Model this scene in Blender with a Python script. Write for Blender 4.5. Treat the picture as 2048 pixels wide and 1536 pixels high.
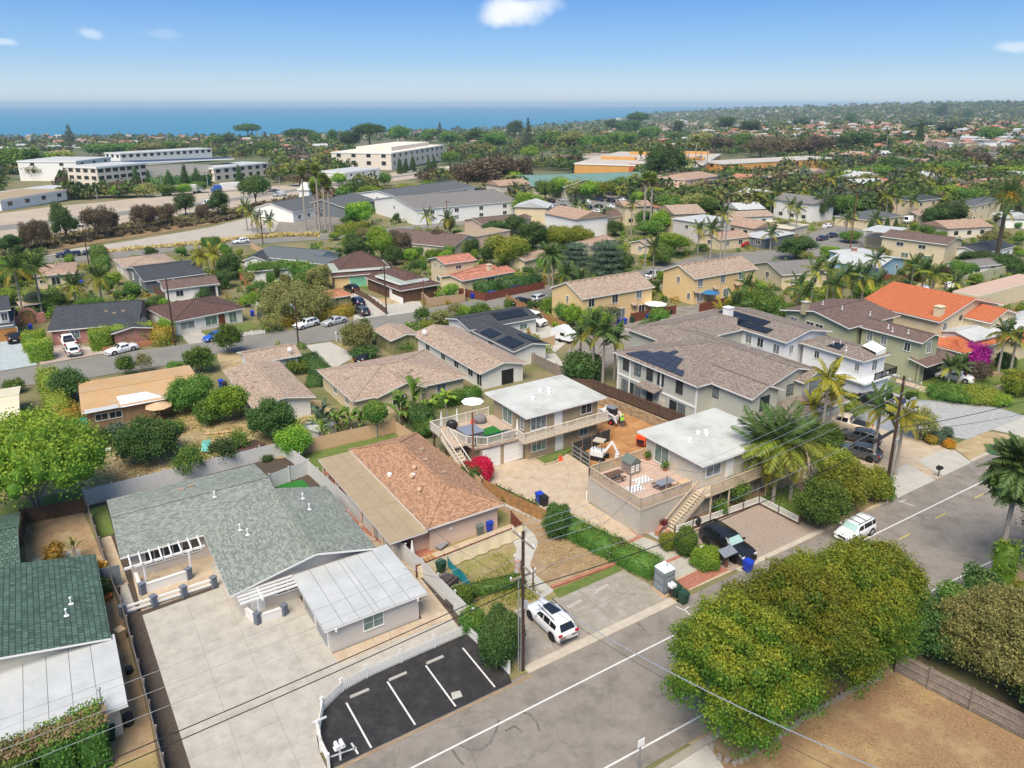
import bpy, math, random
from math import cos,sin,pi,atan2,sqrt,exp
ru=random.uniform
import numpy as np
from mathutils import Vector, Matrix
random.seed(7); RNG=np.random.default_rng(7)
SC=bpy.context.scene
for o in list(bpy.data.objects): bpy.data.objects.remove(o)
COL=bpy.data.collections.new('town'); SC.collection.children.link(COL)
R=math.radians
NO=bpy.data.objects.new; LK=COL.objects.link
def VZ(z): return Vector((0,0,z))
# ---------------- camera
FPX,PX0,PY0,HOR,HC=1490.,1024.,655.,207.,38.
TH=math.atan((PY0-HOR)/FPX)
cd=bpy.data.cameras.new('camera'); cam=NO('camera',cd); SC.collection.objects.link(cam)
cd.sensor_width=36; cd.lens=36*FPX/2048; cd.shift_y=-(768-PY0)/2048
cd.clip_start=.5; cd.clip_end=60000
cam.location=(0,0,HC); cam.rotation_euler=(pi/2-TH,0,0); SC.camera=cam
# ---------------- sky, sun, exposure
SKYK=7.2
SUN_EL,SUN_AZ=R(56),R(196)      # azimuth clockwise from +Y
w=bpy.data.worlds.new('World'); SC.world=w; w.use_nodes=True
nt=w.node_tree; nt.nodes.clear()
def N(t,typ,**k):
    n=t.nodes.new(typ)
    for a,b in k.items():
        if a[0]=='_': n.inputs[int(a[1:])].default_value=b
        else: setattr(n,a,b)
    return n
sky=N(nt,'ShaderNodeTexSky',sky_type='NISHITA',sun_disc=False,sun_elevation=SUN_EL,sun_rotation=SUN_AZ,altitude=50,air_density=1.0,dust_density=.6,ozone_density=3.2)
bg=N(nt,'ShaderNodeBackground'); bg.inputs[1].default_value=.1
out=N(nt,'ShaderNodeOutputWorld')
tc=N(nt,'ShaderNodeTexCoord')
hs=N(nt,'ShaderNodeHueSaturation'); hs.inputs['Saturation'].default_value=1.15; hs.inputs['Value'].default_value=.9
nt.links.new(sky.outputs[0],hs.inputs['Color'])
# the same sky, its colour steadied by elevation (equal all round the compass)
sx=N(nt,'ShaderNodeSeparateXYZ'); nt.links.new(tc.outputs['Generated'],sx.inputs[0])
cr=N(nt,'ShaderNodeValToRGB'); nt.links.new(sx.outputs[2],cr.inputs[0]); CR=cr.color_ramp
for i,(p_,c0) in enumerate([(0,(.6,.71,.8)),(.02,(.54,.7,.86)),(.055,(.3,.55,.88)),(.13,(.1,.32,.82)),(.4,(.15,.31,.62)),(1,(.19,.31,.52))]):
    el_=CR.elements[i] if i<2 else CR.elements.new(p_)
    el_.position=p_; el_.color=c0+(1,)
sc_=N(nt,'ShaderNodeVectorMath',operation='SCALE'); sc_.inputs['Scale'].default_value=SKYK; nt.links.new(cr.outputs[0],sc_.inputs[0])
mx_=N(nt,'ShaderNodeMix',data_type='RGBA'); mx_.inputs[0].default_value=.8; nt.links.new(hs.outputs[0],mx_.inputs[6]); nt.links.new(sc_.outputs[0],mx_.inputs[7])
# clouds: a few small puffs and a faint low band, placed by direction in the sky
def cloud(prev,px,py,rx,ry,amt,seed,col=(7.4,7.5,7.6,1)):
    a=(px-PX0)/FPX; b=-(py-PY0)/FPX
    d=Vector((a,cos(TH)+b*sin(TH),-sin(TH)+b*cos(TH))).normalized()
    mp=N(nt,'ShaderNodeMapping',vector_type='POINT')
    az=atan2(d.x,d.y)
    mp.inputs['Rotation'].default_value=(0,0,az)
    nt.links.new(tc.outputs['Generated'],mp.inputs[0])
    noi=N(nt,'ShaderNodeTexNoise'); noi.inputs['Scale'].default_value=22; noi.inputs['Detail'].default_value=6
    nt.links.new(tc.outputs['Generated'],noi.inputs['Vector'])
    vm=N(nt,'ShaderNodeVectorMath',operation='SUBTRACT'); vm.inputs[1].default_value=(.5,.5,.5); nt.links.new(noi.outputs['Color'],vm.inputs[0])
    v2=N(nt,'ShaderNodeVectorMath',operation='SCALE'); v2.inputs['Scale'].default_value=.03*seed; nt.links.new(vm.outputs[0],v2.inputs[0])
    v3=N(nt,'ShaderNodeVectorMath',operation='ADD'); nt.links.new(v2.outputs[0],v3.inputs[0]); nt.links.new(mp.outputs[0],v3.inputs[1])
    dm=Matrix.Rotation(az,3,'Z')@d
    v4=N(nt,'ShaderNodeVectorMath',operation='SUBTRACT'); v4.inputs[1].default_value=dm; nt.links.new(v3.outputs[0],v4.inputs[0])
    v5=N(nt,'ShaderNodeVectorMath',operation='MULTIPLY'); v5.inputs[1].default_value=(1500/rx,1,1500/ry); nt.links.new(v4.outputs[0],v5.inputs[0])
    ln=N(nt,'ShaderNodeVectorMath',operation='LENGTH'); nt.links.new(v5.outputs[0],ln.inputs[0])
    mr=N(nt,'ShaderNodeMapRange',interpolation_type='SMOOTHSTEP'); mr.inputs[1].default_value=1.; mr.inputs[2].default_value=.25; mr.inputs[3].default_value=0; mr.inputs[4].default_value=amt
    nt.links.new(ln.outputs['Value'],mr.inputs[0])
    mx=N(nt,'ShaderNodeMix',data_type='RGBA'); mx.inputs[7].default_value=col
    nt.links.new(mr.outputs[0],mx.inputs[0]); nt.links.new(prev,mx.inputs[6])
    return mx.outputs[2]
c_=mx_.outputs[2]
for a_ in [(1022,22,78,30,.85,1.3),(1080,14,62,20,.5,1.4),(180,70,24,11,.35,.5),(330,68,40,12,.13,.6),(8,87,24,9,.4,.5),(2030,92,34,12,.42,.5)]: c_=cloud(c_,*a_)
for a_ in [(560,184,420,12,.22,.5),(60,184,200,10,.2,.5),(1250,186,420,11,.14,.5),(1900,180,260,12,.22,.5)]: c_=cloud(c_,*a_,col=(4.6,5.2,5.8,1))
nt.links.new(c_,bg.inputs[0]); nt.links.new(bg.outputs[0],out.inputs[0])
sl=bpy.data.lights.new('sun','SUN'); so=NO('sun',sl); SC.collection.objects.link(so)
sl.energy=4.0; sl.angle=R(38); sl.color=(1,.9,.76)
sd=Vector((sin(SUN_AZ)*cos(SUN_EL),cos(SUN_AZ)*cos(SUN_EL),sin(SUN_EL)))
so.rotation_euler=sd.to_track_quat('Z','Y').to_euler()
vs=SC.view_settings; vs.view_transform='Standard'; vs.look='None'; vs.exposure=.54; vs.gamma=1; vs.use_curve_mapping=False
SC.cycles.use_denoising=True; SC.cycles.max_bounces=6; SC.cycles.diffuse_bounces=3; SC.cycles.glossy_bounces=2
SC.cycles.transmission_bounces=3; SC.cycles.transparent_max_bounces=6; SC.cycles.volume_bounces=0
SC.cycles.sample_clamp_indirect=4
# ---------------- coordinates: pixel of the photograph -> ground, and the street grid (u along the road, v towards the sea)
A0=R(57.4); EU=Vector((sin(A0),cos(A0),0)); EV=Vector((-cos(A0),sin(A0),0))
AZU=atan2(EU.y,EU.x); AZV=atan2(EV.y,EV.x)
def W(u,v,z=0): return Vector((EU.x*u+EV.x*v,EU.y*u+EV.y*v,z))
COAST=[(-9000,1500),(-3000,1500),(-1300,1850),(-600,1950),(0,2550),(441,3800),(1500,6200),(3580,11000),(9000,21000)]
CO=COAST
def tzA(x,y):
    x=np.asarray(x,float); y=np.asarray(y,float)
    c=np.interp(x,[c[0] for c in COAST],[c[1] for c in COAST])
    t=np.clip((y-265)/np.maximum(c-265,1),0,1)
    z=-38*np.clip(t*1.15,0,1)
    z=z-40*np.clip((y-c+60)/160,0,1)
    z=z+np.exp(-(((x-2550)/1150)**2+((y-3900)/1300)**2))*68
    z=z+np.exp(-(((x-1300)/600)**2+((y-4600)/900)**2))*26
    z=z+np.exp(-(((x-700)/300)**2+((y-1250)/500)**2))*14
    return np.where(y<262,0,z)
def tz(x,y):
    if y<262: return 0.
    c=CO[-1][1]
    for (a,b),(d,e) in zip(CO,CO[1:]):
        if x<=d: c=b+(e-b)*(max(x,a)-a)/(d-a); break
    z=-38*min(max(min((y-265)/max(c-265,1),1),0)*1.15,1)-40*min(max((y-c+60)/160,0),1)
    for X,Y,sx,sy,k in ((2550,3900,1150,1300,68),(1300,4600,600,900,26),(700,1250,300,500,14)): z+=exp(-(((x-X)/sx)**2+((y-Y)/sy)**2))*k
    return z
def Gv(px,py,h=0):
    a=(px-PX0)/FPX; b=-(py-PY0)/FPX; d=np.stack([a,cos(TH)+b*sin(TH),-sin(TH)+b*cos(TH)],-1)
    t=np.where(d[:,2]<0,(h-HC)/np.minimum(d[:,2],-1e-4),1e5); near=(d[:,1]*t)<262; T=255/d[:,1]; done=near.copy(); out=np.where(near,t,T)
    for _ in range(420):
        hit=(HC+d[:,2]*T<tzA(d[:,0]*T,d[:,1]*T)+h)&~done; out[hit]=T[hit]*.995; done|=hit
        if done.all(): break
        T=T*1.01
    P=d*out[:,None]; P[:,2]=tzA(P[:,0],P[:,1])+h; return P,out*(d[:,1]*cos(TH)-d[:,2]*sin(TH))
def ray(px,py):
    a=(px-PX0)/FPX; b=-(py-PY0)/FPX
    return Vector((a,cos(TH)+b*sin(TH),-sin(TH)+b*cos(TH)))
def G(px,py,h=0):
    d=ray(px,py)
    t=(h-HC)/d.z if d.z<-1e-4 else 1e5
    p=d*t
    if p.y<262: return Vector((p.x,p.y,h))
    lo,hi=255/d.y,14000/d.y
    t=lo
    step=1.01
    while t<hi:
        if HC+d.z*t<tz(d.x*t,d.y*t)+h: break
        t*=step
    lo=t/step
    for _ in range(18):
        m=(lo+t)/2
        if HC+d.z*m<tz(d.x*m,d.y*m)+h: t=m
        else: lo=m
    return Vector((d.x*t,d.y*t,tz(d.x*t,d.y*t)+h))
def PJ(p):
    v=p-VZ(HC); fw=v.y*cos(TH)-v.z*sin(TH); up=v.y*sin(TH)+v.z*cos(TH)
    return PX0+FPX*v.x/fw, PY0-FPX*up/fw, fw
def UVp(px,py,z=0):
    p=G(px,py,z); return p.dot(EU),p.dot(EV)
def solve_h(base,ytop,hi=60):
    lo=0
    for _ in range(30):
        m=(lo+hi)/2
        if PJ(base+VZ(m))[1]>ytop: lo=m
        else: hi=m
    return (lo+hi)/2
# ---------------- materials
MATS={}
def L_(t,a,b): t.links.new(a,b)
def mat(name,c,c2=None,rough=.8,scale=1.5,detail=5,bump=0,bscale=30,pat=None,pw=.3,ph=.15,mort=.02,mc=None,metal=0,spec=.3,stain=None,sscale=.25,samt=.5,coat=0,contrast=(.35,.65),crack=0):
    if name in MATS: return MATS[name]
    m=bpy.data.materials.new(name); m.use_nodes=True; t=m.node_tree; b=t.nodes['Principled BSDF']
    b.inputs['Roughness'].default_value=rough; b.inputs['Metallic'].default_value=metal
    b.inputs['Specular IOR Level'].default_value=spec; b.inputs['Coat Weight'].default_value=coat
    c=tuple(c)+(1,)
    geo=N(t,'ShaderNodeNewGeometry'); col=None
    if c2:
        n=N(t,'ShaderNodeTexNoise'); n.inputs['Scale'].default_value=scale; n.inputs['Detail'].default_value=detail; n.inputs['Roughness'].default_value=.65
        L_(t,geo.outputs['Position'],n.inputs['Vector'])
        r=N(t,'ShaderNodeMapRange'); r.inputs[1].default_value=contrast[0]; r.inputs[2].default_value=contrast[1]; L_(t,n.outputs[0],r.inputs[0])
        mx=N(t,'ShaderNodeMix',data_type='RGBA'); mx.inputs[6].default_value=c; mx.inputs[7].default_value=tuple(c2)+(1,)
        L_(t,r.outputs[0],mx.inputs[0]); col=mx.outputs[2]
    if stain:
        n=N(t,'ShaderNodeTexNoise'); n.inputs['Scale'].default_value=sscale; n.inputs['Detail'].default_value=7; n.inputs['Roughness'].default_value=.7
        L_(t,geo.outputs['Position'],n.inputs['Vector'])
        r=N(t,'ShaderNodeMapRange'); r.inputs[1].default_value=.48; r.inputs[2].default_value=.66; r.inputs[4].default_value=samt; L_(t,n.outputs[0],r.inputs[0])
        mx=N(t,'ShaderNodeMix',data_type='RGBA'); mx.inputs[7].default_value=tuple(stain)+(1,)
        if col: L_(t,col,mx.inputs[6])
        else: mx.inputs[6].default_value=c
        L_(t,r.outputs[0],mx.inputs[0]); col=mx.outputs[2]
    if crack:
        n=N(t,'ShaderNodeTexNoise'); n.inputs['Scale'].default_value=1.1; n.inputs['Detail'].default_value=5; L_(t,geo.outputs['Position'],n.inputs['Vector'])
        va=N(t,'ShaderNodeVectorMath',operation='ADD'); L_(t,geo.outputs['Position'],va.inputs[0]); L_(t,n.outputs['Color'],va.inputs[1])
        vo=N(t,'ShaderNodeTexVoronoi',feature='DISTANCE_TO_EDGE'); vo.inputs['Scale'].default_value=crack; L_(t,va.outputs[0],vo.inputs['Vector'])
        r=N(t,'ShaderNodeMapRange'); r.inputs[1].default_value=.002; r.inputs[2].default_value=.007; r.inputs[3].default_value=.28; r.inputs[4].default_value=0; L_(t,vo.outputs['Distance'],r.inputs[0])
        mx=N(t,'ShaderNodeMix',data_type='RGBA'); mx.inputs[7].default_value=(.05,.045,.04,1); L_(t,r.outputs[0],mx.inputs[0]); L_(t,col,mx.inputs[6]); col=mx.outputs[2]
    hgt=None
    if pat in('brick','siding'):
        uv=N(t,'ShaderNodeUVMap'); br=N(t,'ShaderNodeTexBrick')
        br.inputs['Scale'].default_value=1; br.inputs['Brick Width'].default_value=pw; br.inputs['Row Height'].default_value=ph
        br.inputs['Mortar Size'].default_value=mort; br.inputs['Mortar Smooth'].default_value=.3
        br.inputs['Color1'].default_value=(.62,.62,.62,1); br.inputs['Color2'].default_value=(1.15,1.15,1.15,1); br.inputs['Mortar'].default_value=(.35,.35,.35,1) if mc is None else tuple(mc)+(1,)
        if pat=='siding': br.inputs['Color1'].default_value=br.inputs['Color2'].default_value=(1,1,1,1); br.inputs['Mortar'].default_value=(.6,.6,.6,1)
        L_(t,uv.outputs[0],br.inputs['Vector'])
        mu=N(t,'ShaderNodeMix',data_type='RGBA',blend_type='MULTIPLY'); mu.inputs[0].default_value=1
        if col: L_(t,col,mu.inputs[6])
        else: mu.inputs[6].default_value=c
        L_(t,br.outputs['Color'],mu.inputs[7]); col=mu.outputs[2]; hgt=br.outputs['Fac']
    if col: L_(t,col,b.inputs['Base Color'])
    else: b.inputs['Base Color'].default_value=c
    if bump or hgt:
        bp=N(t,'ShaderNodeBump'); bp.inputs['Distance'].default_value=.02
        if hgt: bp.inputs['Strength'].default_value=.5; bp.invert=True; L_(t,hgt,bp.inputs['Height'])
        else:
            n=N(t,'ShaderNodeTexNoise'); n.inputs['Scale'].default_value=bscale; n.inputs['Detail'].default_value=4; L_(t,geo.outputs['Position'],n.inputs['Vector'])
            bp.inputs['Strength'].default_value=bump; L_(t,n.outputs[0],bp.inputs['Height'])
        L_(t,bp.outputs[0],b.inputs['Normal'])
    MATS[name]=m; return m
def leafmat(name,c1,c2,tip,tipamt=1.,trans=.25):
    if name in MATS: return MATS[name]
    m=bpy.data.materials.new(name); m.use_nodes=True; t=m.node_tree; b=t.nodes['Principled BSDF']
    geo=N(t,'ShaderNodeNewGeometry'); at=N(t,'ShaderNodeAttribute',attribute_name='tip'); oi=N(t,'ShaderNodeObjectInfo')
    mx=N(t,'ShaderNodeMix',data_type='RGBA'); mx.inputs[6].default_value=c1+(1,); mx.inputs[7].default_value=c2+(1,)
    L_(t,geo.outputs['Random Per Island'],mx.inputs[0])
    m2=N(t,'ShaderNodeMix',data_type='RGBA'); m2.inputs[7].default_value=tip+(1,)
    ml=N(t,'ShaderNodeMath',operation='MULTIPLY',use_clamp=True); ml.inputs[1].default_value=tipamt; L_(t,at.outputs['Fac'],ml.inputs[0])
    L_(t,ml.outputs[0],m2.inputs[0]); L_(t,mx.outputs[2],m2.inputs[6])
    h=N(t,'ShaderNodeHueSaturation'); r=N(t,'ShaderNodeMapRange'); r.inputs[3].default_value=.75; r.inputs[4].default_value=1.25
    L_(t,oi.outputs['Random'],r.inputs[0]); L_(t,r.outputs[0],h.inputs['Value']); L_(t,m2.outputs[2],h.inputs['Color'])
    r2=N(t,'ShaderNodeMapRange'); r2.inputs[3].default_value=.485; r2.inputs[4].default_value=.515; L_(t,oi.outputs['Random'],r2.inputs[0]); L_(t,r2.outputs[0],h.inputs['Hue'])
    L_(t,h.outputs[0],b.inputs['Base Color']); b.inputs['Roughness'].default_value=.55; b.inputs['Specular IOR Level'].default_value=.25
    if trans:
        tr=N(t,'ShaderNodeBsdfTranslucent'); L_(t,h.outputs[0],tr.inputs['Color']); ms=N(t,'ShaderNodeMixShader'); ms.inputs[0].default_value=trans
        L_(t,b.outputs[0],ms.inputs[1]); L_(t,tr.outputs[0],ms.inputs[2]); L_(t,ms.outputs[0],t.nodes['Material Output'].inputs[0])
    MATS[name]=m; return m
# ---------------- mesh builder
class MB:
    def __init__(s): s.v=[]; s.f=[]; s.m=[]
    def add(s,vs,fs,m=0):
        k=len(s.v); s.v+= [tuple(p) for p in vs]
        for f in fs: s.f.append(tuple(i+k for i in f)); s.m.append(m)
        return s
    def quad(s,a,b,c,d,m=0): return s.add([a,b,c,d],[(0,1,2,3)],m)
    def box(s,o,ex,ey,lx,ly,lz,m=0):   # o = min corner, ex/ey unit axes
        o=Vector(o); X=Vector(ex)*lx; Y=Vector(ey)*ly; Z=VZ(lz)
        return s.add([o,o+X,o+X+Y,o+Y,o+Z,o+X+Z,o+X+Y+Z,o+Y+Z],[(0,3,2,1),(4,5,6,7),(0,1,5,4),(1,2,6,5),(2,3,7,6),(3,0,4,7)],m)
    def cbox(s,c,size,rot=0,m=0):
        ex=Vector((cos(rot),sin(rot),0)); ey=Vector((-sin(rot),cos(rot),0)); c=Vector(c)
        return s.box(c-ex*size[0]/2-ey*size[1]/2-VZ(size[2]/2),ex,ey,*size,m)
    def beam(s,a,b,w,h,m=0):
        a=Vector(a); b=Vector(b); d=(b-a).normalized(); sd=d.cross(VZ(1))
        sd=sd.normalized() if sd.length>1e-3 else Vector((1,0,0)); up=sd.cross(d).normalized()
        q=[p+sd*i*w/2+up*j*h/2 for p in (a,b) for i,j in ((-1,-1),(1,-1),(1,1),(-1,1))]
        return s.add(q,[(3,2,1,0),(4,5,6,7),(0,1,5,4),(1,2,6,5),(2,3,7,6),(3,0,4,7)],m)
    def tube(s,pts,rs,n=6,m=0,cap=True):
        pts=[Vector(p) for p in pts]; k=len(s.v)
        if not hasattr(rs,'__len__'): rs=[rs]*len(pts)
        for i,p in enumerate(pts):
            d=(pts[min(i+1,len(pts)-1)]-pts[max(i-1,0)]).normalized()
            a=d.cross(VZ(1)); a=a.normalized() if a.length>.05 else d.cross(Vector((1,0,0))).normalized(); b=d.cross(a)
            for j in range(n):
                t=2*pi*j/n; s.v.append(tuple(p+(a*cos(t)+b*sin(t))*rs[i]))
        for i in range(len(pts)-1):
            for j in range(n):
                s.f.append((k+i*n+j,k+i*n+(j+1)%n,k+(i+1)*n+(j+1)%n,k+(i+1)*n+j)); s.m.append(m)
        if cap:
            s.f.append(tuple(k+j for j in range(n))[::-1]); s.m.append(m)
            s.f.append(tuple(k+(len(pts)-1)*n+j for j in range(n))); s.m.append(m)
        return s
    def cyl(s,c,r,h,n=10,m=0,r2=None): return s.tube([c,Vector(c)+VZ(h)],[r,r if r2 is None else r2],n,m)
    def ball(s,c,r,n=8,k=5,m=0):
        rx,ry,rz=r if hasattr(r,'__len__') else (r,r,r); c=Vector(c); b=len(s.v)
        for i in range(1,k):
            t=pi*i/k
            for j in range(n):
                p=2*pi*j/n; s.v.append((c.x+rx*sin(t)*cos(p),c.y+ry*sin(t)*sin(p),c.z+rz*cos(t)))
        s.v.append((c.x,c.y,c.z+rz)); s.v.append((c.x,c.y,c.z-rz)); T=len(s.v)-2
        for i in range(k-2):
            for j in range(n): s.f.append((b+i*n+j,b+(i+1)*n+j,b+(i+1)*n+(j+1)%n,b+i*n+(j+1)%n)); s.m.append(m)
        for j in range(n):
            s.f.append((T,b+j,b+(j+1)%n)); s.m.append(m); s.f.append((T+1,b+(k-2)*n+(j+1)%n,b+(k-2)*n+j)); s.m.append(m)
        return s
    def prism(s,poly,z0,z1,m=0):
        n=len(poly)
        ar=sum(poly[i][0]*poly[(i+1)%n][1]-poly[(i+1)%n][0]*poly[i][1] for i in range(n))
        if ar<0: poly=poly[::-1]
        vs=[(p[0],p[1],z0) for p in poly]+[(p[0],p[1],z1) for p in poly]
        return s.add(vs,[tuple(range(n,2*n)),tuple(range(n))[::-1]]+[(i,(i+1)%n,n+(i+1)%n,n+i) for i in range(n)],m)
    def mesh(s,name,mats,off=None,smooth=False):
        me=bpy.data.meshes.new(name); v=np.array(s.v,float).reshape(-1,3)
        vw=v.copy()
        if off is not None: v=v-np.array(off)
        me.from_pydata(v.tolist(),[],s.f)
        for m in (mats if isinstance(mats,(list,tuple)) else [mats]): me.materials.append(m)
        if any(s.m): me.polygons.foreach_set('material_index',s.m)
        if smooth: me.polygons.foreach_set('use_smooth',[True]*len(s.f))
        me.update(); autouv(me,vw)
        return me
def autouv(me,vw):
    n=len(me.polygons)
    if not n: return
    nr=np.empty(n*3); me.polygons.foreach_get('normal',nr); nr=nr.reshape(-1,3)
    ls=np.empty(n,int); me.polygons.foreach_get('loop_total',ls)
    vi=np.empty(len(me.loops),int); me.loops.foreach_get('vertex_index',vi)
    u=np.cross([0,0,1.],nr); l=np.linalg.norm(u,axis=1); flat=l<.02
    u[flat]=EU[:]; l[flat]=1; u/=l[:,None]; vv=np.cross(nr,u)
    U=np.repeat(u,ls,axis=0); V=np.repeat(vv,ls,axis=0); P=vw[vi]
    uv=np.stack([(P*U).sum(1),(P*V).sum(1)],1).ravel()
    me.uv_layers.new(name='UVMap').data.foreach_set('uv',uv)
# ---------------- things, parts, copies
def T(o,label,cat,group=None):
    o['label']=label; o['category']=cat
    if group: o['group']=group
    return o
def thing(name,label,cat,loc=(0,0,0),rz=0,group=None):
    o=NO(name,None); LK(o); o.location=loc; o.rotation_euler=(0,0,rz); o.empty_display_size=.3
    return T(o,label,cat,group)
def part(name,mb,mats,parent,local=False,smooth=False,kind=None,label=None):
    off=None if (parent is None or local) else wloc(parent)
    me=mb if isinstance(mb,bpy.types.Mesh) else mb.mesh(name,mats,off,smooth)
    o=NO(name,me); LK(o); o.parent=parent
    if kind: o['kind']=kind
    if label: o['label']=label
    return o
def pl(*a,**k): return part(*a,local=True,**k)
def wloc(o):
    l=VZ(0)
    while o is not None: l+=Vector(o.location); o=o.parent
    return l
def single(name,mb,mats,label,cat,group=None,smooth=False,base=None):
    if base is None:
        a=np.array(mb.v); base=(float(a[:,0].mean()),float(a[:,1].mean()),float(a[:,2].min()))
    o=NO(name,mb.mesh(name,mats,base,smooth)); LK(o); o.location=base
    return T(o,label,cat,group)
def struct(name,mb,mats,parent=None,kind='structure'):
    o=NO(name,mb.mesh(name,mats)); LK(o)
    if parent: o.parent=parent
    else: o['kind']=kind
    return o
LM=[]   # landmarks for wording labels: (phrase, x, y)
# ================= palette
M_=mat
asphalt=M_('asphalt',(.215,.188,.16),(.265,.236,.202),.9,.6,8,.4,60,stain=(.13,.115,.1),sscale=.5,samt=.6,crack=.22)
asphalt_far=M_('asphalt_grey',(.19,.18,.16),(.225,.215,.19),.9,.3,8)
blacktop=M_('fresh_blacktop',(.022,.021,.022),(.035,.033,.033),.8,3,9,.4,60,stain=(.07,.064,.06),sscale=1.1,samt=.5)
conc=M_('pale_concrete',(.46,.43,.37),(.38,.355,.31),.85,.9,9,.15,40,stain=(.3,.275,.235),sscale=.7,samt=.6)
conc2=M_('white_concrete',(.47,.45,.4),(.4,.38,.33),.85,.8,8,.1,40)
conc_tan=M_('worn_tan_concrete',(.5,.4,.29),(.4,.31,.215),.9,1.1,9,.2,40,stain=(.5,.46,.4),sscale=.7,samt=.35,crack=.12)
conc_lot=M_('weathered_lot_concrete',(.34,.3,.25),(.27,.235,.19),.9,1.5,10,.3,40,stain=(.43,.4,.36),sscale=.8,samt=.55,crack=.2)
joint=M_('joint_earth',(.16,.14,.12),rough=.95)
kerbm=M_('kerb_concrete',(.52,.46,.37),(.4,.35,.28),.9,1.2,8,.2,40)
dirt=M_('dry_earth',(.34,.235,.14),(.25,.17,.095),1,.8,9,.5,20,stain=(.40,.33,.2),sscale=.5,samt=.6)
dirt_or=M_('orange_dug_earth',(.42,.215,.085),(.3,.14,.05),1,.5,9,1,8,stain=(.5,.3,.15),sscale=.7,samt=.6)
mulch=M_('dark_mulch',(.055,.04,.032),(.1,.078,.06),1,9,8,1,25)
gravel=M_('pinkish_gravel',(.42,.33,.26),(.26,.21,.175),1,9,10,.8,30,stain=(.3,.27,.25),sscale=.5,samt=.5)
turf=M_('artificial_turf',(.02,.14,.018),(.03,.17,.03),.9,20,4,.6,80)
lawn=M_('lawn_green',(.085,.14,.03),(.14,.18,.04),1,2,8,.8,40,stain=(.2,.19,.07),sscale=.6,samt=.5)
lawn_dry=M_('patchy_lawn',(.34,.27,.13),(.26,.2,.09),1,.9,9,.8,30,stain=(.15,.19,.035),sscale=.33,samt=.75)
straw=M_('straw_ground',(.44,.35,.2),(.33,.25,.13),1,.7,9,.8,20,stain=(.27,.18,.1),sscale=.35,samt=.6)
fieldb=M_('brown_field',(.34,.215,.115),(.19,.115,.065),1,5,12,.9,18,stain=(.42,.32,.16),sscale=.35,samt=.6,contrast=(.25,.75))
scrub=M_('scrub_ground',(.23,.19,.1),(.12,.135,.05),1,.12,8,.8,4,stain=(.25,.2,.13),sscale=.05,samt=.5)
hillm=M_('hill_scrub',(.09,.125,.05),(.17,.15,.085),1,.02,8,0,stain=(.06,.085,.035),sscale=.012,samt=.8)
white=M_('white_paint',(.78,.77,.74),rough=.6)
whitew=M_('white_stucco',(.74,.73,.7),(.68,.67,.63),.85,2,6,.2,60)
cream=M_('cream_stucco',(.66,.56,.38),(.6,.5,.33),.85,.8,6,.2,60)
yell=M_('warm_yellow_stucco',(.74,.53,.27),(.7,.5,.25),.85,.6,6,.2,60)
pinkw=M_('peach_pink_stucco',(.62,.47,.38),(.58,.43,.345),.85,.8,6,.2,60)
rosew=M_('rose_stucco',(.42,.2,.17),(.38,.18,.15),.85,1,6,.2,60)
greyw=M_('grey_beige_stucco',(.55,.51,.47),(.52,.48,.44),.85,.7,6,.2,60)
tanw=M_('tan_stucco',(.38,.3,.2),(.35,.275,.18),.85,.7,6,.2,60)
beigew=M_('beige_stucco',(.6,.55,.45),(.56,.51,.41),.85,.7,6,.2,60)
sage=M_('sage_siding',(.44,.45,.3),(.41,.42,.28),.8,2,5,pat='siding',pw=900,ph=.2,mort=.02)
greig=M_('grey_green_siding',(.52,.52,.45),(.49,.49,.42),.8,2,5,pat='siding',pw=900,ph=.2,mort=.016)
whites=M_('white_shingle_siding',(.78,.79,.8),(.74,.75,.76),.75,2,5,pat='siding',pw=900,ph=.22,mort=.018)
bluew=M_('light_blue_stucco',(.33,.52,.6),(.3,.48,.56),.8,1,5)
slatew=M_('slate_grey_siding',(.16,.18,.2),(.14,.16,.18),.8,1,5,pat='siding',pw=900,ph=.2)
brownw=M_('brown_wood_wall',(.17,.09,.055),(.13,.07,.04),.8,2,6,pat='brick',pw=.2,ph=40,mort=.01)
olivew=M_('olive_wood_panel',(.3,.29,.13),(.26,.25,.11),.8,2,6,pat='brick',pw=.6,ph=40,mort=.012)
def shin(n,c,c2,**k): return M_(n,c,c2,.95,7,6,pat='brick',pw=k.pop('pw',.33),ph=k.pop('ph',.15),mort=.012,**k)
sh_grey=shin('grey_green_shingles',(.33,.36,.31),(.21,.235,.205),stain=(.37,.39,.34),sscale=.4,samt=.4)
sh_brown=shin('mottled_brown_shingles',(.52,.29,.165),(.34,.185,.11),stain=(.52,.37,.26),sscale=3,samt=.5)
sh_tan=shin('tan_shingles',(.5,.375,.285),(.38,.28,.21),stain=(.54,.44,.36),sscale=2,samt=.3)
sh_dgrey=shin('brown_grey_shingles',(.34,.275,.23),(.2,.165,.14),stain=(.38,.32,.28),sscale=3,samt=.4)
sh_dk=shin('charcoal_shingles',(.055,.06,.07),(.085,.09,.1))
sh_mar=shin('maroon_brown_shingles',(.16,.09,.075),(.1,.06,.05))
sh_choc=shin('chocolate_shingles',(.22,.15,.125),(.15,.1,.085))
sh_pinktan=shin('pink_tan_roof',(.5,.34,.25),(.42,.28,.2))
green_t=M_('green_concrete_tile',(.1,.165,.125),(.068,.115,.09),.75,3,6,pat='brick',pw=.34,ph=.36,mort=.035,stain=(.1,.19,.15),sscale=.6,samt=.4)
peach_t=M_('peach_clay_tile',(.62,.27,.18),(.5,.2,.13),.8,2,6,pat='brick',pw=.3,ph=.4,mort=.03)
orange_t=M_('orange_clay_tile',(.52,.17,.075),(.38,.11,.045),.75,4,6,.3,20)
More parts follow.
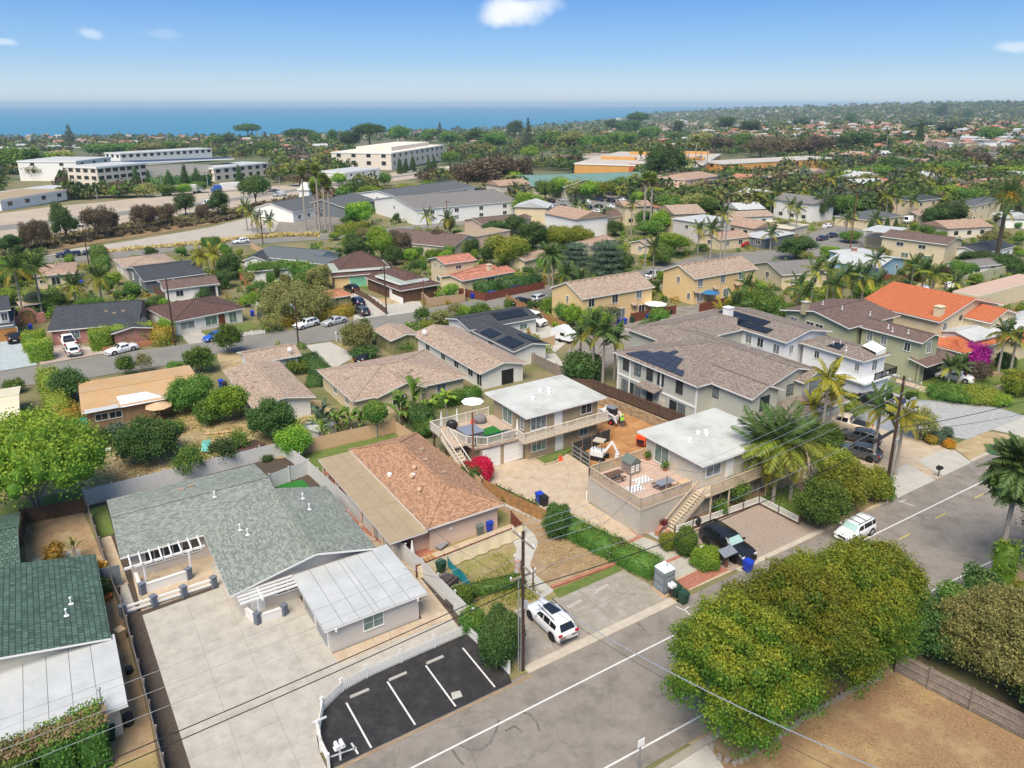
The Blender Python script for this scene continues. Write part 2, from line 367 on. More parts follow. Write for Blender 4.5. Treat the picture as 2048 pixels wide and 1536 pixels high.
felt_w=M_('white_grey_roof_felt',(.47,.48,.475),(.41,.425,.42),.8,.7,8,.15,30,stain=(.56,.57,.57),sscale=.5,samt=.5)
felt_d=M_('weathered_white_roof',(.55,.55,.51),(.45,.46,.43),.85,.5,8,.15,30,stain=(.33,.32,.28),sscale=.22,samt=.7)
felt_t=M_('tan_rolled_roof',(.36,.28,.18),(.32,.245,.155),.9,1,8,.15,30)
felt_o=M_('orange_tan_rolled_roof',(.5,.32,.16),(.43,.265,.125),.9,.6,8,.15,30,stain=(.5,.42,.33),sscale=.3,samt=.5)
felt_g=M_('pale_green_rolled_roof',(.34,.39,.33),(.29,.33,.28),.9,.6,8)
seam=M_('roof_seam_tar',(.16,.16,.16),rough=.9)
metalg=M_('grey_metal',(.35,.37,.4),rough=.45,metal=.5)
galv=M_('galvanised_steel',(.5,.52,.54),rough=.4,metal=.6)
blackm=M_('black_metal',(.02,.02,.022),rough=.5)
glassd=M_('dark_window_glass',(.03,.037,.042),rough=.08,spec=.9)
glassg=M_('green_tint_glass',(.09,.16,.14),(.16,.24,.21),.08,1.5,3,spec=.9)
curtain=M_('curtained_window_glass',(.26,.29,.3),(.1,.12,.13),.12,4,3,spec=.8)
darktrim=M_('dark_window_trim',(.05,.06,.065),rough=.6)
solar=M_('solar_cell_blue',(.028,.032,.05),(.04,.045,.065),.3,3,3,spec=.5)
solark=M_('solar_cell_black',(.012,.013,.016),rough=.35,spec=.4)
wood_b=M_('weathered_brown_wood',(.15,.09,.06),(.09,.055,.04),.9,3,7,.4,40)
wood_o=M_('orange_cedar_wood',(.44,.24,.09),(.3,.15,.06),.85,2,7,.4,40,stain=(.2,.15,.11),sscale=1,samt=.5)
wood_p=M_('pale_peach_wood',(.6,.41,.25),(.54,.36,.21),.85,2,7,.3,40)
wood_g=M_('grey_weathered_wood',(.3,.25,.21),(.2,.165,.14),.95,3,7,.4,40)
wood_r=M_('red_brown_stained_wood',(.2,.06,.035),(.14,.045,.028),.8,2,7,.3,40)
wood_t=M_('honey_deck_wood',(.5,.24,.07),(.4,.18,.05),.6,3,6)
pole_w=M_('creosoted_pole_wood',(.085,.045,.03),(.05,.028,.02),.9,4,7,.4,40)
pole_l=M_('red_brown_pole_wood',(.22,.1,.06),(.13,.06,.04),.9,2,7,.4,40)
beigep=M_('beige_paint',(.52,.43,.32),rough=.7)
brickr=M_('red_brick',(.44,.19,.12),(.33,.13,.09),.85,3,6,.3,40)
brickw=M_('white_painted_brick',(.72,.7,.68),rough=.8,bump=.4,bscale=25)
brickg=M_('blue_grey_painted_brick',(.15,.17,.21),rough=.8,bump=.4,bscale=25)
pave_g=M_('pale_grey_pavers',(.42,.42,.41),(.33,.33,.32),.85,2,7,.2,30,stain=(.25,.25,.25),sscale=1.2,samt=.4)
rockm=M_('grey_river_rock',(.3,.32,.34),(.2,.21,.23),.9,5,6)
blockm=M_('tan_block',(.45,.33,.21),(.38,.27,.16),.9,2,6,pat='brick',pw=.4,ph=.2,mort=.015)
canvas=M_('beige_shade_cloth',(.62,.53,.36),(.55,.46,.3),.9,1,5)
tealc=M_('teal_tarp',(.02,.27,.31),(.015,.2,.24),.6,2,5)
binb=M_('blue_bin_plastic',(.015,.05,.42),rough=.45)
bing=M_('green_bin_plastic',(.018,.055,.035),rough=.5)
bingy=M_('grey_green_bin_plastic',(.13,.17,.15),rough=.5)
bink=M_('black_bin_plastic',(.02,.021,.022),rough=.5)
potty=M_('grey_plastic_cabin',(.17,.2,.22),(.15,.18,.2),.5,2,4)
pwhite=M_('white_plastic',(.8,.82,.83),rough=.35)
rubber=M_('tyre_rubber',(.015,.015,.015),rough=.8)
rimk=M_('black_alloy',(.03,.03,.032),rough=.35,metal=.5)
rims=M_('silver_alloy',(.45,.46,.48),rough=.3,metal=.7)
red=M_('red_lamp',(.4,.01,.02),rough=.2)
lampw=M_('clear_lamp',(.62,.64,.66),rough=.1,spec=.9)
platem=M_('number_plate',(.6,.6,.55),rough=.5)
carglass=M_('car_glass_black',(.012,.014,.016),rough=.05,spec=1)
carshade=M_('sun_shade_glass',(.32,.5,.48),(.42,.6,.57),.2,8,2,spec=.8)
yelpaint=M_('yellow_road_paint',(.55,.45,.1),rough=.8)
whpaint=M_('white_road_paint',(.68,.67,.65),(.55,.54,.52),.8,6,6)
hivis=M_('hi_vis_green',(.35,.75,.08),rough=.7); denim=M_('blue_denim',(.05,.09,.2),rough=.9); skin=M_('skin',(.42,.24,.16),rough=.6)
orangep=M_('orange_paint',(.8,.09,.02),rough=.4); redp=M_('red_paint',(.55,.03,.03),rough=.4)
trunk_m=M_('grey_bark',(.26,.22,.18),(.16,.13,.1),.95,4,7,.6,20)
trunk_d=M_('dark_bark',(.09,.065,.05),(.05,.04,.03),.95,4,7,.6,20)
trunk_p=M_('pale_palm_bark',(.36,.32,.28),(.27,.24,.2),.95,6,5,.6,20)
def paint(n,c,rough=.25,coat=.5): return M_(n,c,rough=rough,coat=coat,spec=.5)
P_white=paint('white_car_paint',(.78,.79,.8)); P_black=paint('black_car_paint',(.012,.012,.014)); P_grey=paint('dark_grey_car_paint',(.06,.065,.075)); P_silver=paint('silver_car_paint',(.42,.44,.46)); P_sand=paint('sand_car_paint',(.6,.49,.36)); P_blue=paint('blue_car_paint',(.02,.1,.5)); P_navy=paint('navy_car_paint',(.02,.03,.08)); P_red=paint('red_car_paint',(.42,.02,.02))
F_bright=leafmat('leaf_bright_green',(0.0976,0.232,0.022),(0.159,0.317,0.0305),(0.39,0.464,0.0488),.8)
F_mid=leafmat('leaf_mid_green',(0.061,0.146,0.0244),(0.104,0.22,0.0366),(0.268,0.317,0.0488),.6)
F_dark=leafmat('leaf_dark_green',(0.0427,0.0976,0.0244),(0.0732,0.146,0.0366),(0.171,0.22,0.0488),.5)
F_yel=leafmat('leaf_yellow_green',(0.146,0.22,0.0244),(0.232,0.293,0.0366),(0.415,0.378,0.0488),.7)
F_big=leafmat('leaf_street_tree',(.055,.14,.014),(.08,.175,.018),(.4,.35,.03),.8)
F_brown=leafmat('leaf_dry_brown',(0.122,0.0915,0.0549),(0.183,0.128,0.0793),(0.159,0.146,0.0732),.4)
F_olive=leafmat('leaf_olive',(.16,.19,.055),(.25,.26,.08),(.42,.36,.12),.7)
F_grey=leafmat('leaf_grey_green',(0.061,0.104,0.0671),(0.11,0.159,0.0976),(0.183,0.22,0.134),.5)
F_orange=leafmat('leaf_orange_hedge',(0.207,0.183,0.0244),(0.366,0.244,0.0366),(0.512,0.244,0.0366),.6)
F_pink=leafmat('bougainvillea_crimson',(.5,.01,.06),(.62,.02,.11),(.62,.02,.1),.5)
F_purp=leafmat('bougainvillea_purple',(.3,.01,.22),(.4,.02,.32),(.4,.02,.3),.5)
F_gold=leafmat('leaf_golden',(.5,.28,.02),(.62,.38,.03),(.7,.25,.02),.7)
F_maroon=leafmat('leaf_maroon',(.12,.015,.02),(.2,.03,.03),(.2,.05,.03),.5)
F_palm=leafmat('palm_frond_green',(0.0732,0.159,0.0244),(0.122,0.22,0.0342),(0.488,0.366,0.0366),.5)
F_palmy=leafmat('palm_frond_yellow',(.2,.25,.03),(.32,.3,.03),(.46,.34,.03),.6)
F_palmd=leafmat('palm_frond_dark',(0.0488,0.11,0.0305),(0.0854,0.159,0.0366),(0.171,0.207,0.061),.5)
F_skirt=leafmat('dead_palm_skirt',(.24,.17,.09),(.32,.23,.12),(.3,.2,.1),.5)
F_flower=leafmat('pale_yellow_flowers',(.6,.55,.3),(.7,.65,.4),(.7,.65,.4),.5,0)
F_straw=leafmat('straw_grass_blades',(.48,.36,.14),(.58,.46,.2),(.6,.5,.2),.5)
# ================= foliage
def leaves(P,D,k,size,spread,rng,up=.0,flat=.5):
    """P points, D outward directions -> k diamond leaves about each point"""
    n=len(P)*k; C=np.repeat(P,k,0)+rng.normal(0,spread,(n,3)); Dn=np.repeat(D,k,0)*flat+rng.normal(0,.5,(n,3)); Dn[:,2]+=up
    Dn/=np.linalg.norm(Dn,axis=1)[:,None]+1e-9
    r=rng.normal(0,1,(n,3)); a=np.cross(Dn,r); a/=np.linalg.norm(a,axis=1)[:,None]+1e-9; b=np.cross(Dn,a)
    s=size*rng.uniform(.6,1.35,(n,1)); a=a*s*.5; b=b*s*.3
    V=np.empty((n,4,3)); V[:,0]=C-a; V[:,1]=C-b; V[:,2]=C+a; V[:,3]=C+b
    return V.reshape(-1,3)
def mesh_quads(name,V,mats,tip=None,core=None,mi=None):
    nq=len(V)//4; cv,cf=core if core else (np.zeros((0,3)),[])
    cf=np.array(cf,int).reshape(-1,4) if len(cf) else np.zeros((0,4),int)
    allv=np.concatenate([V,cv]); me=bpy.data.meshes.new(name)
    me.vertices.add(len(allv)); me.vertices.foreach_set('co',allv.ravel())
    F=np.concatenate([np.arange(nq*4).reshape(-1,4),cf+nq*4]); nf=len(F)
    me.loops.add(nf*4); me.loops.foreach_set('vertex_index',F.ravel())
    me.polygons.add(nf); me.polygons.foreach_set('loop_start',np.arange(nf)*4)
    for m in (mats if isinstance(mats,(list,tuple)) else [mats]): me.materials.append(m)
    if mi is not None: me.polygons.foreach_set('material_index',np.concatenate([mi,np.zeros(len(cf),int)]).astype(int))
    me.update(calc_edges=True)
    t=np.zeros(len(allv)); 
    if tip is not None: t[:nq*4]=np.repeat(tip,4)
    me.attributes.new('tip','FLOAT','POINT').data.foreach_set('value',t)
    return me
def core_ball(c,r,n=8,k=6):
    mb=MB(); v=[];f=[]
    for i in range(k+1):
        t=pi*i/k
        for j in range(n):
            p=2*pi*j/n; v.append((c[0]+r[0]*sin(t)*cos(p),c[1]+r[1]*sin(t)*sin(p),c[2]+r[2]*cos(t)))
    for i in range(k):
        for j in range(n): f.append((i*n+j,(i+1)*n+j,(i+1)*n+(j+1)%n,i*n+(j+1)%n))
    return np.array(v),f
def crown_mesh(name,lobes,n,leaf,mats,rng,k=3,spread=None,tipb=.0,corer=.72,flat=.5):
    """lobes: list of (cx,cy,cz,rx,ry,rz). n clump points"""
    Lb=np.array(lobes,float); ar=(Lb[:,3]*Lb[:,5]); pr=ar/ar.sum()
    idx=rng.choice(len(Lb),int(n*1.6),p=pr); D=rng.normal(0,1,(len(idx),3)); D/=np.linalg.norm(D,axis=1)[:,None]
    D[:,2]=np.where((D[:,2]<-.35)&(rng.random(len(D))<.7),-D[:,2],D[:,2])
    rad=.82+.2*rng.random((len(idx),1))**.6
    P=Lb[idx,:3]+D*Lb[idx,3:]*rad
    keep=np.ones(len(P),bool)
    for j,l in enumerate(Lb):
        q=((P-l[:3])/(l[3:]*.8)); keep&=~(((q**2).sum(1)<1)&(idx!=j))
    P=P[keep][:n]; D=D[keep][:n]
    P=P+D*(rng.normal(0,.05,(len(P),1))+.09*np.sin(P[:,:1]*3.7+P[:,1:2]*2.9+P[:,2:]*3.3))*Lb[:,3].max()*.8
    V=leaves(P,D,k,leaf,spread or leaf*.8,rng,flat=flat)
    zt=(P[:,2]-Lb[:,2].min()+1)/(Lb[:,2].max()+Lb[:,5].max()-Lb[:,2].min()+1)
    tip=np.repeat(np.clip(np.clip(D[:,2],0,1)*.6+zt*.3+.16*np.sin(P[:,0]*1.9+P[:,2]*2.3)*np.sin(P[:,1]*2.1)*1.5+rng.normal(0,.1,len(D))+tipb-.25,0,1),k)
    cv=[];cf=[];o=0
    for l in Lb:
        v,f=core_ball(l[:3],l[3:]*corer,7,5); cv.append(v); cf+= [tuple(i+o for i in q) for q in f]; o+=len(v)
    return mesh_quads(name,V,mats,tip,(np.concatenate(cv),cf))
def lobes_round(r,h,zc,n,rng,lr=.5):
    L=[(0,0,zc,r*.62,r*.62,h*.62)]
    for i in range(n):
        t=2*pi*i/n*1.0+rng.uniform(-.3,.3); ph=rng.uniform(-.35,.9); q=rng.uniform(.45,.62)
        L.append((cos(t)*r*q*cos(ph),sin(t)*r*q*cos(ph),zc+h*.55*sin(ph),r*lr*rng.uniform(.75,1.1),r*lr*rng.uniform(.75,1.1),h*lr*rng.uniform(.7,1.05)))
    return L
def trunk_mb(h,r,rng,limbs=4,spread=1.,lean=0,z1=None):
    mb=MB(); top=Vector((lean,0,h)); mb.tube([(0,0,-.1),(lean*.4,0,h*.5),top],[r,r*.75,r*.55],7)
    for i in range(limbs):
        t=2*pi*i/limbs+rng.uniform(-.4,.4); e=top+Vector((cos(t)*spread,sin(t)*spread,(z1 or h*.5)*rng.uniform(.5,.9)))
        mb.tube([top-VZ(h*.15),(top+e)/2+VZ(.2),e],[r*.5,r*.35,r*.15],5)
    return mb
TEMPL={}
def tree_template(kind,var,q=1.):
    """unit tree: crown radius 1, height 2 (base at 0) ; q quality"""
    key=(kind,var,q)
    if key in TEMPL: return TEMPL[key]
    rng=np.random.default_rng(sum(map(ord,kind))*17+var*7)
    T1={'R':(F_bright,trunk_m),'M':(F_mid,trunk_m),'D':(F_dark,trunk_d),'Y':(F_yel,trunk_m),'B':(F_brown,trunk_m),'O':(F_olive,trunk_m),'G':(F_grey,trunk_d)}
    n=int(1500*q); lf=.11/sqrt(max(q,.15))*.9
    if kind in T1:
        lm,tm=T1[kind]; L=lobes_round(.98,1.1,.98,13,rng,.4)
        if kind in('B','O','D'): L=[(a*1.05,b*1.05,c+rng.uniform(-.15,.2),d*.85,e*.85,f*.8) for a,b,c,d,e,f in L[1:]]+[(0,0,1.1,.4,.4,.5)]
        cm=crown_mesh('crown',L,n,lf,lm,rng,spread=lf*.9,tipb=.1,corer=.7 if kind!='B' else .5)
        tb=trunk_mb(.5,.07,rng,4,.4,rng.uniform(-.05,.05),.9)
    elif kind=='C':   # column / cypress cone
        L=[(0,0,.25+i*.24,.95*(1-i/8.)**.8+.08,.95*(1-i/8.)**.8+.08,.3) for i in range(8)]
        cm=crown_mesh('crown',L,n,lf,F_dark,rng,spread=lf*.6); tb=trunk_mb(.3,.05,rng,0); tm=trunk_d
    elif kind=='N':   # araucaria / layered conifer
        L=[]; 
        for i in range(9):
            rr=1*(1-i/9.5)
            for j in range(5): t=j*1.256+i*.6; L.append((cos(t)*rr*.6,sin(t)*rr*.6,.35+i*.19,rr*.4+.05,rr*.4+.05,.05))
        cm=crown_mesh('crown',L,n,lf*.8,F_grey,rng,spread=lf*.35,corer=.5); tb=MB(); tb.tube([(0,0,-.1),(0,0,1.9)],[.06,.02],6); tm=trunk_d
    elif kind=='K':   # spreading layered cedar
        L=[]
        for i in range(5):
            for j in range(5): t=j*1.256+i*.8+rng.uniform(-.3,.3); rr=.62*(1-i*.12); L.append((cos(t)*rr,sin(t)*rr,.8+i*.26,.42,.42,.08))
        cm=crown_mesh('crown',L,n,lf*.8,F_grey,rng,spread=lf*.4,corer=.6); tb=trunk_mb(1.2,.07,rng,5,.6,0,.5); tm=trunk_d
    elif kind=='U':   # umbrella pine, wide flat-bottomed crown
        L=[(cos(t)*.5,sin(t)*.5,1.5,.48,.48,.3) for t in np.arange(6)*1.05]+[(0,0,1.65,.6,.6,.33)]
        cm=crown_mesh('crown',L,n,lf,F_dark,rng,spread=lf*.7); tb=trunk_mb(1.1,.06,rng,4,.4,0,.4); tm=trunk_d
    TEMPL[key]=(cm,tb.mesh('trunk',[tm])); return TEMPL[key]
TREES=[]
KN={'R':('round_tree','bright green round-crowned'),'M':('leafy_tree','mid green leafy'),'D':('dark_tree','dark green dense'),'Y':('yellow_green_tree','yellow-green leafy'),'B':('dry_tree','brown dry-leaved'),'O':('olive_tree','pale olive-green airy'),'G':('grey_green_tree','grey-green'),'C':('cypress_tree','dark conical'),'N':('norfolk_pine','tall tiered'),'K':('cedar_tree','layered spreading'),'U':('umbrella_pine','flat-topped umbrella')}
def tree(px,ytop,ybase,wpx,kind,label=None,q=1.,group=None,stretch=None):
    base=G(px,ybase); h=max(solve_h(base,ytop),1.); sc=PJ(base+VZ(h/2))[2]; r=wpx/2*sc/FPX
    var=random.randrange(3); cm,tm=tree_template(kind,var,q)
    e=thing(KN[kind][0],label or '','tree',base,ru(0,6.28),group)
    hs=h/2.02; e.scale=(r/.98,r/.98,hs)
    for nm,me in (('trunk',tm),('crown',cm)):
        o=NO(nm,me); LK(o); o.parent=e
    if not label: TREES.append((e,kind,h,px,ybase))
    return e
def bush(px,ytop,ybase,wpx,m,label,q=.5,name='bush',cat='bush',group=None,depth=None,leaf=None):
    base=G(px,ybase); h=max(solve_h(base,ytop),.3); sc=PJ(base)[2]; r=wpx/2*sc/FPX
    rng=np.random.default_rng(int(px*7+ybase)); L=[(0,0,h*.45,r*.75,r*.75,h*.5)]
    for i in range(6):
        t=i*1.05+rng.uniform(-.3,.3); L.append((cos(t)*r*.5,sin(t)*r*.5,h*rng.uniform(.3,.6),r*.5,r*.5,h*.42))
    lf=leaf or min(max(.2,r*.13),.5); n=int(min(max(260,q*9*(r*r+r*h)/(lf*lf)),9000))
    me=crown_mesh('foliage',L,n,lf,m,rng,spread=lf*.6,corer=.72)
    o=NO(name,me); LK(o); o.location=base
    return T(o,label,cat,group)
def hedge(path,wd,h,m,label,name='hedge',cat='hedge',leaf=.2,dens=5,pix=True,z0=0,group=None,rough=.06,cube=False,tipb=0.):
    pts=[G(*p) if pix else W(*p) for p in path]; base=sum(pts,Vector())/len(pts); rng=np.random.default_rng(int(abs(base.x*13+base.y*7)))
    P=[];D=[];cv=[];cf=[]
    for a,b in zip(pts,pts[1:]):
        L=(b-a).length; d=(b-a).normalized(); n_=Vector((-d.y,d.x,0)); e=wd/2
        faces=[('top',L,wd),('s1',L,h),('s2',L,h),('e1',wd,h),('e2',wd,h)]
        for nm,x,y in faces:
            k=int(x*y*dens/(leaf*leaf)*.25)+4; s=rng.random(k)*x; t=rng.random(k)*y
            bump=rough*np.sin(s*3.1+t*2.3)+rng.normal(0,rough*.6,k)
            if nm=='top': p=np.outer(s,d)+np.outer(t-e,n_)+np.outer(h+bump,[0,0,1]); dd=np.tile([0,0,1.],(k,1))
            elif nm in('s1','s2'):
                sg=1 if nm=='s1' else -1; p=np.outer(s,d)+np.outer(sg*(e+bump),n_)+np.outer(t,[0,0,1]); dd=np.tile(np.array(n_)*sg,(k,1))
            else:
                sg=1 if nm=='e2' else -1; p=np.outer((L if sg>0 else 0)+sg*bump,d)+np.outer(s-e,n_)+np.outer(t,[0,0,1]); dd=np.tile(np.array(d)*sg,(k,1))
            P.append(p+np.array(a)); D.append(dd)
        q=.88; o=len(cv)
        for z in (0,h*.93):
            for s_,t_ in ((.03,-1),(.97,-1),(.97,1),(.03,1)): cv.append(tuple(a+d*L*s_+n_*e*q*t_+VZ(z)))
        cf+=[(o,o+1,o+5,o+4),(o+1,o+2,o+6,o+5),(o+2,o+3,o+7,o+6),(o+3,o,o+4,o+7),(o+4,o+5,o+6,o+7)]
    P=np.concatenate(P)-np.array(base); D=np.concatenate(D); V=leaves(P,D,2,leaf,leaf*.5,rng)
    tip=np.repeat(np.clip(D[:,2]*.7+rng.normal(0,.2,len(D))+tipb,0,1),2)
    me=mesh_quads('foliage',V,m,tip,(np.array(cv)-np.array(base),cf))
    o=NO(name,me); LK(o); o.location=base+VZ(z0)
    return T(o,label,cat,group)
# ================= palms
def frond_mesh(name,L,droop,nl,ll,m,rng,wide=.05,flat=False,upc=.25):
    V=[];tip=[]
    pts=[]
    for i in range(nl+1):
        t=i/nl; pts.append(Vector((L*(t-.12*droop*t*t),0,L*(upc*t-droop*t*t))))
    w=wide*L*.12
    for a,b in zip(pts,pts[1:]): # rib
        V+= [a+Vector((0,-w*.3,0)),b+Vector((0,-w*.2,0)),b+Vector((0,w*.2,0)),a+Vector((0,w*.3,0))]; tip.append(.6)
    for i in range(1,nl+1):
        t=i/nl; p=pts[i]; d=(pts[i]-pts[i-1]).normalized(); ln=ll*(sin(pi*min(1,t*.86+.12))**.6)*rng.uniform(.85,1.1)
        for s in (-1,1):
            q=p+d*ln*.45+Vector((0,s*ln*.8,-ln*rng.uniform(.25,.6)*(0 if flat else 1)))
            mid=(p+q)/2+VZ(ln*.1); wv=d*wide*rng.uniform(.8,1.2)
            V+=[p,mid-wv,q,mid+wv]; tip.append(rng.random()*.6+t*.4)
    return mesh_quads(name,np.array([tuple(x) for x in V]),m,np.array(tip))
def fan_mesh(name,r,m,rng,n=11,stem=.9):
    V=[];tip=[]
    V+=[(0,-.03,0),(stem,-.02,.0),(stem,.02,0),(0,.03,0)]; tip.append(.5)
    for i in range(n):
        a=-1.9+3.8*i/(n-1); q=Vector((stem+r*cos(a),r*sin(a),-r*.25*rng.uniform(.6,1.4))); c=Vector((stem,0,0)); md=(c+q)/2; s=(q-c).cross(VZ(1)).normalized()*r*.13
        V+=[c,md-s,q,md+s]; tip.append(rng.random())
    return mesh_quads(name,np.array([tuple(x) for x in V]),m,np.array(tip))
FM={}
def palm(px,ytop,ybase,kind,label=None,n=None,fr=None,lean=0,group=None,parts=True,base=None,h=None,tr=.16,seed=0,elev=None):
    """kind Q queen, W fan with skirt, D date, K short king-like clump, S shaggy"""
    base=base or G(px,ybase); h=h or max(solve_h(base,ytop),1.5); rng=np.random.default_rng(int(px*3+ybase)+seed)
    far=PJ(base)[2]>230
    spec={'Q':(F_palm,2.8,.62,16 if not far else 12,.85,.085),'Y':(F_palmy,2.6,.7,14,.75,.08),'D':(F_palmd,3.6,.5,42,.5,.07),'S':(F_palmd,2.6,.95,34,.8,.09),'W':(F_palm,.9,0,36,0,0),'G':(F_palmd,2.7,.5,14,.8,.09)}[kind]
    fm,L,dr,nn,ll,wd=spec; L=fr or L; nn=n or nn; hd=h-(L*.28 if kind!='W' else .6)
    nm={'Q':'queen_palm','Y':'yellowing_palm','D':'date_palm','S':'shaggy_palm','W':'fan_palm','G':'feather_palm'}[kind]
    e=thing(nm,label or '','palm tree',base,0,group)
    tb=MB(); lx=lean; tb.tube([(0,0,-.1),(lx*.3,0,hd*.5),(lx,0,hd)],[tr*1.35,tr,tr*.9],7)
    pl('trunk',tb,[trunk_p if kind!='D' else trunk_d],e)
    if kind=='W':
        key=('W',far)
        if key not in FM: FM[key]=fan_mesh('frond',1.35,fm,np.random.default_rng(3),7 if far else 11)
        ms=MB(); ms.tube([(lx,0,hd-2.2),(lx,0,hd-1),(lx,0,hd)],[tr*1.6,.55,.35],9)
        P=[];D=[]
        for i in range(160): 
            a=rng.uniform(0,6.28); z=rng.uniform(-2.3,0); rr=.55*(1+z/4.5); P.append((lx+cos(a)*rr,sin(a)*rr,hd+z)); D.append((cos(a),sin(a),-1))
        o=NO('dead_frond_skirt',mesh_quads('dead_frond_skirt',leaves(np.array(P),np.array(D),2,.7,.14,rng,flat=1.),F_skirt,np.zeros(320))); LK(o); o.parent=e
    else:
        key=(kind,round(L,1),far,round(ll*L/2.8,2))
        if key not in FM:
            nl=(12 if far else 26)
            FM[key]=[frond_mesh('frond',L,dr*f,nl,ll*L/2.8,m2,np.random.default_rng(5+j),wd*(2.2 if far else 1)) for j,(f,m2) in enumerate([(.5,F_palmd if kind=='Q' else fm),(1.,fm),(1.35,F_palmy if kind in'QG' else fm)])]
    top=Vector((lx,0,hd))
    for i in range(nn):
        t=i/max(nn-1,1); az=i*2.4+rng.uniform(-.2,.2)
        if kind=='W': el=1.35-2.1*t; me=FM[('W',far)]
        else: el=1.25-1.75*t; me=FM[key][0 if t<.35 else (1 if t<.8 else 2)]
        if elev: el=elev[0]+(elev[1]-elev[0])*t
        o=NO('frond',me); LK(o); o.parent=e; o.location=top; o.rotation_euler=(rng.uniform(-.25,.25),-el,az)
        s=rng.uniform(.85,1.1); o.scale=(s,s,s)
    if not label: TREES.append((e,kind+'p',h,px,ybase))
    return e
def broad_leaf(name,L,wd,m,rng):
    V=[];tip=[];n=6
    P=[Vector((L*t*(1-.15*t),0,L*(.75*t-.55*t*t*t))) for t in [i/n for i in range(n+1)]]
    for i in range(n):
        t0=i/n;t1=(i+1)/n; f=lambda t: wd*(sin(pi*min(max((t-.25)/.75,0.02),1))**.6)
        for s in(-1,1): V+=[P[i],P[i+1],P[i+1]+Vector((0,s*f(t1)/2,-.1*wd)),P[i]+Vector((0,s*f(t0)/2,-.1*wd))]; tip.append(rng.random())
    return mesh_quads(name,np.array([tuple(x) for x in V]),m,np.array(tip))
def banana(px,ytop,ybase,label,n=10,m=None,L=None,wd=.5,nm='banana_plant',rosette=False,z=0):
    base=G(px,ybase,z); h=max(solve_h(base,ytop),1.); L=L or h*.62; rng=np.random.default_rng(int(px+ybase)); m=m or F_mid
    key=('b',round(L,1),m.name,wd)
    if key not in FM: FM[key]=broad_leaf('leaf',L,wd,m,rng)
    e=thing(nm,label,'plant',base)
    tb=MB(); tb.tube([(0,0,-.05),(0,0,h*.45)],[.14,.1],6); pl('stem',tb,[trunk_p],e)
    for i in range(n):
        o=NO('leaf',FM[key]); LK(o); o.parent=e; o.location=(0,0,h*rng.uniform(.15,.45)); o.rotation_euler=(rng.uniform(-.3,.3),-(rng.uniform(-.2,1.) if not rosette else rng.uniform(-.3,1.2)),i*2.4)
    return e
# ================= buildings
class Block: pass
WM={}
def win_mesh(w,h,fm,gm,mull=1,bars=0,fw=.07):
    key=('w',round(w,2),round(h,2),fm.name,gm.name,mull,bars)
    if key in WM: return WM[key]
    a=MB(); X=Vector((1,0,0)); Y=Vector((0,1,0))   # local: x along wall, -y outwards
    def bar(x0,z0,x1,z1,d=.05): a.box((x0,-d,z0),X,Y,x1-x0,d,z1-z0)
    bar(-w/2-fw,-h/2-fw,w/2+fw,-h/2,.09); bar(-w/2-fw,h/2,w/2+fw,h/2+fw,.07); bar(-w/2-fw,-h/2,-w/2,h/2); bar(w/2,-h/2,w/2+fw,h/2)
    for i in range(1,mull+1): x=-w/2+w*i/(mull+1); bar(x-.025,-h/2,x+.025,h/2,.04)
    for i in range(1,bars+1): z=-h/2+h*i/(bars+1); bar(-w/2,z-.02,w/2,z+.02,.035)
    f=a.mesh('window',[fm]); b=MB(); b.box((-w/2,-.02,-h/2),X,Y,w,.02,h); WM[key]=(f,b.mesh('pane',[gm])); return WM[key]
def house(label,ref,name='house',cat='house'):
    e=thing(name,label,cat); e['_ref']=ref; return e
def frame(B,face):
    """origin, along, outward normal, length of wall face"""
    o=B.over
    if face=='F': return B.pt(o,o,0),B.eu,-B.ev,B.Lu-2*o
    if face=='B': return B.pt(B.Lu-o,B.Lv-o,0),-B.eu,B.ev,B.Lu-2*o
    if face=='L': return B.pt(o,B.Lv-o,0),-B.ev,-B.eu,B.Lv-2*o
    return B.pt(B.Lu-o,o,0),B.ev,B.eu,B.Lv-2*o
def attach(B,face,t,z,nm,meshes,sub='pane',lab=None,dy=0):
    o,al,nr,L=frame(B,face); p=o+al*(t*L)+nr*dy; p.z=z+B.z0
    w_=part(nm,meshes[0],None,B.h); w_.location=p-wloc(B.h); w_.rotation_euler=(0,0,atan2(al.y,al.x))
    if len(meshes)>1: q=part(sub,meshes[1],None,w_)
    if lab: w_['label']=lab
    return w_
def win(B,face,t,z,w=1.3,h=1.1,fm=None,gm=None,mull=1,bars=0): return attach(B,face,t,z,'window',win_mesh(w,h,fm or white,gm or (curtain if random.random()<.45 else glassd),mull,bars))
def door(B,face,t,w=.95,h=2.05,m=None,z=0,gl=False):
    key=('d',w,h,(m or white).name,gl)
    if key not in WM:
        a=MB(); X=Vector((1,0,0)); Y=Vector((0,1,0)); a.box((-w/2-.08,-.04,0),X,Y,w+.16,.04,h+.08); a.box((-w/2,-.07,.02),X,Y,w,.028,h-.02)
        for zz in (.25,1.15): a.box((-w/2+.14,-.085,zz),X,Y,w-.28,.013,.7)
        b=MB(); b.ball((w/2-.1,-.12,1.),.04,6,4); WM[key]=(a.mesh('door',[m or white]),b.mesh('handle',[metalg]))
    return attach(B,face,t,z,'door',WM[key],'handle')
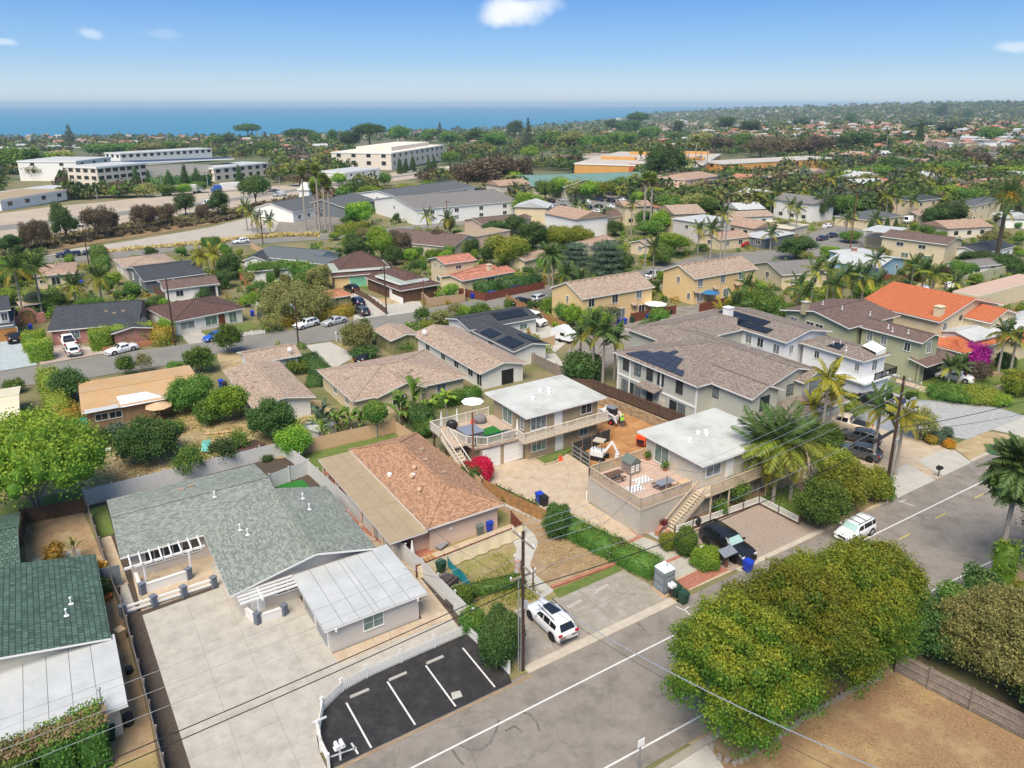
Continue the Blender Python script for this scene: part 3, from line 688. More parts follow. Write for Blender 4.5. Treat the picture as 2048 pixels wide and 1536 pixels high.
def gdoor(B,face,t,w=4.6,h=2.1,m=None,z=0):
    key=('g',w,h,(m or white).name)
    if key not in WM:
        a=MB(); X=Vector((1,0,0)); Y=Vector((0,1,0)); a.box((-w/2-.1,-.04,0),X,Y,w+.2,.04,h+.1)
        b=MB()
        for i in range(4): b.box((-w/2,-.075,.03+i*h/4),X,Y,w,.034,h/4-.04)
        WM[key]=(a.mesh('garage_door',[white]),b.mesh('door_panels',[m or white]))
    return attach(B,face,t,z,'garage_door',WM[key],'door_panels')
def block(hs,P0=None,P1=None,P2=None,P3=None,z=2.6,roof='gable_u',pitch=.3,over=.5,wall=None,rm=None,trim=None,z0=0,uv=None,grid=None,walls=True,sym=.5,base=None,thick=.16,name='roof',zb=0,dep=None):
    """eave rectangle from pixel corners (P0 nearest, P1 to the right, P2 to the left/back, P3 far) at height z"""
    B=Block(); B.h=hs; B.over=over; B.z0=z0; wall=wall or whitew; rm=rm or sh_tan; trim=trim or white
    if uv:
        u0,u1,v0,v1=uv; B.eu,B.ev=EU.copy(),EV.copy(); o=W(u0,v0); B.Lu=u1-u0; B.Lv=v1-v0; gz=0
    else:
        if base: z=solve_h(G(*P0),base)
        p=[(G(*q)+VZ(z) if base else G(*q,z)) if q else None for q in (P0,P1,P2,P3)]
        gz=p[0].z-z if p[0] is not None else next(q for q in p if q is not None).z-z
        for q in p:
            if q is not None: q.z=0
        a,b,c,d=p
        if grid is None: grid=False
        if a is None: a=b+c-d
        eu=(b-a) if b is not None else (d-c)
        if d is not None and c is not None and b is not None and P0: eu=(b-a)+(d-c)
        eu.normalize(); ev=Vector((-eu.y,eu.x,0))
        if grid: eu,ev=EU.copy(),EV.copy()
        B.eu,B.ev=eu,ev
        us=[(q-a).dot(eu) for q in (b,d) if q is not None]; vs_=[(q-a).dot(ev) for q in (c,d) if q is not None]
        B.Lu=sum(us)/len(us); B.Lv=dep or (sum(vs_)/len(vs_) if vs_ else 8)
        o=a
    B.o=o; B.z=z; B.gz=gz; B.z0=z0+gz
    def pt(x,y,zz): q=o+B.eu*x+B.ev*y; return Vector((q.x,q.y,zz+gz))
    B.pt=pt
    Lu,Lv=B.Lu,B.Lv
    if roof in('hip','gable_u','gable_v','hip_u','hip_v') and roof.startswith('hip'): roof='hip'
    rg=None
    th=VZ(-thick); R_=MB()
    c4=[pt(0,0,z),pt(Lu,0,z),pt(Lu,Lv,z),pt(0,Lv,z)]
    if roof=='gable_u':
        zr=z+pitch*Lv*sym; r0,r1=pt(0,Lv*sym,zr),pt(Lu,Lv*sym,zr); pl=[[c4[0],c4[1],r1,r0],[r0,r1,c4[2],c4[3]]]; rg=(r0,r1)
    elif roof=='gable_v':
        zr=z+pitch*Lu*sym; r0,r1=pt(Lu*sym,0,zr),pt(Lu*sym,Lv,zr); pl=[[c4[1],c4[2],r1,r0],[c4[3],c4[0],r0,r1]]; rg=(r0,r1)
    elif roof=='hip':
        m=min(Lu,Lv)/2; zr=z+pitch*m
        if Lu>=Lv: r0,r1=pt(m,Lv/2,zr),pt(Lu-m,Lv/2,zr); pl=[[c4[0],c4[1],r1,r0],[c4[1],c4[2],r1],[c4[2],c4[3],r0,r1],[c4[3],c4[0],r0]]
        else: r0,r1=pt(Lu/2,m,zr),pt(Lu/2,Lv-m,zr); pl=[[c4[0],c4[1],r0],[c4[1],c4[2],r1,r0],[c4[2],c4[3],r1],[c4[3],c4[0],r0,r1]]
        rg=(r0,r1)
    elif roof=='flat': zr=z; pl=[c4]
    elif roof=='shed_v': zr=z+pitch*Lv; pl=[[c4[0],c4[1],pt(Lu,Lv,zr),pt(0,Lv,zr)]]
    elif roof=='shed_u': zr=z+pitch*Lu; pl=[[c4[0],pt(Lu,0,zr),pt(Lu,Lv,zr),c4[3]]]
    B.zr=zr
    B.planes=pl
    for q in pl:
        n=len(q); R_.add(q,[tuple(range(n))],0); R_.add([x+th for x in q],[tuple(range(n))[::-1]],1)
        for i in range(n):
            a_,b_=q[i],q[(i+1)%n]
            R_.add([a_,b_,b_+th,a_+th],[(0,3,2,1)],1)
    B.roof=part(name,R_,[rm,trim],hs)
    if rg and roof!='flat':
        K=MB(); K.beam(rg[0]+VZ(.03),rg[1]+VZ(.03),.3,.06)
        if roof=='hip':
            m=min(Lu,Lv)/2
            es=[(c4[0],r0),(c4[3],r0 if Lu>=Lv else r1),(c4[1],r1 if Lu>=Lv else r0),(c4[2],r1)]
            for a_,b_ in es: K.beam(a_+VZ(.03),b_+VZ(.03),.26,.05)
        part('ridge_cap',K,[rm],hs)
    # gutters / fascia along eaves
    if walls:
        w_=MB(); q=[pt(over,over,0),pt(Lu-over,over,0),pt(Lu-over,Lv-over,0),pt(over,Lv-over,0)]
        def roofz(x,y):
            if roof=='gable_u': return z+(pitch*y if y<=Lv*sym else (zr-z)*(Lv-y)/(Lv*(1-sym)))
            if roof=='gable_v': return z+(pitch*x if x<=Lu*sym else (zr-z)*(Lu-x)/(Lu*(1-sym)))
            if roof=='shed_v': return z+pitch*y
            if roof=='shed_u': return z+pitch*x
            if roof=='hip': return z+pitch*min(x,y,Lu-x,Lv-y)
            return z
        cs=[(over,over),(Lu-over,over),(Lu-over,Lv-over),(over,Lv-over)]
        for i in range(4):
            a_,b_=cs[i],cs[(i+1)%4]; mids=[]
            if roof=='gable_u' and i in(1,3): mids=[(a_[0],Lv*sym)]
            if roof=='gable_v' and i in(0,2): mids=[(Lu*sym,a_[1])]
            top=[b_]+mids+[a_]
            w_.add([pt(a_[0],a_[1],z0+zb-(.3 if z0==0 else 0)),pt(b_[0],b_[1],z0+zb-(.3 if z0==0 else 0))]+[pt(x,y,roofz(x,y)-thick*.9) for x,y in top],[tuple(range(2+len(top)))],0)
        part('wall',w_,[wall],hs)
    return B
def on_roof(B,a,b,i=0):
    """point on roof plane i at fractions a,b (bilinear)"""
    q=B.planes[i]
    if len(q)==3: q=q+[q[2]]
    return (q[0]*(1-a)+q[1]*a)*(1-b)+(q[3]*(1-a)+q[2]*a)*b
def vents(B,lst,kind='pipe'):
    for a,b,i in lst:
        p=on_roof(B,a,b,i); m=MB()
        if kind=='pipe': m.cbox(p+VZ(.02),(.32,.26,.04),.5); m.cyl(p,.05,.5,8); m.cyl(p+VZ(.48),.09,.1,8)
        elif kind=='box': m.cbox(p+VZ(.06),(.5,.35,.2),.5)
        elif kind=='dome': m.cyl(p,.22,.15,10); m.ball(p+VZ(.2),(.26,.26,.16),8,5)
        elif kind=='turbine': m.cyl(p-VZ(.1),.14,.3,8); m.ball(p+VZ(.35),.24,8,6)
        part('roof_vent',m,[{'pipe':pwhite,'box':sh_tan,'dome':pwhite,'turbine':wood_p}[kind]],B.h)
def panels(B,i,cols,rows,a0,a1,b0,b1,m=None,skip=()):
    """solar panels on roof plane i, each a part"""
    for c in range(cols):
        for r in range(rows):
            if (c,r) in skip: continue
            A=[on_roof(B,a0+(a1-a0)*(c+x)/cols,b0+(b1-b0)*(r+y)/rows,i) for x,y in ((.02,.02),(.98,.02),(.98,.97),(.02,.97))]
            n=(A[1]-A[0]).cross(A[3]-A[0]).normalized(); n*=1 if n.z>0 else -1
            mb=MB(); up=[q+n*.14 for q in A]; dn=[q+n*.1 for q in A]; k=MB()
            mb.add(up+dn,[(0,1,2,3),(7,6,5,4),(0,4,5,1),(1,5,6,2),(2,6,7,3),(3,7,4,0)],0)
            part('solar_panel',mb,[m or solar],B.h)
def chimney(B,a,b,i,w=.9,d=.9,h=1.4,m=None,cap=None):
    p=on_roof(B,a,b,i); mb=MB(); rot=atan2(B.eu.y,B.eu.x); mb.cbox(p+VZ(h/2-.3),(w,d,h+.6),rot); c=part('chimney',mb,[m or brickr],B.h)
    k=MB().cbox(p+VZ(h+.05),(w+.2,d+.2,.12),rot); q=part('chimney_cap',k,[cap or conc2],c)
def clip(poly,ax,val,keep_less):
    out=[]
    for i in range(len(poly)):
        a,b=poly[i],poly[(i+1)%len(poly)]; ia=(a[ax]<=val)==keep_less; ib=(b[ax]<=val)==keep_less
        if ia: out.append(a)
        if ia!=ib:
            t=(val-a[ax])/(b[ax]-a[ax]); out.append((a[0]+(b[0]-a[0])*t,a[1]+(b[1]-a[1])*t))
    return out
def area(p): return abs(sum(p[i][0]*p[(i+1)%len(p)][1]-p[(i+1)%len(p)][0]*p[i][1] for i in range(len(p))))/2
def slabs(poly,us,vs_,zt,m,parent,nm='slab',gap=.02,th=.05,jit=.003,off=0,limit=300,stuff=None,ang=None,cen=None):
    """tile a uv polygon into separate slabs at cut lines us, vs_; proud tops with open joints"""
    mb2=MB(); cnt=0
    for j in range(len(vs_)-1):
        sh=off*(j%2)
        uu=[x+sh for x in us]
        for i in range(len(uu)-1):
            p=clip(clip(clip(clip(poly,0,uu[i+1]-gap/2,True),0,uu[i]+gap/2,False),1,vs_[j+1]-gap/2,True),1,vs_[j]+gap/2,False)
            if len(p)<3 or area(p)<.002: continue
            w=[tuple(W(*q))[:2] for q in p]; z=zt+ru(-jit,jit); cnt+=1
            if cnt<=limit:
                mb=MB().prism(w,z-th,z); part(nm,mb,[m],parent,local=False)
            else: mb2.prism(w,z-th,z)
    if mb2.v: part(stuff or nm+'_field',mb2,[m],parent,kind='stuff')
def rng_(a,b,s):
    n=max(1,round((b-a)/s)); return [a+(b-a)*i/n for i in range(n+1)]
def gpoly(name,pts,m,z,pix=True,parent=None,kind='structure',th=0):
    P=[G(*p) if pix else W(*p) for p in pts]; mb=MB()
    q=[(p.x,p.y) for p in P]
    far=max(p.y for p in P)>262
    if far:
        from mathutils.geometry import delaunay_2d_cdt
        # refine: grid points inside polygon so that it follows the terrain
        v,e,f,_,_,_=delaunay_2d_cdt([Vector(x) for x in q],[],[list(range(len(q)))],1,1e-4)
        T3=[tuple(Vector(v[i]) for i in t) for t in f]
        for _k in range(4):
            nt_=[]
            for a,b,c in T3:
                if max((a-b).length,(b-c).length,(c-a).length)<14: nt_.append((a,b,c)); continue
                d,e_,f_=(a+b)/2,(b+c)/2,(c+a)/2; nt_+=[(a,d,f_),(d,b,e_),(f_,e_,c),(d,e_,f_)]
            T3=nt_
        for t in T3:
            vs3=[(p.x,p.y,tz(p.x,p.y)+z) for p in t]
            if (t[1]-t[0]).cross(t[2]-t[0])<0: vs3=vs3[::-1]
            mb.add(vs3,[(0,1,2)])
        return struct(name,mb,[m],parent,kind)
    if th: mb.prism(q,z-th,z)
    else:
        n=len(q); ar=sum(q[i][0]*q[(i+1)%n][1]-q[(i+1)%n][0]*q[i][1] for i in range(n))
        if ar<0: q=q[::-1]
        mb.add([(x,y,z) for x,y in q],[tuple(range(n))])
    return struct(name,mb,[m],parent,kind)
def uvpoly(pts,z=0): return [UVp(x,y,z) for x,y in pts]
# ================= fences
FB={}
def fence(path,h,label,m=None,bw=.15,gap=0.,style='plank',post=2.4,pm=None,pix=True,cat='fence',nm='fence',z0=0,rails=True,th=.025,bl=None,side=1,limit=300,postw=.1,ztop=False,base=None):
    pts=[G(*p,h if ztop else 0) if pix else W(*p) for p in path]
    for p in pts: p.z=0 if not ztop else 0
    m=m or wood_b; e=thing(nm,label,cat,pts[0]+VZ(z0)); cnt=0; far=MB(); tot=0
    for a,b in zip(pts,pts[1:]):
        L=(b-a).length
        if L<.05: continue
        d=(b-a)/L; n_=Vector((-d.y,d.x,0)); rz=atan2(d.y,d.x)
        n=max(1,round(L/(bw+gap))); st=L/n
        key=('b',round(bw,2),round(h,2),m.name,style)
        if key not in FB:
            q=MB()
            if style=='picket': q.add([(-bw/2,-th/2,.08),(bw/2,-th/2,.08),(bw/2,-th/2,h-.08),(0,-th/2,h),(-bw/2,-th/2,h-.08),(-bw/2,th/2,.08),(bw/2,th/2,.08),(bw/2,th/2,h-.08),(0,th/2,h),(-bw/2,th/2,h-.08)],[(0,1,2,3,4),(9,8,7,6,5),(0,5,6,1),(1,6,7,2),(2,7,8,3),(3,8,9,4),(4,9,5,0)])
            else: q.cbox((0,0,h/2),(bw*.93,th,h-.04))
            FB[key]=q.mesh('board',[m])
        for i in range(n):
            p=a+d*(st*(i+.5)); zz=ru(-.02,.02) if style=='plank' else 0
            if cnt<limit:
                o=NO('board',FB[key]); LK(o); o.parent=e; o.location=p-pts[0]+n_*ru(-.006,.006)+VZ(zz); o.rotation_euler=(0,0,rz)
                if st>bw: pass
                cnt+=1
            else: far.cbox(p+VZ(h/2+z0+zz),(bw*.93,th,h-.04),rz)
        if rails:
            R2=MB()
            for zr in ((.25,h-.25) if h<1.3 else (.3,h/2,h-.25)): R2.beam(a+n_*.045*side+VZ(zr+z0),b+n_*.045*side+VZ(zr+z0),.04,.09)
            part('rail',R2,[pm or m],e)
        np_=max(1,round(L/post)); 
        for i in range(np_+1):
            key2=('p',postw,round(h,2),(pm or m).name)
            if key2 not in FB:
                q=MB().cbox((0,0,h/2+.04),(postw,postw,h+.1)); q.cbox((0,0,h+.11),(postw+.05,postw+.05,.04)); FB[key2]=q.mesh('post',[pm or m])
            o=NO('post',FB[key2]); LK(o); o.parent=e; o.location=a+d*(L*i/np_)-pts[0]+n_*.09*side; o.rotation_euler=(0,0,rz)
    if far.v: part('board_run',far,[m],e,kind='stuff')
    return e
def wallrun(path,h,th,m,label,cat='wall',nm='garden_wall',pix=True,z0=0,cap=None):
    pts=[G(*p) if pix else W(*p) for p in path]; mb=MB(); c=MB()
    for a,b in zip(pts,pts[1:]):
        mb.beam(a+VZ(h/2+z0),b+VZ(h/2+z0),th,h); 
        if cap: c.beam(a+VZ(h+z0+.04),b+VZ(h+z0+.04),th+.1,.08)
    o=single(nm,mb,[m],label,cat)
    if cap: part('coping',c,[cap],o)
    return o
def railing(e,path,zb,h,m,step=.14,postd=1.5,rail=.09):
    """posts, balusters and rails as parts of e; path of world points (xy)"""
    for a,b in zip(path,path[1:]):
        a=Vector(a);b=Vector(b); L=(b-a).length
        if L<.05: continue
        d=(b-a)/L; r=MB(); r.beam(a+VZ(zb+h),b+VZ(zb+h),rail+.03,.06); r.beam(a+VZ(zb+.12),b+VZ(zb+.12),.05,.06); part('rail',r,[m],e)
        key=('bal',round(h,2),m.name)
        if key not in FB: q=MB().cbox((0,0,h/2),(.045,.045,h-.1)); FB[key]=q.mesh('baluster',[m]); q=MB().cbox((0,0,h/2+.03),(.12,.12,h+.14)); FB[key+('p',)]=q.mesh('post',[m])
        n=max(1,int(L/step)); rz=atan2(d.y,d.x)
        base=wloc(e)
        for i in range(1,n):
            o=NO('baluster',FB[key]); LK(o); o.parent=e; p=a+d*(L*i/n); o.location=Vector((p.x,p.y,p.z+zb))-base; o.rotation_euler=(0,0,rz)
        k=max(1,round(L/postd))
        for i in range(k+1):
            o=NO('post',FB[key+('p',)]); LK(o); o.parent=e; p=a+d*(L*i/k); o.location=Vector((p.x,p.y,p.z+zb))-base; o.rotation_euler=(0,0,rz)
# ================= poles and wires
def pole(px,ytop,ybase,label,r=.16,m=None,arms=(),xtop=None,lamp=None,nm='utility_pole',cat='utility pole'):
    b=G(px,ybase); h=solve_h(b,ytop); e=thing(nm,label,cat,b); q=MB().tube([(0,0,-.1),(0,0,h)],[r,r*.7],9); pl('shaft',q,[m or pole_w],e)
    pos=[]
    for z,L,az,n in arms:
        d=Vector((cos(az),sin(az),0)); q=MB().beam(VZ(h-z)-d*L/2,VZ(h-z)+d*L/2,.1,.12); q2=pl('crossarm',q,[m if m and m is not galv else wood_g],e)
        for i in range(n):
            t=-.48+.96*i/max(n-1,1); p=VZ(h-z+.06)+d*L*t; k=MB().cyl(p,.03,.12,6); k.cyl(p+VZ(.1),.06,.1,8); pl('insulator',k,[pwhite],q2); pos.append(b+p+VZ(.2))
    if lamp:
        d=Vector((cos(lamp),sin(lamp),0)); q=MB().tube([(0,0,h*.72),d*1.+VZ(h*.78),d*2+VZ(h*.79)],.04,6); q.cbox(d*2.3+VZ(h*.79),(.7,.28,.14),lamp); pl('street_lamp',q,[galv],e)
    e['h']=h
    return e,b,h,pos
def wire(a,b,sag,label,r=.016,m=None,group=None,n=18):
    a=Vector(a);b=Vector(b); pts=[]
    for i in range(n+1):
        t=i/n; p=a.lerp(b,t); p.z-=sag*4*t*(1-t); pts.append(p)
    q=MB().tube(pts,r,5); return single('overhead_wire',q,[m or blackm],label,'wire',group,base=tuple(a))
# ================= vehicles
def car(kind,pm,px,py,az,label,rim=None,glass=None,z=0,L=None,plate=True,grp=None,top=None):
    """px,py: pixel of the ground point below the car's middle; az: heading in grid degrees (0=+u,90=+v)"""
    K={# L,W,H, list of stations x/L, belt, roof(0=none), width
    'suv':(4.65,1.86,1.68,[(0,.62,0,.78),(.03,.8,0,.9),(.12,.95,0,.97),(.26,1.04,0,1),(.30,1.06,0,1),(.43,1.06,1.55,1),(.55,1.07,1.65,1),(.72,1.09,1.64,1),(.88,1.12,1.54,.98),(.97,1.06,0,.96),(1,.8,0,.88)]),
    'bigsuv':(5.2,2.03,1.9,[(0,.8,0,.86),(.02,1.0,0,.94),(.10,1.16,0,.98),(.25,1.2,0,1),(.29,1.22,0,1),(.38,1.24,1.78,1),(.5,1.24,1.88,1),(.8,1.24,1.88,1),(.94,1.24,1.8,.98),(.985,1.15,0,.96),(1,.8,0,.93)]),
    'boxy':(4.25,1.76,1.64,[(0,.6,0,.8),(.03,.78,0,.9),(.12,.92,0,.97),(.2,.98,0,1),(.24,1.0,0,1),(.36,1.04,1.56,1),(.5,1.06,1.63,1),(.8,1.08,1.63,1),(.93,1.08,1.58,.97),(.985,1.0,0,.95),(1,.7,0,.9)]),
    'sedan':(4.8,1.84,1.44,[(0,.55,0,.78),(.03,.68,0,.9),(.12,.82,0,.97),(.27,.92,0,1),(.31,.94,0,1),(.44,.96,1.38,1),(.55,.97,1.44,1),(.68,.99,1.38,1),(.8,1.0,0,.99),(.84,1.0,0,.98),(.96,.98,0,.94),(1,.7,0,.86)]),
    'hatch':(4.2,1.76,1.45,[(0,.55,0,.78),(.03,.7,0,.9),(.12,.84,0,.97),(.24,.92,0,1),(.28,.94,0,1),(.42,.96,1.38,1),(.55,.97,1.45,1),(.78,.99,1.41,1),(.86,1.0,1.34,.98),(.97,.96,0,.95),(1,.7,0,.88)]),
    'van':(5.9,2.0,2.5,[(0,.8,0,.84),(.02,1.05,0,.93),(.09,1.2,0,.98),(.14,1.28,0,1),(.16,1.3,0,1),(.27,1.4,2.3,1),(.34,1.4,2.48,1),(.7,1.4,2.5,1),(.97,1.4,2.46,.99),(.99,1.3,0,.97),(1,.9,0,.95)]),
    'pickup':(5.7,1.98,1.88,[(0,.8,0,.86),(.02,1.0,0,.94),(.1,1.12,0,.98),(.23,1.17,0,1),(.27,1.18,0,1),(.35,1.2,1.78,1),(.45,1.2,1.88,1),(.58,1.2,1.84,1),(.62,1.2,0,1),(.64,1.2,0,1),(.985,1.2,0,.99),(1,.9,0,.97)])}[kind]
    L0,Wd,H,ST=K; L=L or L0; hw=Wd/2; sill=.3 if kind not in('sedan','hatch') else .22
    gp=G(px,py,z); gp.z=z+(tz(gp.x,gp.y) if gp.y>262 else 0); rz=atan2((EU*cos(R(az))+EV*sin(R(az))).y,(EU*cos(R(az))+EV*sin(R(az))).x)
    nm={'suv':'parked_suv','bigsuv':'large_suv','boxy':'compact_wagon','sedan':'parked_sedan','hatch':'parked_hatchback','van':'parked_van','pickup':'pickup_truck'}[kind]
    e=thing(nm,label,{'van':'van','pickup':'pickup'}.get(kind,'car'),gp,rz,grp)
    def sec(x,b,r,w):
        X=L/2-x*L; w=hw*w; rr=r if r else b+.035
        if r: P=[(w*.9,sill-.06),(w,sill+.12),(w*1.0,(sill+b)/2+.06),(w*.985,b-.05),(w*.94,b),(w*.79,rr-.09),(w*.70,rr-.02),(0,rr+.012)]
        else: P=[(w*.9,sill-.06),(w,sill+.12),(w*1.0,(sill+b)/2+.06),(w*.97,b-.06),(w*.9,b-.01),(w*.75,b+.005),(w*.6,b+.02),(0,rr)]
        return [(X,y,zz) for y,zz in P]+[(X,-y,zz) for y,zz in P[-2::-1]]
    S=[sec(*s) for s in ST]; n=len(S[0]); mb=MB(); mb.v=[p for s in S for p in s]
    for i in range(len(S)-1):
        for j in range(n-1): mb.f.append((i*n+j,i*n+j+1,(i+1)*n+j+1,(i+1)*n+j)); mb.m.append(0)
        mb.f.append((i*n,(i+1)*n,(i+1)*n+n-1,i*n+n-1)); mb.m.append(1)
    mb.f.append(tuple(range(n))); mb.m.append(0); mb.f.append(tuple((len(S)-1)*n+j for j in range(n))[::-1]); mb.m.append(0)
    pl('body',mb,[pm,blackm],e,smooth=True)
    g=glass or carglass
    def pane(a,b,c,d,nm,m,mg=.06,of=.02):
        a,b,c,d=map(Vector,(a,b,c,d)); nn=(b-a).cross(d-a).normalized(); ce=(a+b+c+d)/4
        if nn.dot(ce-VZ(.9))<0: nn=-nn
        if abs(nn.y)<.3 and abs(nn.x)>.3: pass
        q=[]
        for s,t in ((mg,mg),(1-mg,mg),(1-mg,1-mg),(mg,1-mg)):
            q.append((a*(1-s)+b*s)*(1-t)+(d*(1-s)+c*s)*t+nn*of)
        k=MB().add(q,[(0,1,2,3)] if (q[1]-q[0]).cross(q[3]-q[0]).dot(nn)>0 else [(3,2,1,0)]); part(nm,k,[m],e,local=True)
    cab=[i for i,s in enumerate(ST) if s[2]]
    f0,c0,c1=cab[0]-1,cab[0],cab[-1]
    # windscreen, rear window
    pane(S[f0][4],S[f0][-5],S[c0][-7],S[c0][6],'windscreen',glass or carglass,.05,.03)
    r1=c1+1
    pane(S[r1][-5] if kind in('sedan','pickup') else S[r1][-5],S[r1][4] if kind in('sedan','pickup') else S[r1][4],S[c1][6],S[c1][-7],'rear_window',carglass,.09,.06)
    # side windows
    for sgn,a_,b_ in ((1,4,5),(-1,-5,-6)):
        pane(tuple(Vector(S[f0][a_]).lerp(Vector(S[c0][a_]),.35)),S[c0+1][a_],S[c0+1][b_],tuple(Vector(S[c0][b_]).lerp(Vector(S[f0][b_]),.08)),'side_window',carglass,.06)
        if kind!='van' :
            for i in range(c0+1,c1):
                pane(S[i][a_],S[i+1][a_],S[i+1][b_],S[i][b_],'side_window',carglass,.04)
    # wheels
    wr=.36 if kind not in('bigsuv','pickup','van') else .41
    fx=L/2-L*.185; rx=-(L/2-L*.2)
    wk=('wheel',wr,(rim or rims).name)
    if wk not in FB:
        q=MB().tube([(0,-.12,0),(0,.12,0)],wr,18); tm=q.mesh('wheel',[rubber]); q=MB().tube([(0,.1,0),(0,.125,0)],wr*.66,14); 
        for i in range(5): t=i*1.2566; q.beam((0,.128,0),(cos(t)*wr*.62,.128,sin(t)*wr*.62),.05,.03)
        q2=MB(); q2.tube([(0,-.125,0),(0,-.1,0)],wr*.66,14); q.v and None
        q.tube([(0,-.125,0),(0,-.1,0)],wr*.66,14); FB[wk]=(tm,q.mesh('rim',[rim or rims])); q=MB().tube([(0,-.02,0),(0,.02,0)],wr*1.17,18); FB[wk+('a',)]=q.mesh('wheel_arch',[blackm])
    for x in (fx,rx):
        for y in (hw-.105,-hw+.105):
            o=part('wheel',FB[wk][0],None,e); o.location=(x,y,wr); part('rim',FB[wk][1],None,o)
            a=part('wheel_arch',FB[wk+('a',)],None,e); a.location=(x,math.copysign(hw-.005,y),wr+.03)
    # lamps, bumpers, plate, mirrors
    b0=ST[1][1]
    for s in (1,-1):
        q=MB().cbox((L/2-.13,s*hw*.72,b0-.1),(.3,.34,.13),s*.35*-1); pl('headlight',q,[lampw],e)
        q=MB().cbox((-L/2+.07,s*hw*.78,min(ST[-2][1],1.1)-.13),(.16,.3,.16 if kind!='pickup' else .3),s*.15); pl('tail_light',q,[red],e)
        q=MB().cbox((L/2-ST[c0][0]*L+.22,s*(hw+.12),ST[c0][1]+.06),(.14,.2,.14)); pl('wing_mirror',q,[pm],e)
        q=MB().cbox((L/2-.5*L,s*(hw*.985),b0*.5+.42),(.16,.06,.03)); pl('door_handle',q,[pm],e)
    q=MB().cbox((L/2-.02,0,b0-.2),(.06,Wd*.42,.2)); pl('grille',q,[blackm],e)
    q=MB().cbox((L/2-.03,0,.36),(.12,Wd*.82,.16)); q.cbox((-L/2+.03,0,.38),(.12,Wd*.82,.16)); pl('bumper',q,[blackm if kind in('suv','van','bigsuv') else pm],e)
    if plate: q=MB().cbox((-L/2-.01,0,.66),(.03,.5,.15)); q.cbox((L/2+.045,0,.42),(.02,.5,.14)); pl('number_plate',q,[platem],e)
    if kind=='pickup':
        q=MB(); x0=L/2-.645*L; x1=-L/2+.12; q.cbox(((x0+x1)/2,0,1.236),(x0-x1,Wd*.8,.03)); pl('truck_bed',q,[blackm],e)
    if top=='sunroof': q=MB().cbox((-.1,0,H+.015),(1.25,.85,.02)); pl('sunroof',q,[carglass],e)
    if top=='rack':
        q=MB(); 
        for x in (.45,-.45): q.beam((x,-hw*.72,H+.1),(x,hw*.72,H+.1),.05,.04)
        pl('roof_rack',q,[blackm],e)
    if top in('sunroof','rails','rack'):
        for s in(1,-1): q=MB().beam((.75,s*hw*.71,H+.04),(-1.35,s*hw*.71,H+.03),.04,.05); pl('roof_rail',q,[blackm],e)
    return e
def wbin(px,py,m,label,az=0,s=1.,z=0,grp=None):
    p=G(px,py,z); e=thing('wheelie_bin',label,'bin',p,A0*0+AZU+R(az),grp)
    q=MB(); v=[(-.25,-.26,.05),(.25,-.26,.05),(.25,.26,.05),(-.25,.26,.05),(-.32,-.36,.95),(.32,-.36,.95),(.32,.36,.95),(-.32,.36,.95)]
    q.add([tuple(c*s for c in t) for t in v],[(0,3,2,1),(4,5,6,7),(0,1,5,4),(1,2,6,5),(2,3,7,6),(3,0,4,7)]); q.cbox((0,-.32*s,.82*s),(.56*s,.1*s,.08*s)); pl('body',q,[m],e)
    q=MB().add([tuple(c*s for c in t) for t in [(-.35,-.4,.95),(.35,-.4,.95),(.35,.42,.97),(-.35,.42,.97),(-.32,-.3,1.06),(.32,-.3,1.06),(.32,.3,1.09),(-.32,.3,1.09)]],[(0,3,2,1),(4,5,6,7),(0,1,5,4),(1,2,6,5),(2,3,7,6),(3,0,4,7)]); pl('lid',q,[m],e)
    for x in(-.28,.28): q=MB().tube([(x*s-.03,.3*s,.12*s),(x*s+.03,.3*s,.12*s)],.12*s,10); pl('wheel',q,[rubber],e)
    return e
# ================= ground, sea, air
def ground():
    ys=[-90+18*i for i in range(20)]; y=ys[-1]
    while y<13500: y+=max(9,(y-200)*.022); ys.append(y)
    ks=np.linspace(-1.25,1.25,170); X=np.array([[(yy+260)*k for k in ks] for yy in ys]); Y=np.repeat(np.array(ys)[:,None],len(ks),1)
    Z=np.maximum(tzA(X,Y),-52)-.06
    V=np.stack([X,Y,Z],-1).reshape(-1,3); nx=len(ks); F=[(j*nx+i,j*nx+i+1,(j+1)*nx+i+1,(j+1)*nx+i) for j in range(len(ys)-1) for i in range(nx-1)]
    me=bpy.data.meshes.new('ground'); me.from_pydata(V.tolist(),[],F); me.materials.append(scrub); me.materials.append(hillm)
    me.polygons.foreach_set('material_index',[1 if ys[j]>420 else 0 for j in range(len(ys)-1) for i in range(nx-1)]); me.polygons.foreach_set('use_smooth',[True]*len(F))
    o=NO('ground',me); LK(o); o['kind']='structure'
ground()
sea_m=mat('sea_water',(.02,.2,.3),(.015,.165,.265),.35,.0012,6,spec=.25)
mb=MB().quad((-26000,900,-45),(26000,900,-45),(26000,21600,-45),(-26000,21600,-45)); struct('sea',mb,[sea_m])
hz=bpy.data.materials.new('haze'); hz.use_nodes=True; t_=hz.node_tree; t_.nodes.remove(t_.nodes['Principled BSDF']); pv=N(t_,'ShaderNodeVolumePrincipled')
pv.inputs['Color'].default_value=(.62,.84,1,1); pv.inputs['Density'].default_value=.00009; pv.inputs['Anisotropy'].default_value=0; L_(t_,pv.outputs[0],t_.nodes['Material Output'].inputs['Volume'])
hz.cycles.homogeneous_volume=True if hasattr(hz.cycles,'homogeneous_volume') else None
mb=MB().box((-26500,-140,-54),(1,0,0),(0,1,0),53000,22000,54+62); o=struct('haze',mb,[hz]); o['kind']='stuff'
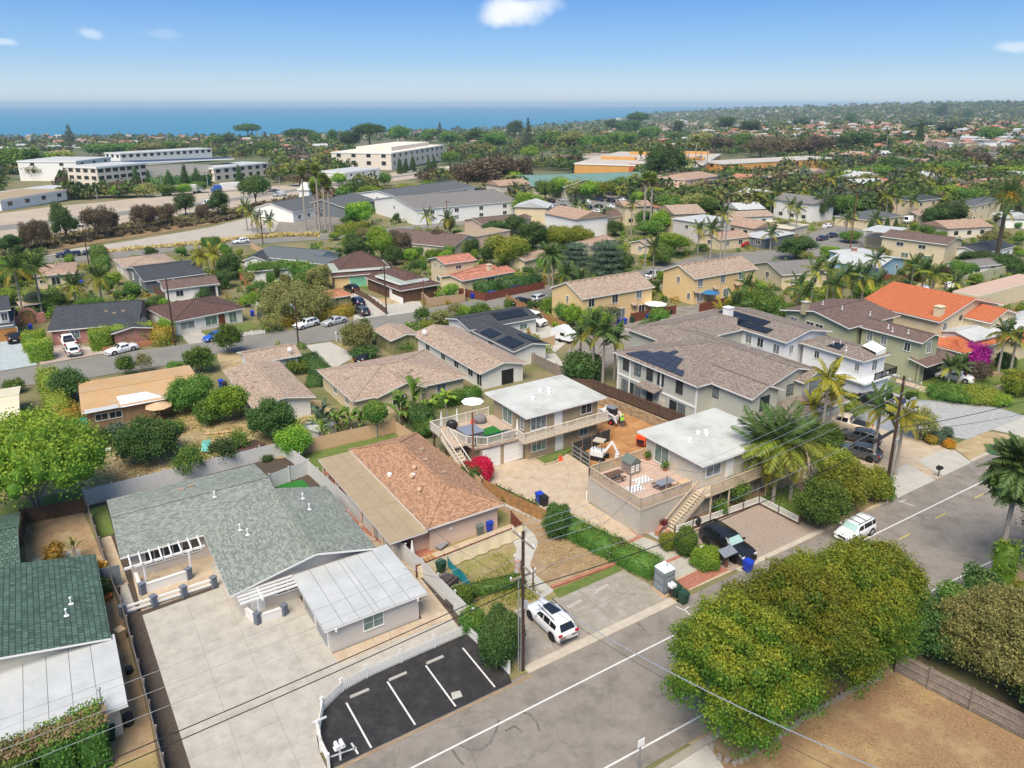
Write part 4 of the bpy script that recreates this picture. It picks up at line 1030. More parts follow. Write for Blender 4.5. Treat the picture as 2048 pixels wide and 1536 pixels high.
# ================= near street (uv grid: u along, v towards the sea)
gpoly('road',[(-20,35.4),(-20,25.3),(24,25.3),(31,25.1),(57,24.1),(70,23.3),(130,21),(130,35.6)],asphalt,.0,pix=False)
def strip(name,pts,wd,m,z,par=None,pix=False):
    P=[G(*p) if pix else W(*p) for p in pts]; mb=MB()
    for a,b in zip(P,P[1:]):
        d=(b-a).normalized(); n=Vector((-d.y,d.x,0))*wd/2; mb.quad(*[Vector((q.x,q.y,z)) for q in (a-n,b-n,b+n,a+n)])
    return struct(name,mb,[m],par)
road=[o for o in COL.objects if o.name=='road'][0]
strip('edge_line',[(-10,32.68),(30,32.78),(60,32.74),(95,32.4)],.13,whpaint,.006,road)
strip('edge_line',[(-8,26.9),(23.8,26.5),(31,26.25),(57,25.3),(95,22.9)],.13,whpaint,.006,road)
for x,y in ((1881,1032),(1809,1073),(1958,992)):
    u,v=UVp(x,y); strip('centre_dash',[(u-.9,v),(u+.9,v)],.1,yelpaint,.006,road)
for a in [((1352,1213),(1372,1222),(1382,1232)),((1368,1220),(1378,1213)),((1803,1003),(1830,1013)),((1797,1004),(1812,1000))]: strip('survey_mark',list(a),.09,whpaint,.005,road,True)
skid=M_('tyre_mark_rubber',(.1,.09,.082),(.2,.178,.155),.9,3,6)
for L in (((915,1488),(940,1500),(962,1500),(980,1486),(992,1462),(998,1440)),((1040,1424),(1058,1428),(1072,1442),(1080,1462)),((905,1500),(915,1516),(928,1530)),((1010,1462),(1030,1452),(1045,1465)),((1270,1240),(1290,1262))): strip('tyre_mark',L,.16,skid,.004,road,True)
# kerbs and aprons (real steps)
def kerb(name,u0,u1,v,w=.55,h=.12,m=None):
    mb=MB().prism([tuple(W(*p))[:2] for p in ((u0,v),(u1,v),(u1,v+w),(u0,v+w))],-.05,h); return struct(name,mb,[m or kerbm])
kerb('kerb',24.0,38.2,35.35,.75,.06); kerb('kerb',45.6,57.2,35.45,.5,.1); kerb('kerb',57.3,68.2,35.4,.35,.16,conc_tan); kerb('kerb',75.9,76.8,35.4,.4); kerb('kerb',83.2,130,35.4,.4)
gpoly('verge',[(-20,35.4),(9.9,35.4),(9.9,35.15),(22.7,35.15),(24,35.3),(24,35.0),(-20,34.9)],dirt,.012,pix=False)
kerb('kerb',-20,45,24.4,.5,.08,conc_lot)
# white-picket parking bay
FP=[(9.75,35.4),(9.75,36.8),(10.0,38.1),(10.85,39.8),(12.5,40.7),(14.35,41.0),(17.0,41.08),(19.65,41.15),(22.3,41.2),(22.6,38.6),(22.75,36.1)]
gpoly('parking_bay',[(9.7,35.25)]+FP[1:-1]+[(22.8,36.1),(22.55,35.25)],blacktop,.012,pix=False)
bay=[o for o in COL.objects if o.name=='parking_bay'][0]
for u,a,b in ((12.35,39.66,35.4),(15.4,39.96,35.55),(18.3,39.91,35.5),(21.36,40.06,35.55)): strip('bay_line',[(u,a),(u,b)],.12,whpaint,.018,bay)
strip('bay_line',[(10.0,36.1),(11.6,35.9)],.12,whpaint,.018,bay); strip('bay_line',[(11.45,36.4),(11.5,35.4)],.12,whpaint,.018,bay)
for i,u in enumerate((13.4,16.2,19.1)):
    mb=MB(); p=W(u,39.95+.04*i); ex=EU; mb.add([p-ex*.68+EV*s*.09+VZ(.015) for s in(-1,1)]+[p+ex*.68+EV*s*.09+VZ(.015) for s in(1,-1)]+[p-ex*.64+EV*s*.055+VZ(.13) for s in(-1,1)]+[p+ex*.64+EV*s*.055+VZ(.13) for s in(1,-1)],[(4,7,6,5),(0,1,2,3),(0,4,5,1),(1,5,6,2),(2,6,7,3),(3,7,4,0)])
    single('wheel_stop',mb,[conc2],['concrete wheel stop in the blacktop bay nearest the mailboxes','middle of the three concrete wheel stops on fresh blacktop','concrete wheel stop nearest the leafy bush end of the blacktop bay'][i],'wheel stop','wheel stops on the blacktop')
mb=MB().prism([tuple(W(*p))[:2] for p in ((18.4,36.1),(19.1,36.0),(19.2,36.55),(18.6,36.7))],.01,.03); single('manhole_cover',mb,[conc2],'small pale concrete utility cover set in the blacktop bay','cover')
# picket fence of the bay
FPf=fence(FP[::-1],.95,'white picket fence with capped posts curving round the blacktop bay',white,bw=.07,gap=.07,style='picket',post=2.7,pix=False,side=-1,postw=.14,limit=300)
# grey house lot
gpoly('house_yard',[(1.0,35.4),(1.3,45),(.9,58),(.3,66),(-.2,77.5),(20.3,78.2),(20.3,72),(22.7,49),(23,41.3),(14,41.2),(10.6,39.9),(9.6,37),(9.6,35.4)],mulch,-.02,pix=False)
gd=gpoly('driveway',[(2.9,35.4),(2.2,56.6),(8.0,57.0),(8.0,61),(13,61),(13,44.4),(22.4,44.4),(22.2,41.25),(14.3,41.1),(12.4,40.8),(10.7,39.9),(9.8,38.1),(9.55,36.8),(9.55,35.4)],joint,.0,pix=False)
slabs([(2.85,35.4),(2.2,56.6),(8.0,57.0),(8.0,61),(13.15,61),(13.15,43.4),(22.2,43.4),(22.2,41.25),(14.3,41.1),(12.4,40.8),(10.7,39.9),(9.8,38.1),(9.55,36.8),(9.55,35.4)],[2,5.4,8.2,10.9,13.2,16.2,19.2,22.5],[35.3,38.2,40.6,43.4,45.7,48.1,50.6,56.8,61.2],.03,conc,gd,'slab',gap=.013)
slabs([(13.15,43.4),(22.3,43.4),(22.5,51),(20.9,60),(20.3,60),(20.3,44.6),(13.15,44.6)],[13.1,16.2,19.2,22.6],[43.4,44.6,48,52,60],.028,conc_tan,gd,'slab')
slabs([(2.2,57.2),(10,57.5),(10,62.5),(2.2,62.5)],[2,6,10],[57,60,62.6],.022,conc_tan,gd,'slab')
slabs([(.75,57.4),(1.9,57.4),(1.7,61.6),(1.2,61.6)],[.6,2],rng_(57.4,61.6,2),.025,conc,gd,'slab')
slabs([(.4,61.6),(1.8,61.6),(1.3,70.4),(.2,70.4)],[.1,1.9],rng_(61.6,70.4,2.2),.025,conc_tan,gd,'slab')
gpoly('lawn_patch',[(.0,70.6),(1.6,70.6),(1.5,76.8),(-.1,76.8)],lawn,.02,pix=False)
gpoly('artificial_turf',[(16.5,68.6),(19.75,67.4),(19.4,71.4),(16.7,71.6)],turf,.04,pix=False)
# peach-walled house lot
gpoly('back_garden',[(20.3,77.5),(21,71),(23.2,41.2),(23.5,35.6),(33.2,35.7),(36,50),(33.7,62),(32.5,77)],lawn_dry,-.012,pix=False)
gpoly('patio_paving',[(20.9,51.9),(25.2,51.9),(24.6,72),(20.8,72)],brickr,.01,pix=False)
gpoly('lawn_strip',[(20.6,70.6),(32.5,70.6),(32.4,76.9),(20.4,77.2)],lawn,.0,pix=False)
gpoly('garden_path',[(26,70.6),(29,70.6),(28.5,74.5),(25,74.3)],conc2,.012,pix=False)
gpoly('patio_paving',[(23.1,49.6),(33.6,50.4),(33.6,52.3),(23,51.9)],conc_tan,.012,pix=False)
P=[(33.2,50.5),(34.3,51.4),(34.15,49.6),(33.7,48.3),(32.2,46.9),(31.09,45.78),(30.8,44.2),(30.82,43.0),(30.9,41.9)]
gpoly('curved_path',P+[(29.5,41.6),(29.4,43.5),(29.5,45.5),(30.4,47.2),(31.5,48.5),(31.9,49.9)],conc2,.012,pix=False)
gpoly('earth_bed',[(30.9,42.2),(37.6,41.9),(36.4,50.5),(34.1,58),(33.6,57),(34.3,51.4),(33.7,48.3),(31.1,45.8)],dirt,-.004,pix=False)
wallrun([(30.9,42.3),(37.4,42.0)],.18,.3,brickr,'low red brick edging wall below the earth bed by the path','edging','brick_edging',pix=False)
gpoly('grass_verge',[(30.6,40.9),(37.4,41),(37.4,41.85),(30.8,42)],lawn,.03,pix=False)
lot=gpoly('parking_lot',[(24.05,35.5),(38.1,35.5),(37.9,38.5),(37.5,41.3),(27.6,41.0),(25,39.5)],joint,-.006,pix=False)
slabs([(24.1,36.1),(38.1,36.1),(37.9,38.5),(37.5,41.0),(26.8,41.1),(25.3,39.6)],[24,27.1,30.0,32.6,35.2,38.2],[36.1,38.6,41.2],.02,conc_lot,lot,'slab')
strip('bay_line',[(30.5,39.5),(32.0,39.6)],.1,whpaint,.04,lot); strip('bay_line',[(33.5,39.9),(35,40)],.1,whpaint,.04,lot)
for (a,b) in (((30.4,39.6),(31.9,39.65)),((33.5,40.0),(35.0,40.05)),((26.7,41.3),(28.3,41.35))):
    mb=MB().beam(W(*a,.07),W(*b,.07),.16,.12); single('wheel_stop',mb,[conc2],{30.4:'concrete wheel stop beside the white sport utility car',33.5:'concrete wheel stop nearest the portable toilet',26.7:'pale wheel stop under the nose of the white sport utility car'}[a[0]],'wheel stop','wheel stops in the weathered lot')
# tan duplex driveway
dw=gpoly('long_driveway',[(40.2,36.0),(45.3,35.9),(43.9,40),(42.3,44.0),(41.9,51.5),(46.7,52),(46.6,62),(42,62.8),(36,63.8),(34.3,58.6),(36.3,50.6),(40.4,40)],conc_tan,-.004,pix=False)
slabs([(40.6,38.7),(43.6,38.7),(42.3,43.9),(39.4,43.6)],[39,45],[38.0,39.9,43.9],.02,conc,dw,'slab')
slabs([(40.2,37.9),(44.2,37.3),(43.7,39.1),(40.6,39.6)],[39,42,45],[37.7,39.7],.018,conc,dw,'slab')
slabs([(40.2,36.15),(45.1,36.2),(44.4,37.6),(40.1,37.5)],rng_(40,45.4,.235),rng_(36.1,37.7,.27),.03,brickr,dw,'brick',gap=.02,th=.05,jit=.003,off=.0,limit=160,stuff='brick_field')
slabs([(40.4,39.7),(43.5,39.7),(43.4,40.05),(40.4,40.05)],rng_(40,44,.2),[39.7,40.05],.035,brickr,dw,'brick',gap=.02,limit=40)
slabs([(39.5,43.6),(42.4,43.9),(42.3,44.3),(39.4,44)],rng_(39,43,.2),[43.6,44.3],.03,brickr,dw,'brick',gap=.02,limit=40)
gpoly('brick_apron',[(42.0,44.3),(43.4,44.1),(43.6,45.4),(42.1,45.6)],brickr,.02,pix=False)
gpoly('dug_site',[(46.7,57.2),(49.3,57.4),(49.5,53.2),(60.4,53.2),(60.4,59.5),(59.6,68.4),(57.2,72.5),(53.2,70),(53.0,62.6),(48.9,62.6),(46.8,60.6)],dirt_or,.01,pix=False)
mb=MB(); rr=np.random.default_rng(3)
for i in range(90):
    u,v=rr.uniform(50,59.5),rr.uniform(54.5,69)
    if v>62 and u<53.6: continue
    p=W(u,v); s=rr.uniform(.15,.8); mb.ball((p.x,p.y,-.02),(s,s*.8,s*.28),7,4)
o=single('spoil_heap',mb,[dirt_or],'lumpy orange spoil across the dug building site','soil'); o['kind']='stuff'
gpoly('planter_lawn',[(42.7,62.0),(48.3,62.3),(47.9,61.7),(44,60.4),(42.9,60.5)],lawn,.15,pix=False)
wallrun([(42.6,62.0),(42.8,60.3),(44.2,60.2),(45.2,60.6)],.2,.15,conc_tan,'low concrete kerb round the grass strip in front of the tan duplex','edging','planter_edge',pix=False)
gl=gpoly('gravel_lot',[(45.1,35.9),(57,35.9),(56.9,37),(55.8,42.1),(46.2,42.4),(44.5,38.5)],gravel,.0,pix=False)
gpoly('walkway_pavers',[(43.4,40.3),(44.8,38.6),(46.3,42.2),(45.6,43.6),(43,44.2)],pave_g,.012,pix=False)
gpoly('front_yard',[(43,44),(56,42.6),(57.2,35.9),(68.5,35.9),(70,43),(61.5,46),(49,44.3),(42.4,44.3)],dirt,-.015,pix=False)
gpoly('lawn_patch',[(56.2,38.3),(62,38.4),(61.8,43),(56,43)],lawn,.0,pix=False)
for nm,c in (('concrete_apron',[(68.7,35.4),(75.7,35.4),(76.6,39.2),(71.4,38.8)]),('concrete_apron',[(77.05,35.45),(83,35.45),(85,38.9),(78.2,39)])):
    a=gpoly(nm,c,joint,-.01,pix=False); slabs(c,rng_(68,86,3.1),[35,37.2,39.3],.02,conc2,a,'slab')
gpoly('gravel_path',[(75.8,35.5),(77,35.5),(78.2,39),(76.5,39.3)],conc_tan,.0,pix=False)
gpoly('tan_driveway',[(68,38.9),(85.2,38.9),(86,46),(80,53.8),(62,53.8),(61.5,46.5)],conc_tan,-.006,pix=False)
gpoly('sandy_verge',[(83.2,35.5),(95,35.5),(93,38.8),(85.2,38.9)],straw,.0,pix=False)
pd=gpoly('paver_driveway',[(88.6,38.8),(101.6,38.4),(101.5,43),(95.2,48.4),(95.4,53),(89,53.2),(86.8,46),(87,42)],joint,.0,pix=False)
slabs([(88.6,38.8),(101.6,38.4),(101.5,43),(95.2,48.4),(95.4,53),(89,53.2),(86.8,46),(87,42)],rng_(86.5,102,.62),rng_(38.4,53.3,.42),.03,pave_g,pd,'paver',gap=.03,off=.3,limit=300,jit=.006,stuff='paver_field')
gpoly('concrete_apron',[(95.2,35.5),(104,35.5),(102,38.4),(94,38.7)],conc2,.0,pix=False)
gpoly('front_garden',[(95.5,53),(95.3,48.6),(101.6,43.2),(102,38.4),(104,35.6),(140,35.6),(140,55),(96,55)],lawn,.0,pix=False)
gpoly('river_rock_border',[(94.6,48.3),(101,42.9),(101.2,38.4),(102,38.4),(102,43.3),(95.4,49.2)],rockm,.02,pix=False)
gpoly('driveway',[(101,55),(101.5,49),(106,46),(118,45.5),(128,46),(128,42),(112,42),(99,47),(99,54)],conc_tan,.02,pix=False)
gpoly('rock_bed',[(86.8,41),(87.2,46),(85,53),(83,53.5),(83,44),(85,39.5)],rockm,.0,pix=False)
# field and trees side of the road
gpoly('brown_field',[(-30,24.4),(-30,-25),(47.6,-25),(47.6,10),(46,19.6),(45.7,21.7),(30.5,22.6),(30,24.4)],fieldb,.0,pix=False)
gpoly('shoulder',[(29,25.3),(30,22),(45,21.5),(130,14),(130,21.3),(70,23.4),(57,24.2)],dirt,-.012,pix=False)
gpoly('concrete_pad',[(26.7,24.4),(30.05,24.7),(29.55,22.7),(26.9,20)],conc2,.03,pix=False)
gpoly('side_road',[(58,22.3),(75,21),(76,10),(60,10)],conc_lot,.0,pix=False)
# duplex-2 neighbour ground, left neighbour ground
gpoly('side_yard',[(-1.5,35.4),(1.0,35.4),(1.2,45),(.8,58),(.1,70),(-.6,77),(-5.6,77),(-5,64),(-.5,62)],dirt,-.01,pix=False)
gpoly('patio_paving',[(-5.2,65),(-1.2,64.6),(-1.2,69.5),(-4.9,70)],conc2,.0,pix=False)
gpoly('lawn_patch',[(-9,76.8),(-.4,76.6),(-.4,82),(-9,82)],lawn,.0,pix=False)
gpoly('patchy_lawn',[(-6,42.5),(1.1,42.5),(1.1,35.4),(-9,35.4)],lawn_dry,.0,pix=False)
# back yards behind the white fence
gpoly('dry_back_yard',[(0,855),(150,850),(440,790),(640,800),(720,870),(620,910),(380,935),(170,985),(0,1000)],straw,-.014)
gpoly('garden_bed',[(430,700),(475,705),(560,730),(445,745)],straw,-.01)
# second street
gpoly('second_street',[(0,775),(120,765),(249,744),(366,726),(440,706),(475,703),(605,689),(658,682),(746,667),(834,647),(898,630),(927,625),(1013,611),(1100,597),(1125,588),(1300,556),(1400,546),(1520,530),(1640,512),(1700,503),(1727,500),(1740,470),(1727,464),(1690,470),(1631,480),(1540,500),(1400,512),(1292,538),(1200,558),(1089,574),(1003,592),(933,603),(834,622),(778,629),(702,641),(582,660),(529,666),(419,680),(346,692),(214,708),(76,731),(0,743)],asphalt_far,.0)
gpoly('cross_street',[(1640,505),(1740,490),(1760,455),(1850,420),(1800,415),(1700,440),(1610,470)],asphalt_far,.004)
gpoly('driveway',[(610,691),(660,684),(714,712),(668,737),(640,716)],conc2,.012)
gpoly('driveway',[(0,672),(35,670),(75,730),(0,742)],M_('pale_blue_grey_concrete',(.4,.45,.47),(.34,.39,.41),.8,1,5),.012)
gpoly('driveway',[(78,730),(95,690),(165,690),(212,706)],M_('pinkish_concrete',(.42,.34,.3),(.36,.29,.25),.85,1,6),.012)
gpoly('driveway_apron',[(160,697),(188,692),(225,704),(205,708)],conc2,.02)
gpoly('driveway',[(360,670),(400,660),(425,683),(378,688)],conc,.012)
gpoly('front_lawn',[(402,664),(440,658),(500,642),(518,655),(430,678)],lawn,.012)
gpoly('front_lawn',[(712,572),(760,566),(775,577),(735,581)],lawn,.03)
gpoly('driveway',[(706,577),(762,600),(840,603),(850,621),(775,632),(700,598)],conc2,.012)
gpoly('driveway',[(705,616),(728,612),(772,630),(708,640)],conc2,.014)
gpoly('dirt_patch',[(755,597),(790,593),(805,605),(770,610)],straw,.02)
gpoly('side_garden',[(660,690),(700,683),(745,715),(725,735),(700,722)],lawn_dry,.01)
gpoly('driveway',[(1060,655),(1088,645),(1140,680),(1110,705),(1090,690)],conc2,.012)
gpoly('patio_paving',[(1060,715),(1110,706),(1130,732),(1085,730)],conc2,.012)
gpoly('artificial_turf',[(1068,718),(1085,716),(1130,742),(1118,748)],turf,.03)
gpoly('lane',[(1150,640),(1300,620),(1392,610),(1300,573),(1322,570),(1440,600),(1500,640),(1300,650),(1255,700),(1140,800),(1120,780)],asphalt,-.004)
gpoly('parking_court',[(1920,580),(1985,570),(2010,600),(1930,605)],blacktop,.0)
gpoly('dry_yard',[(1810,555),(1880,530),(1930,540),(1900,575),(1830,575)],straw,.0)
# frontage road, dirt lot, freeway
gpoly('frontage_road',[(0,535),(120,528),(240,515),(400,498),(560,485),(660,478),(830,458),(1000,445),(1000,438),(830,450),(690,465),(600,468),(560,475),(400,487),(240,503),(120,513),(0,517)],asphalt_far,.02)
gpoly('pale_lot',[(85,513),(240,497),(330,494),(560,470),(590,452),(560,428),(510,432),(420,455),(240,485),(150,497)],M_('pale_worn_tarmac',(.42,.38,.33),(.36,.33,.28),.95,.3,6),.02)
gpoly('station_yard',[(545,470),(690,462),(715,440),(640,430),(560,438)],asphalt,.03)
gpoly('dry_bank',[(0,520),(85,505),(240,480),(420,450),(520,425),(700,385),(700,374),(560,398),(420,423),(240,450),(110,468),(0,480)],M_('dry_bank',(.28,.17,.1),(.2,.15,.07),1,.3,8,stain=(.3,.24,.12),sscale=.1,samt=.6),.05)
fw=gpoly('freeway',[(0,478),(110,468),(240,450),(420,423),(560,398),(700,374),(900,348),(1000,334),(1110,322),(1110,313),(1000,320),(900,331),(780,346),(640,362),(560,372),(420,378),(320,390),(230,402),(110,413),(0,427)],M_('freeway_concrete',(.45,.37,.28),(.37,.31,.24),.9,.08,7),.08)
gpoly('median',[(0,462),(240,432),(420,410),(560,388),(700,366),(900,342),(900,340),(700,362),(560,383),(420,403),(240,424),(0,452)],asphalt_far,.12)
gpoly('freeway_bend',[(1180,318),(1300,305),(1340,296),(1180,292),(1130,306)],M_('freeway_concrete',(0,0,0)),.1)
gpoly('far_freeway',[(1770,262),(1830,252),(1840,258),(1800,274),(1775,276)],M_('freeway_concrete',(0,0,0)),.5)
gpoly('car_park',[(1045,445),(1180,425),(1290,400),(1240,388),(1060,400),(1000,425)],asphalt_far,.05)
gpoly('straw_verge',[(200,508),(560,468),(640,475),(640,471),(560,463),(200,501)],straw,.05)
# ================= the near houses
def HS(label,phr,u,v,cat='house',nm='house'):
    p=W(u,v); e=thing(nm,label,cat,p); LM.append((phr,p.x,p.y)); return e
def HP(label,phr,px,py,cat='house',nm='house'):
    p=G(px,py); e=thing(nm,label,cat,p); LM.append((phr,p.x,p.y)); return e
def LB(h,sub=None): return Vector(h.location)
# 1 grey shingled house with pergolas and flat-roofed garage
H1=HS('grey house with green-grey shingle roof, white pergolas and flat-roofed garage','the grey shingled house',10,58)
A1=block(H1,uv=(1.5,15.0,61.5,72.5),z=2.6,roof='gable_u',pitch=.18,wall=greyw,rm=sh_grey,over=.7)
B1=block(H1,uv=(7.9,19.65,51.6,64),z=2.6,roof='gable_v',pitch=.19,wall=greyw,rm=sh_grey,over=.7,sym=.57)
C1=block(H1,uv=(12.6,20.65,44.15,51.9),z=2.45,roof='flat',wall=greyw,rm=seam,over=.55,thick=.14,name='garage_roof')
slabs([(12.62,44.17),(20.63,44.17),(20.63,51.88),(12.62,51.88)],[12.6,14.0,15.2,16.35,16.8,18.0,19.2,20.65],[44.15,51.9],2.475,felt_w,H1,'roof_sheet',gap=.035,th=.02,jit=.003)
win(C1,'F',.47,1.45,1.5,1.25,gm=glassg); win(A1,'F',.15,1.5,1.35,1.3,gm=glassd); win(A1,'F',.27,1.5,1.35,1.3,gm=glassd); win(A1,'F',.39,1.5,1.35,1.3,gm=glassd)
win(B1,'F',.36,1.5,1.8,1.2,gm=glassd,mull=1,bars=1); gdoor(C1,'L',.28,2.3,2.1,metalg); gdoor(C1,'L',.72,2.3,2.1,metalg); door(B1,'F',.13)
vents(A1,[(.62,.83,0)],'pipe'); vents(A1,[(.45,.5,1),(.52,.55,1)],'box'); vents(B1,[(.62,.62,0),(.8,.6,0)],'pipe'); vents(B1,[(.45,.45,1),(.35,.4,1)],'pipe')
for s in (.04,.96):
    mb=MB(); o_,al,nr,L=frame(C1,'F'); p=o_+al*(L*s)+nr*.3+VZ(2.2); mb.cbox(p,(.1,.6,.25),AZU); part('roof_bracket',mb,[white],H1)
def pergola(h,u0,u1,v0,v1,z,n,label=None,posts=()):
    mb=MB().beam(W(u0-.5,v0,z-.12),W(u1+.3,v0,z-.12),.1,.2); part('pergola_beam',mb,[white],h)
    for i in range(n):
        u=u0+(u1-u0)*i/(n-1); mb=MB().beam(W(u,v1,z+.05),W(u,v0-.35,z+.05),.1,.16); part('rafter',mb,[white],h)
    for u,v in posts: mb=MB().cbox(W(u,v,z/2+.3),(.12,.12,z-.6),A0); part('pergola_post',mb,[white],h)
pergola(H1,2.1,7.4,60.0,61.9,2.5,8,posts=[(3.0,60.0),(6.4,59.7)])
for k,v in enumerate((51.7,51.25,50.8,50.35)): mb=MB().beam(W(8.3+.0*k,v,2.52),W(12.6,v,2.52),.1,.16); part('rafter',mb,[white],H1)
mb=MB().beam(W(9.9,51.9,2.4),W(9.9,50.1,2.4),.1,.16); part('pergola_beam',mb,[white],H1); mb=MB().cbox(W(9.7,50.9,1.6),(.12,.12,1.8),A0); part('pergola_post',mb,[white],H1)
def brickpier(h,u,v,z=.95,s=.42,m=None):
    e=MB(); n=8
    for i in range(n): e.cbox(W(u,v,(i+.5)*z/n),(s,s,z/n-.025),A0)
    e.cbox(W(u,v,z/2),(s-.03,s-.03,z),A0); e.cbox(W(u,v,z+.03),(s+.06,s+.06,.06),A0); part('brick_pier',e,[m or brickg],h)
def brickwall(h,a,b,z,m,courses=6):
    e=MB(); A=W(*a);B_=W(*b)
    for i in range(courses): e.beam(A+Vector((0,0,(i+.5)*z/courses)),B_+Vector((0,0,(i+.5)*z/courses)),.2,z/courses-.02)
    e.beam(A+VZ(z/2),B_+VZ(z/2),.17,z); e.beam(A+VZ(z+.025),B_+VZ(z+.025),.26,.05); part('low_brick_wall',e,[m],h)
fr=thing('low_front_wall','low white rail fence on blue-grey brick piers beside the grey house driveway','fence',W(4.3,57.3))
for u in (.95,3.15,5.35,7.65): brickpier(fr,u,57.3)
for a,b in ((.95,3.15),(3.15,5.35),(5.35,7.65)):
    for z in (.35,.75): mb=MB().beam(W(a+.2,57.3,z),W(b-.2,57.3,z),.1,.16); part('rail',mb,[white],fr)
fr=thing('porch_wall','white brick planter wall between two blue-grey piers below the long pergola','wall',W(4.3,59.5))
brickwall(fr,(2.8,59.5),(6.0,59.6),.8,brickw); brickpier(fr,2.6,59.45,1.); brickpier(fr,6.15,59.6,1.); brickwall(fr,(2.5,59.7),(2.4,61.6),.8,brickw)
fr=thing('porch_wall','short white brick wall between two blue-grey piers beside the garage','wall',W(10.5,50.8))
brickwall(fr,(9.7,50.8),(11.3,50.75),.7,brickw); brickpier(fr,9.5,50.8,.95); brickpier(fr,11.5,50.73,.9); brickwall(fr,(9.4,51),(9.0,52.2),.7,brickw)
fence([(-.2,77.6),(19.3,78.1),(20.35,72.1),(21.4,60),(22.6,49.3),(22.95,41.4)],1.75,'white vertical-board fence running round the back and side of the grey house',M_('white_fence_paint',(.62,.62,.6),(.55,.55,.53),.7,3,6),bw=.21,pix=False,rails=False,limit=300,nm='board_fence')
fence([(20.3,72.2),(16.0,71.2)],1.7,'short white board fence between turf square and planting bed',M_('white_fence_paint',(0,0,0)),bw=.21,pix=False,rails=False,nm='board_fence')
fence([(-.1,75),(.6,61.5),(.95,58),(1.15,49.7),(1.25,45.3),(1.4,35.5)],1.25,'thin weathered slat fence between grey house driveway and green tiled house',wood_g,bw=.14,pix=False,nm='slat_fence',limit=300,th=.03,postw=.07)
mb=MB().beam(W(-.35,62.0,.95),W(1.35,61.7,.95),.08,1.9); single('side_gate',mb,[slatew],'plain slate-grey side gate at the corner of the grey house','gate')
bush(1250/2.341,880+75/2.341,880+95/2.341,22,F_dark,'small dark seedling in the black bed behind the grey house')
# 2 green tiled house on the left
H2=HS('green concrete-tiled house with a white felt flat roof at its front','the green tiled house',-6,55)
A2=block(H2,uv=(-14,-.1,51.3,63.2),z=2.6,roof='gable_v',pitch=.2,wall=beigew,rm=green_t,over=.6)
block(H2,uv=(-16,-5.3,63.2,74.5),z=2.6,roof='gable_u',pitch=.25,wall=beigew,rm=green_t,over=.5)
C2=block(H2,uv=(-12,.15,44.3,51.6),z=2.4,roof='flat',wall=beigew,rm=seam,over=.5,thick=.14,name='lean_to_roof')
slabs([(-12,44.32),(.13,44.32),(.13,51.9),(-12,51.9)],[-12,-10.6,-9.2,-7.9,-6.6,-5.3,-4.0,-2.7,-1.4,.2],[44.2,47.1,51.95],2.425,felt_w,H2,'roof_sheet',gap=.035,th=.02)
vents(A2,[(.3,.35,0),(.42,.3,0)],'pipe')
mb=MB(); b=G(612/2.341,880+1490/2.341); t_p=W(-1.2,45.2,2.4); mb.tube([t_p,t_p+VZ(1.1)],.05,8); mb.ball(t_p+VZ(1.15),.12,6,4); single('service_mast',mb,[galv],'grey electrical service mast on the white felt roof corner','mast')
fence([(-5.5,77.2),(-.3,76.3)],1.5,'dark brown board fence behind the green tiled house courtyard',wood_b,bw=.16,pix=False,side=-1,nm='board_fence')
fence([(-5.2,77.2),(-5.6,72.9)],1.5,'dark brown board side fence of the small courtyard',wood_b,bw=.16,pix=False,nm='board_fence')
hedge([(-9.5,42.9),(-7.2,43.1)],2.4,3.0,F_mid,'tall conifer hedge block with browned clipped top at the left frame edge',leaf=.16,dens=6,pix=False)
hedge([(-6.9,43.2),(-4.9,43.3)],2.4,3.1,F_mid,'conifer hedge block second from the left with browned top',leaf=.16,dens=6,pix=False)
hedge([(-4.6,43.4),(-3.0,43.5)],2.3,3.15,F_mid,'conifer hedge block in the middle of the clipped row',leaf=.16,dens=6,pix=False)
hedge([(-2.8,43.6),(-1.3,43.6)],2.3,3.3,F_mid,'tallest conifer hedge block at the right end of the clipped row',leaf=.16,dens=6,pix=False)
for i,(a,b) in enumerate(((-9.5,-7.2),(-6.9,-4.9),(-4.6,-3.0),(-2.8,-1.3))):
    P_=np.array([tuple(W(ru(a-.3,b+.3),43.3+ru(-.8,.8),3.1+.03*i+ru(-.05,.12))) for _ in range(500)]); bs=P_.mean(0)
    o=NO('bare_twigs',mesh_quads('bare_twigs',leaves(P_-bs,np.tile([0,0,1.],(500,1)),1,.2,.04,RNG),F_skirt,np.zeros(500))); LK(o); hh=[q for q in COL.objects if q.name.startswith('hedge')][-4+i]; o.parent=hh; o.location=Vector(bs)-Vector(hh.location)
banana(352/2.341,880+410/2.341,880+560/2.341,'spiky green aloe-like plant in the courtyard of the green tiled house',30,F_olive,1.3,.14,'succulent_shrub',True)
bush(110,1088,1128,42,F_orange,'small rounded russet bush ringed by paving in the courtyard'); bush(205,1125,1165,26,F_gold,'golden croton bush beside the thin slat fence',q=1.5); bush(208,1160,1190,28,F_mid,'green base foliage under the golden croton')
mb=MB().cyl(G(212,1198),.42,.3,12,r2=.5); single('tub',mb,[M_('rust_orange_steel',(.45,.16,.04),rough=.8)],'round rust-orange tub beside the thin slat fence','tub')
mb=MB().cyl(G(259,1346),.22,.45,10,r2=.27); single('plant_pot',mb,[bink],'black nursery pot by the thin slat fence','pot')
mb=MB(); p=G(242,1278); mb.cbox(p+VZ(.4),(.5,.6,.8),A0); mb.cbox(p+VZ(.85),(.6,.7,.06),A0); single('wood_crate_stand',mb,[wood_p],'small pale cupboard stacked with wood by the slat fence','cabinet')
wbin(222,1478,bing,'dark green wheelie bin tucked beside the conifer hedge end')
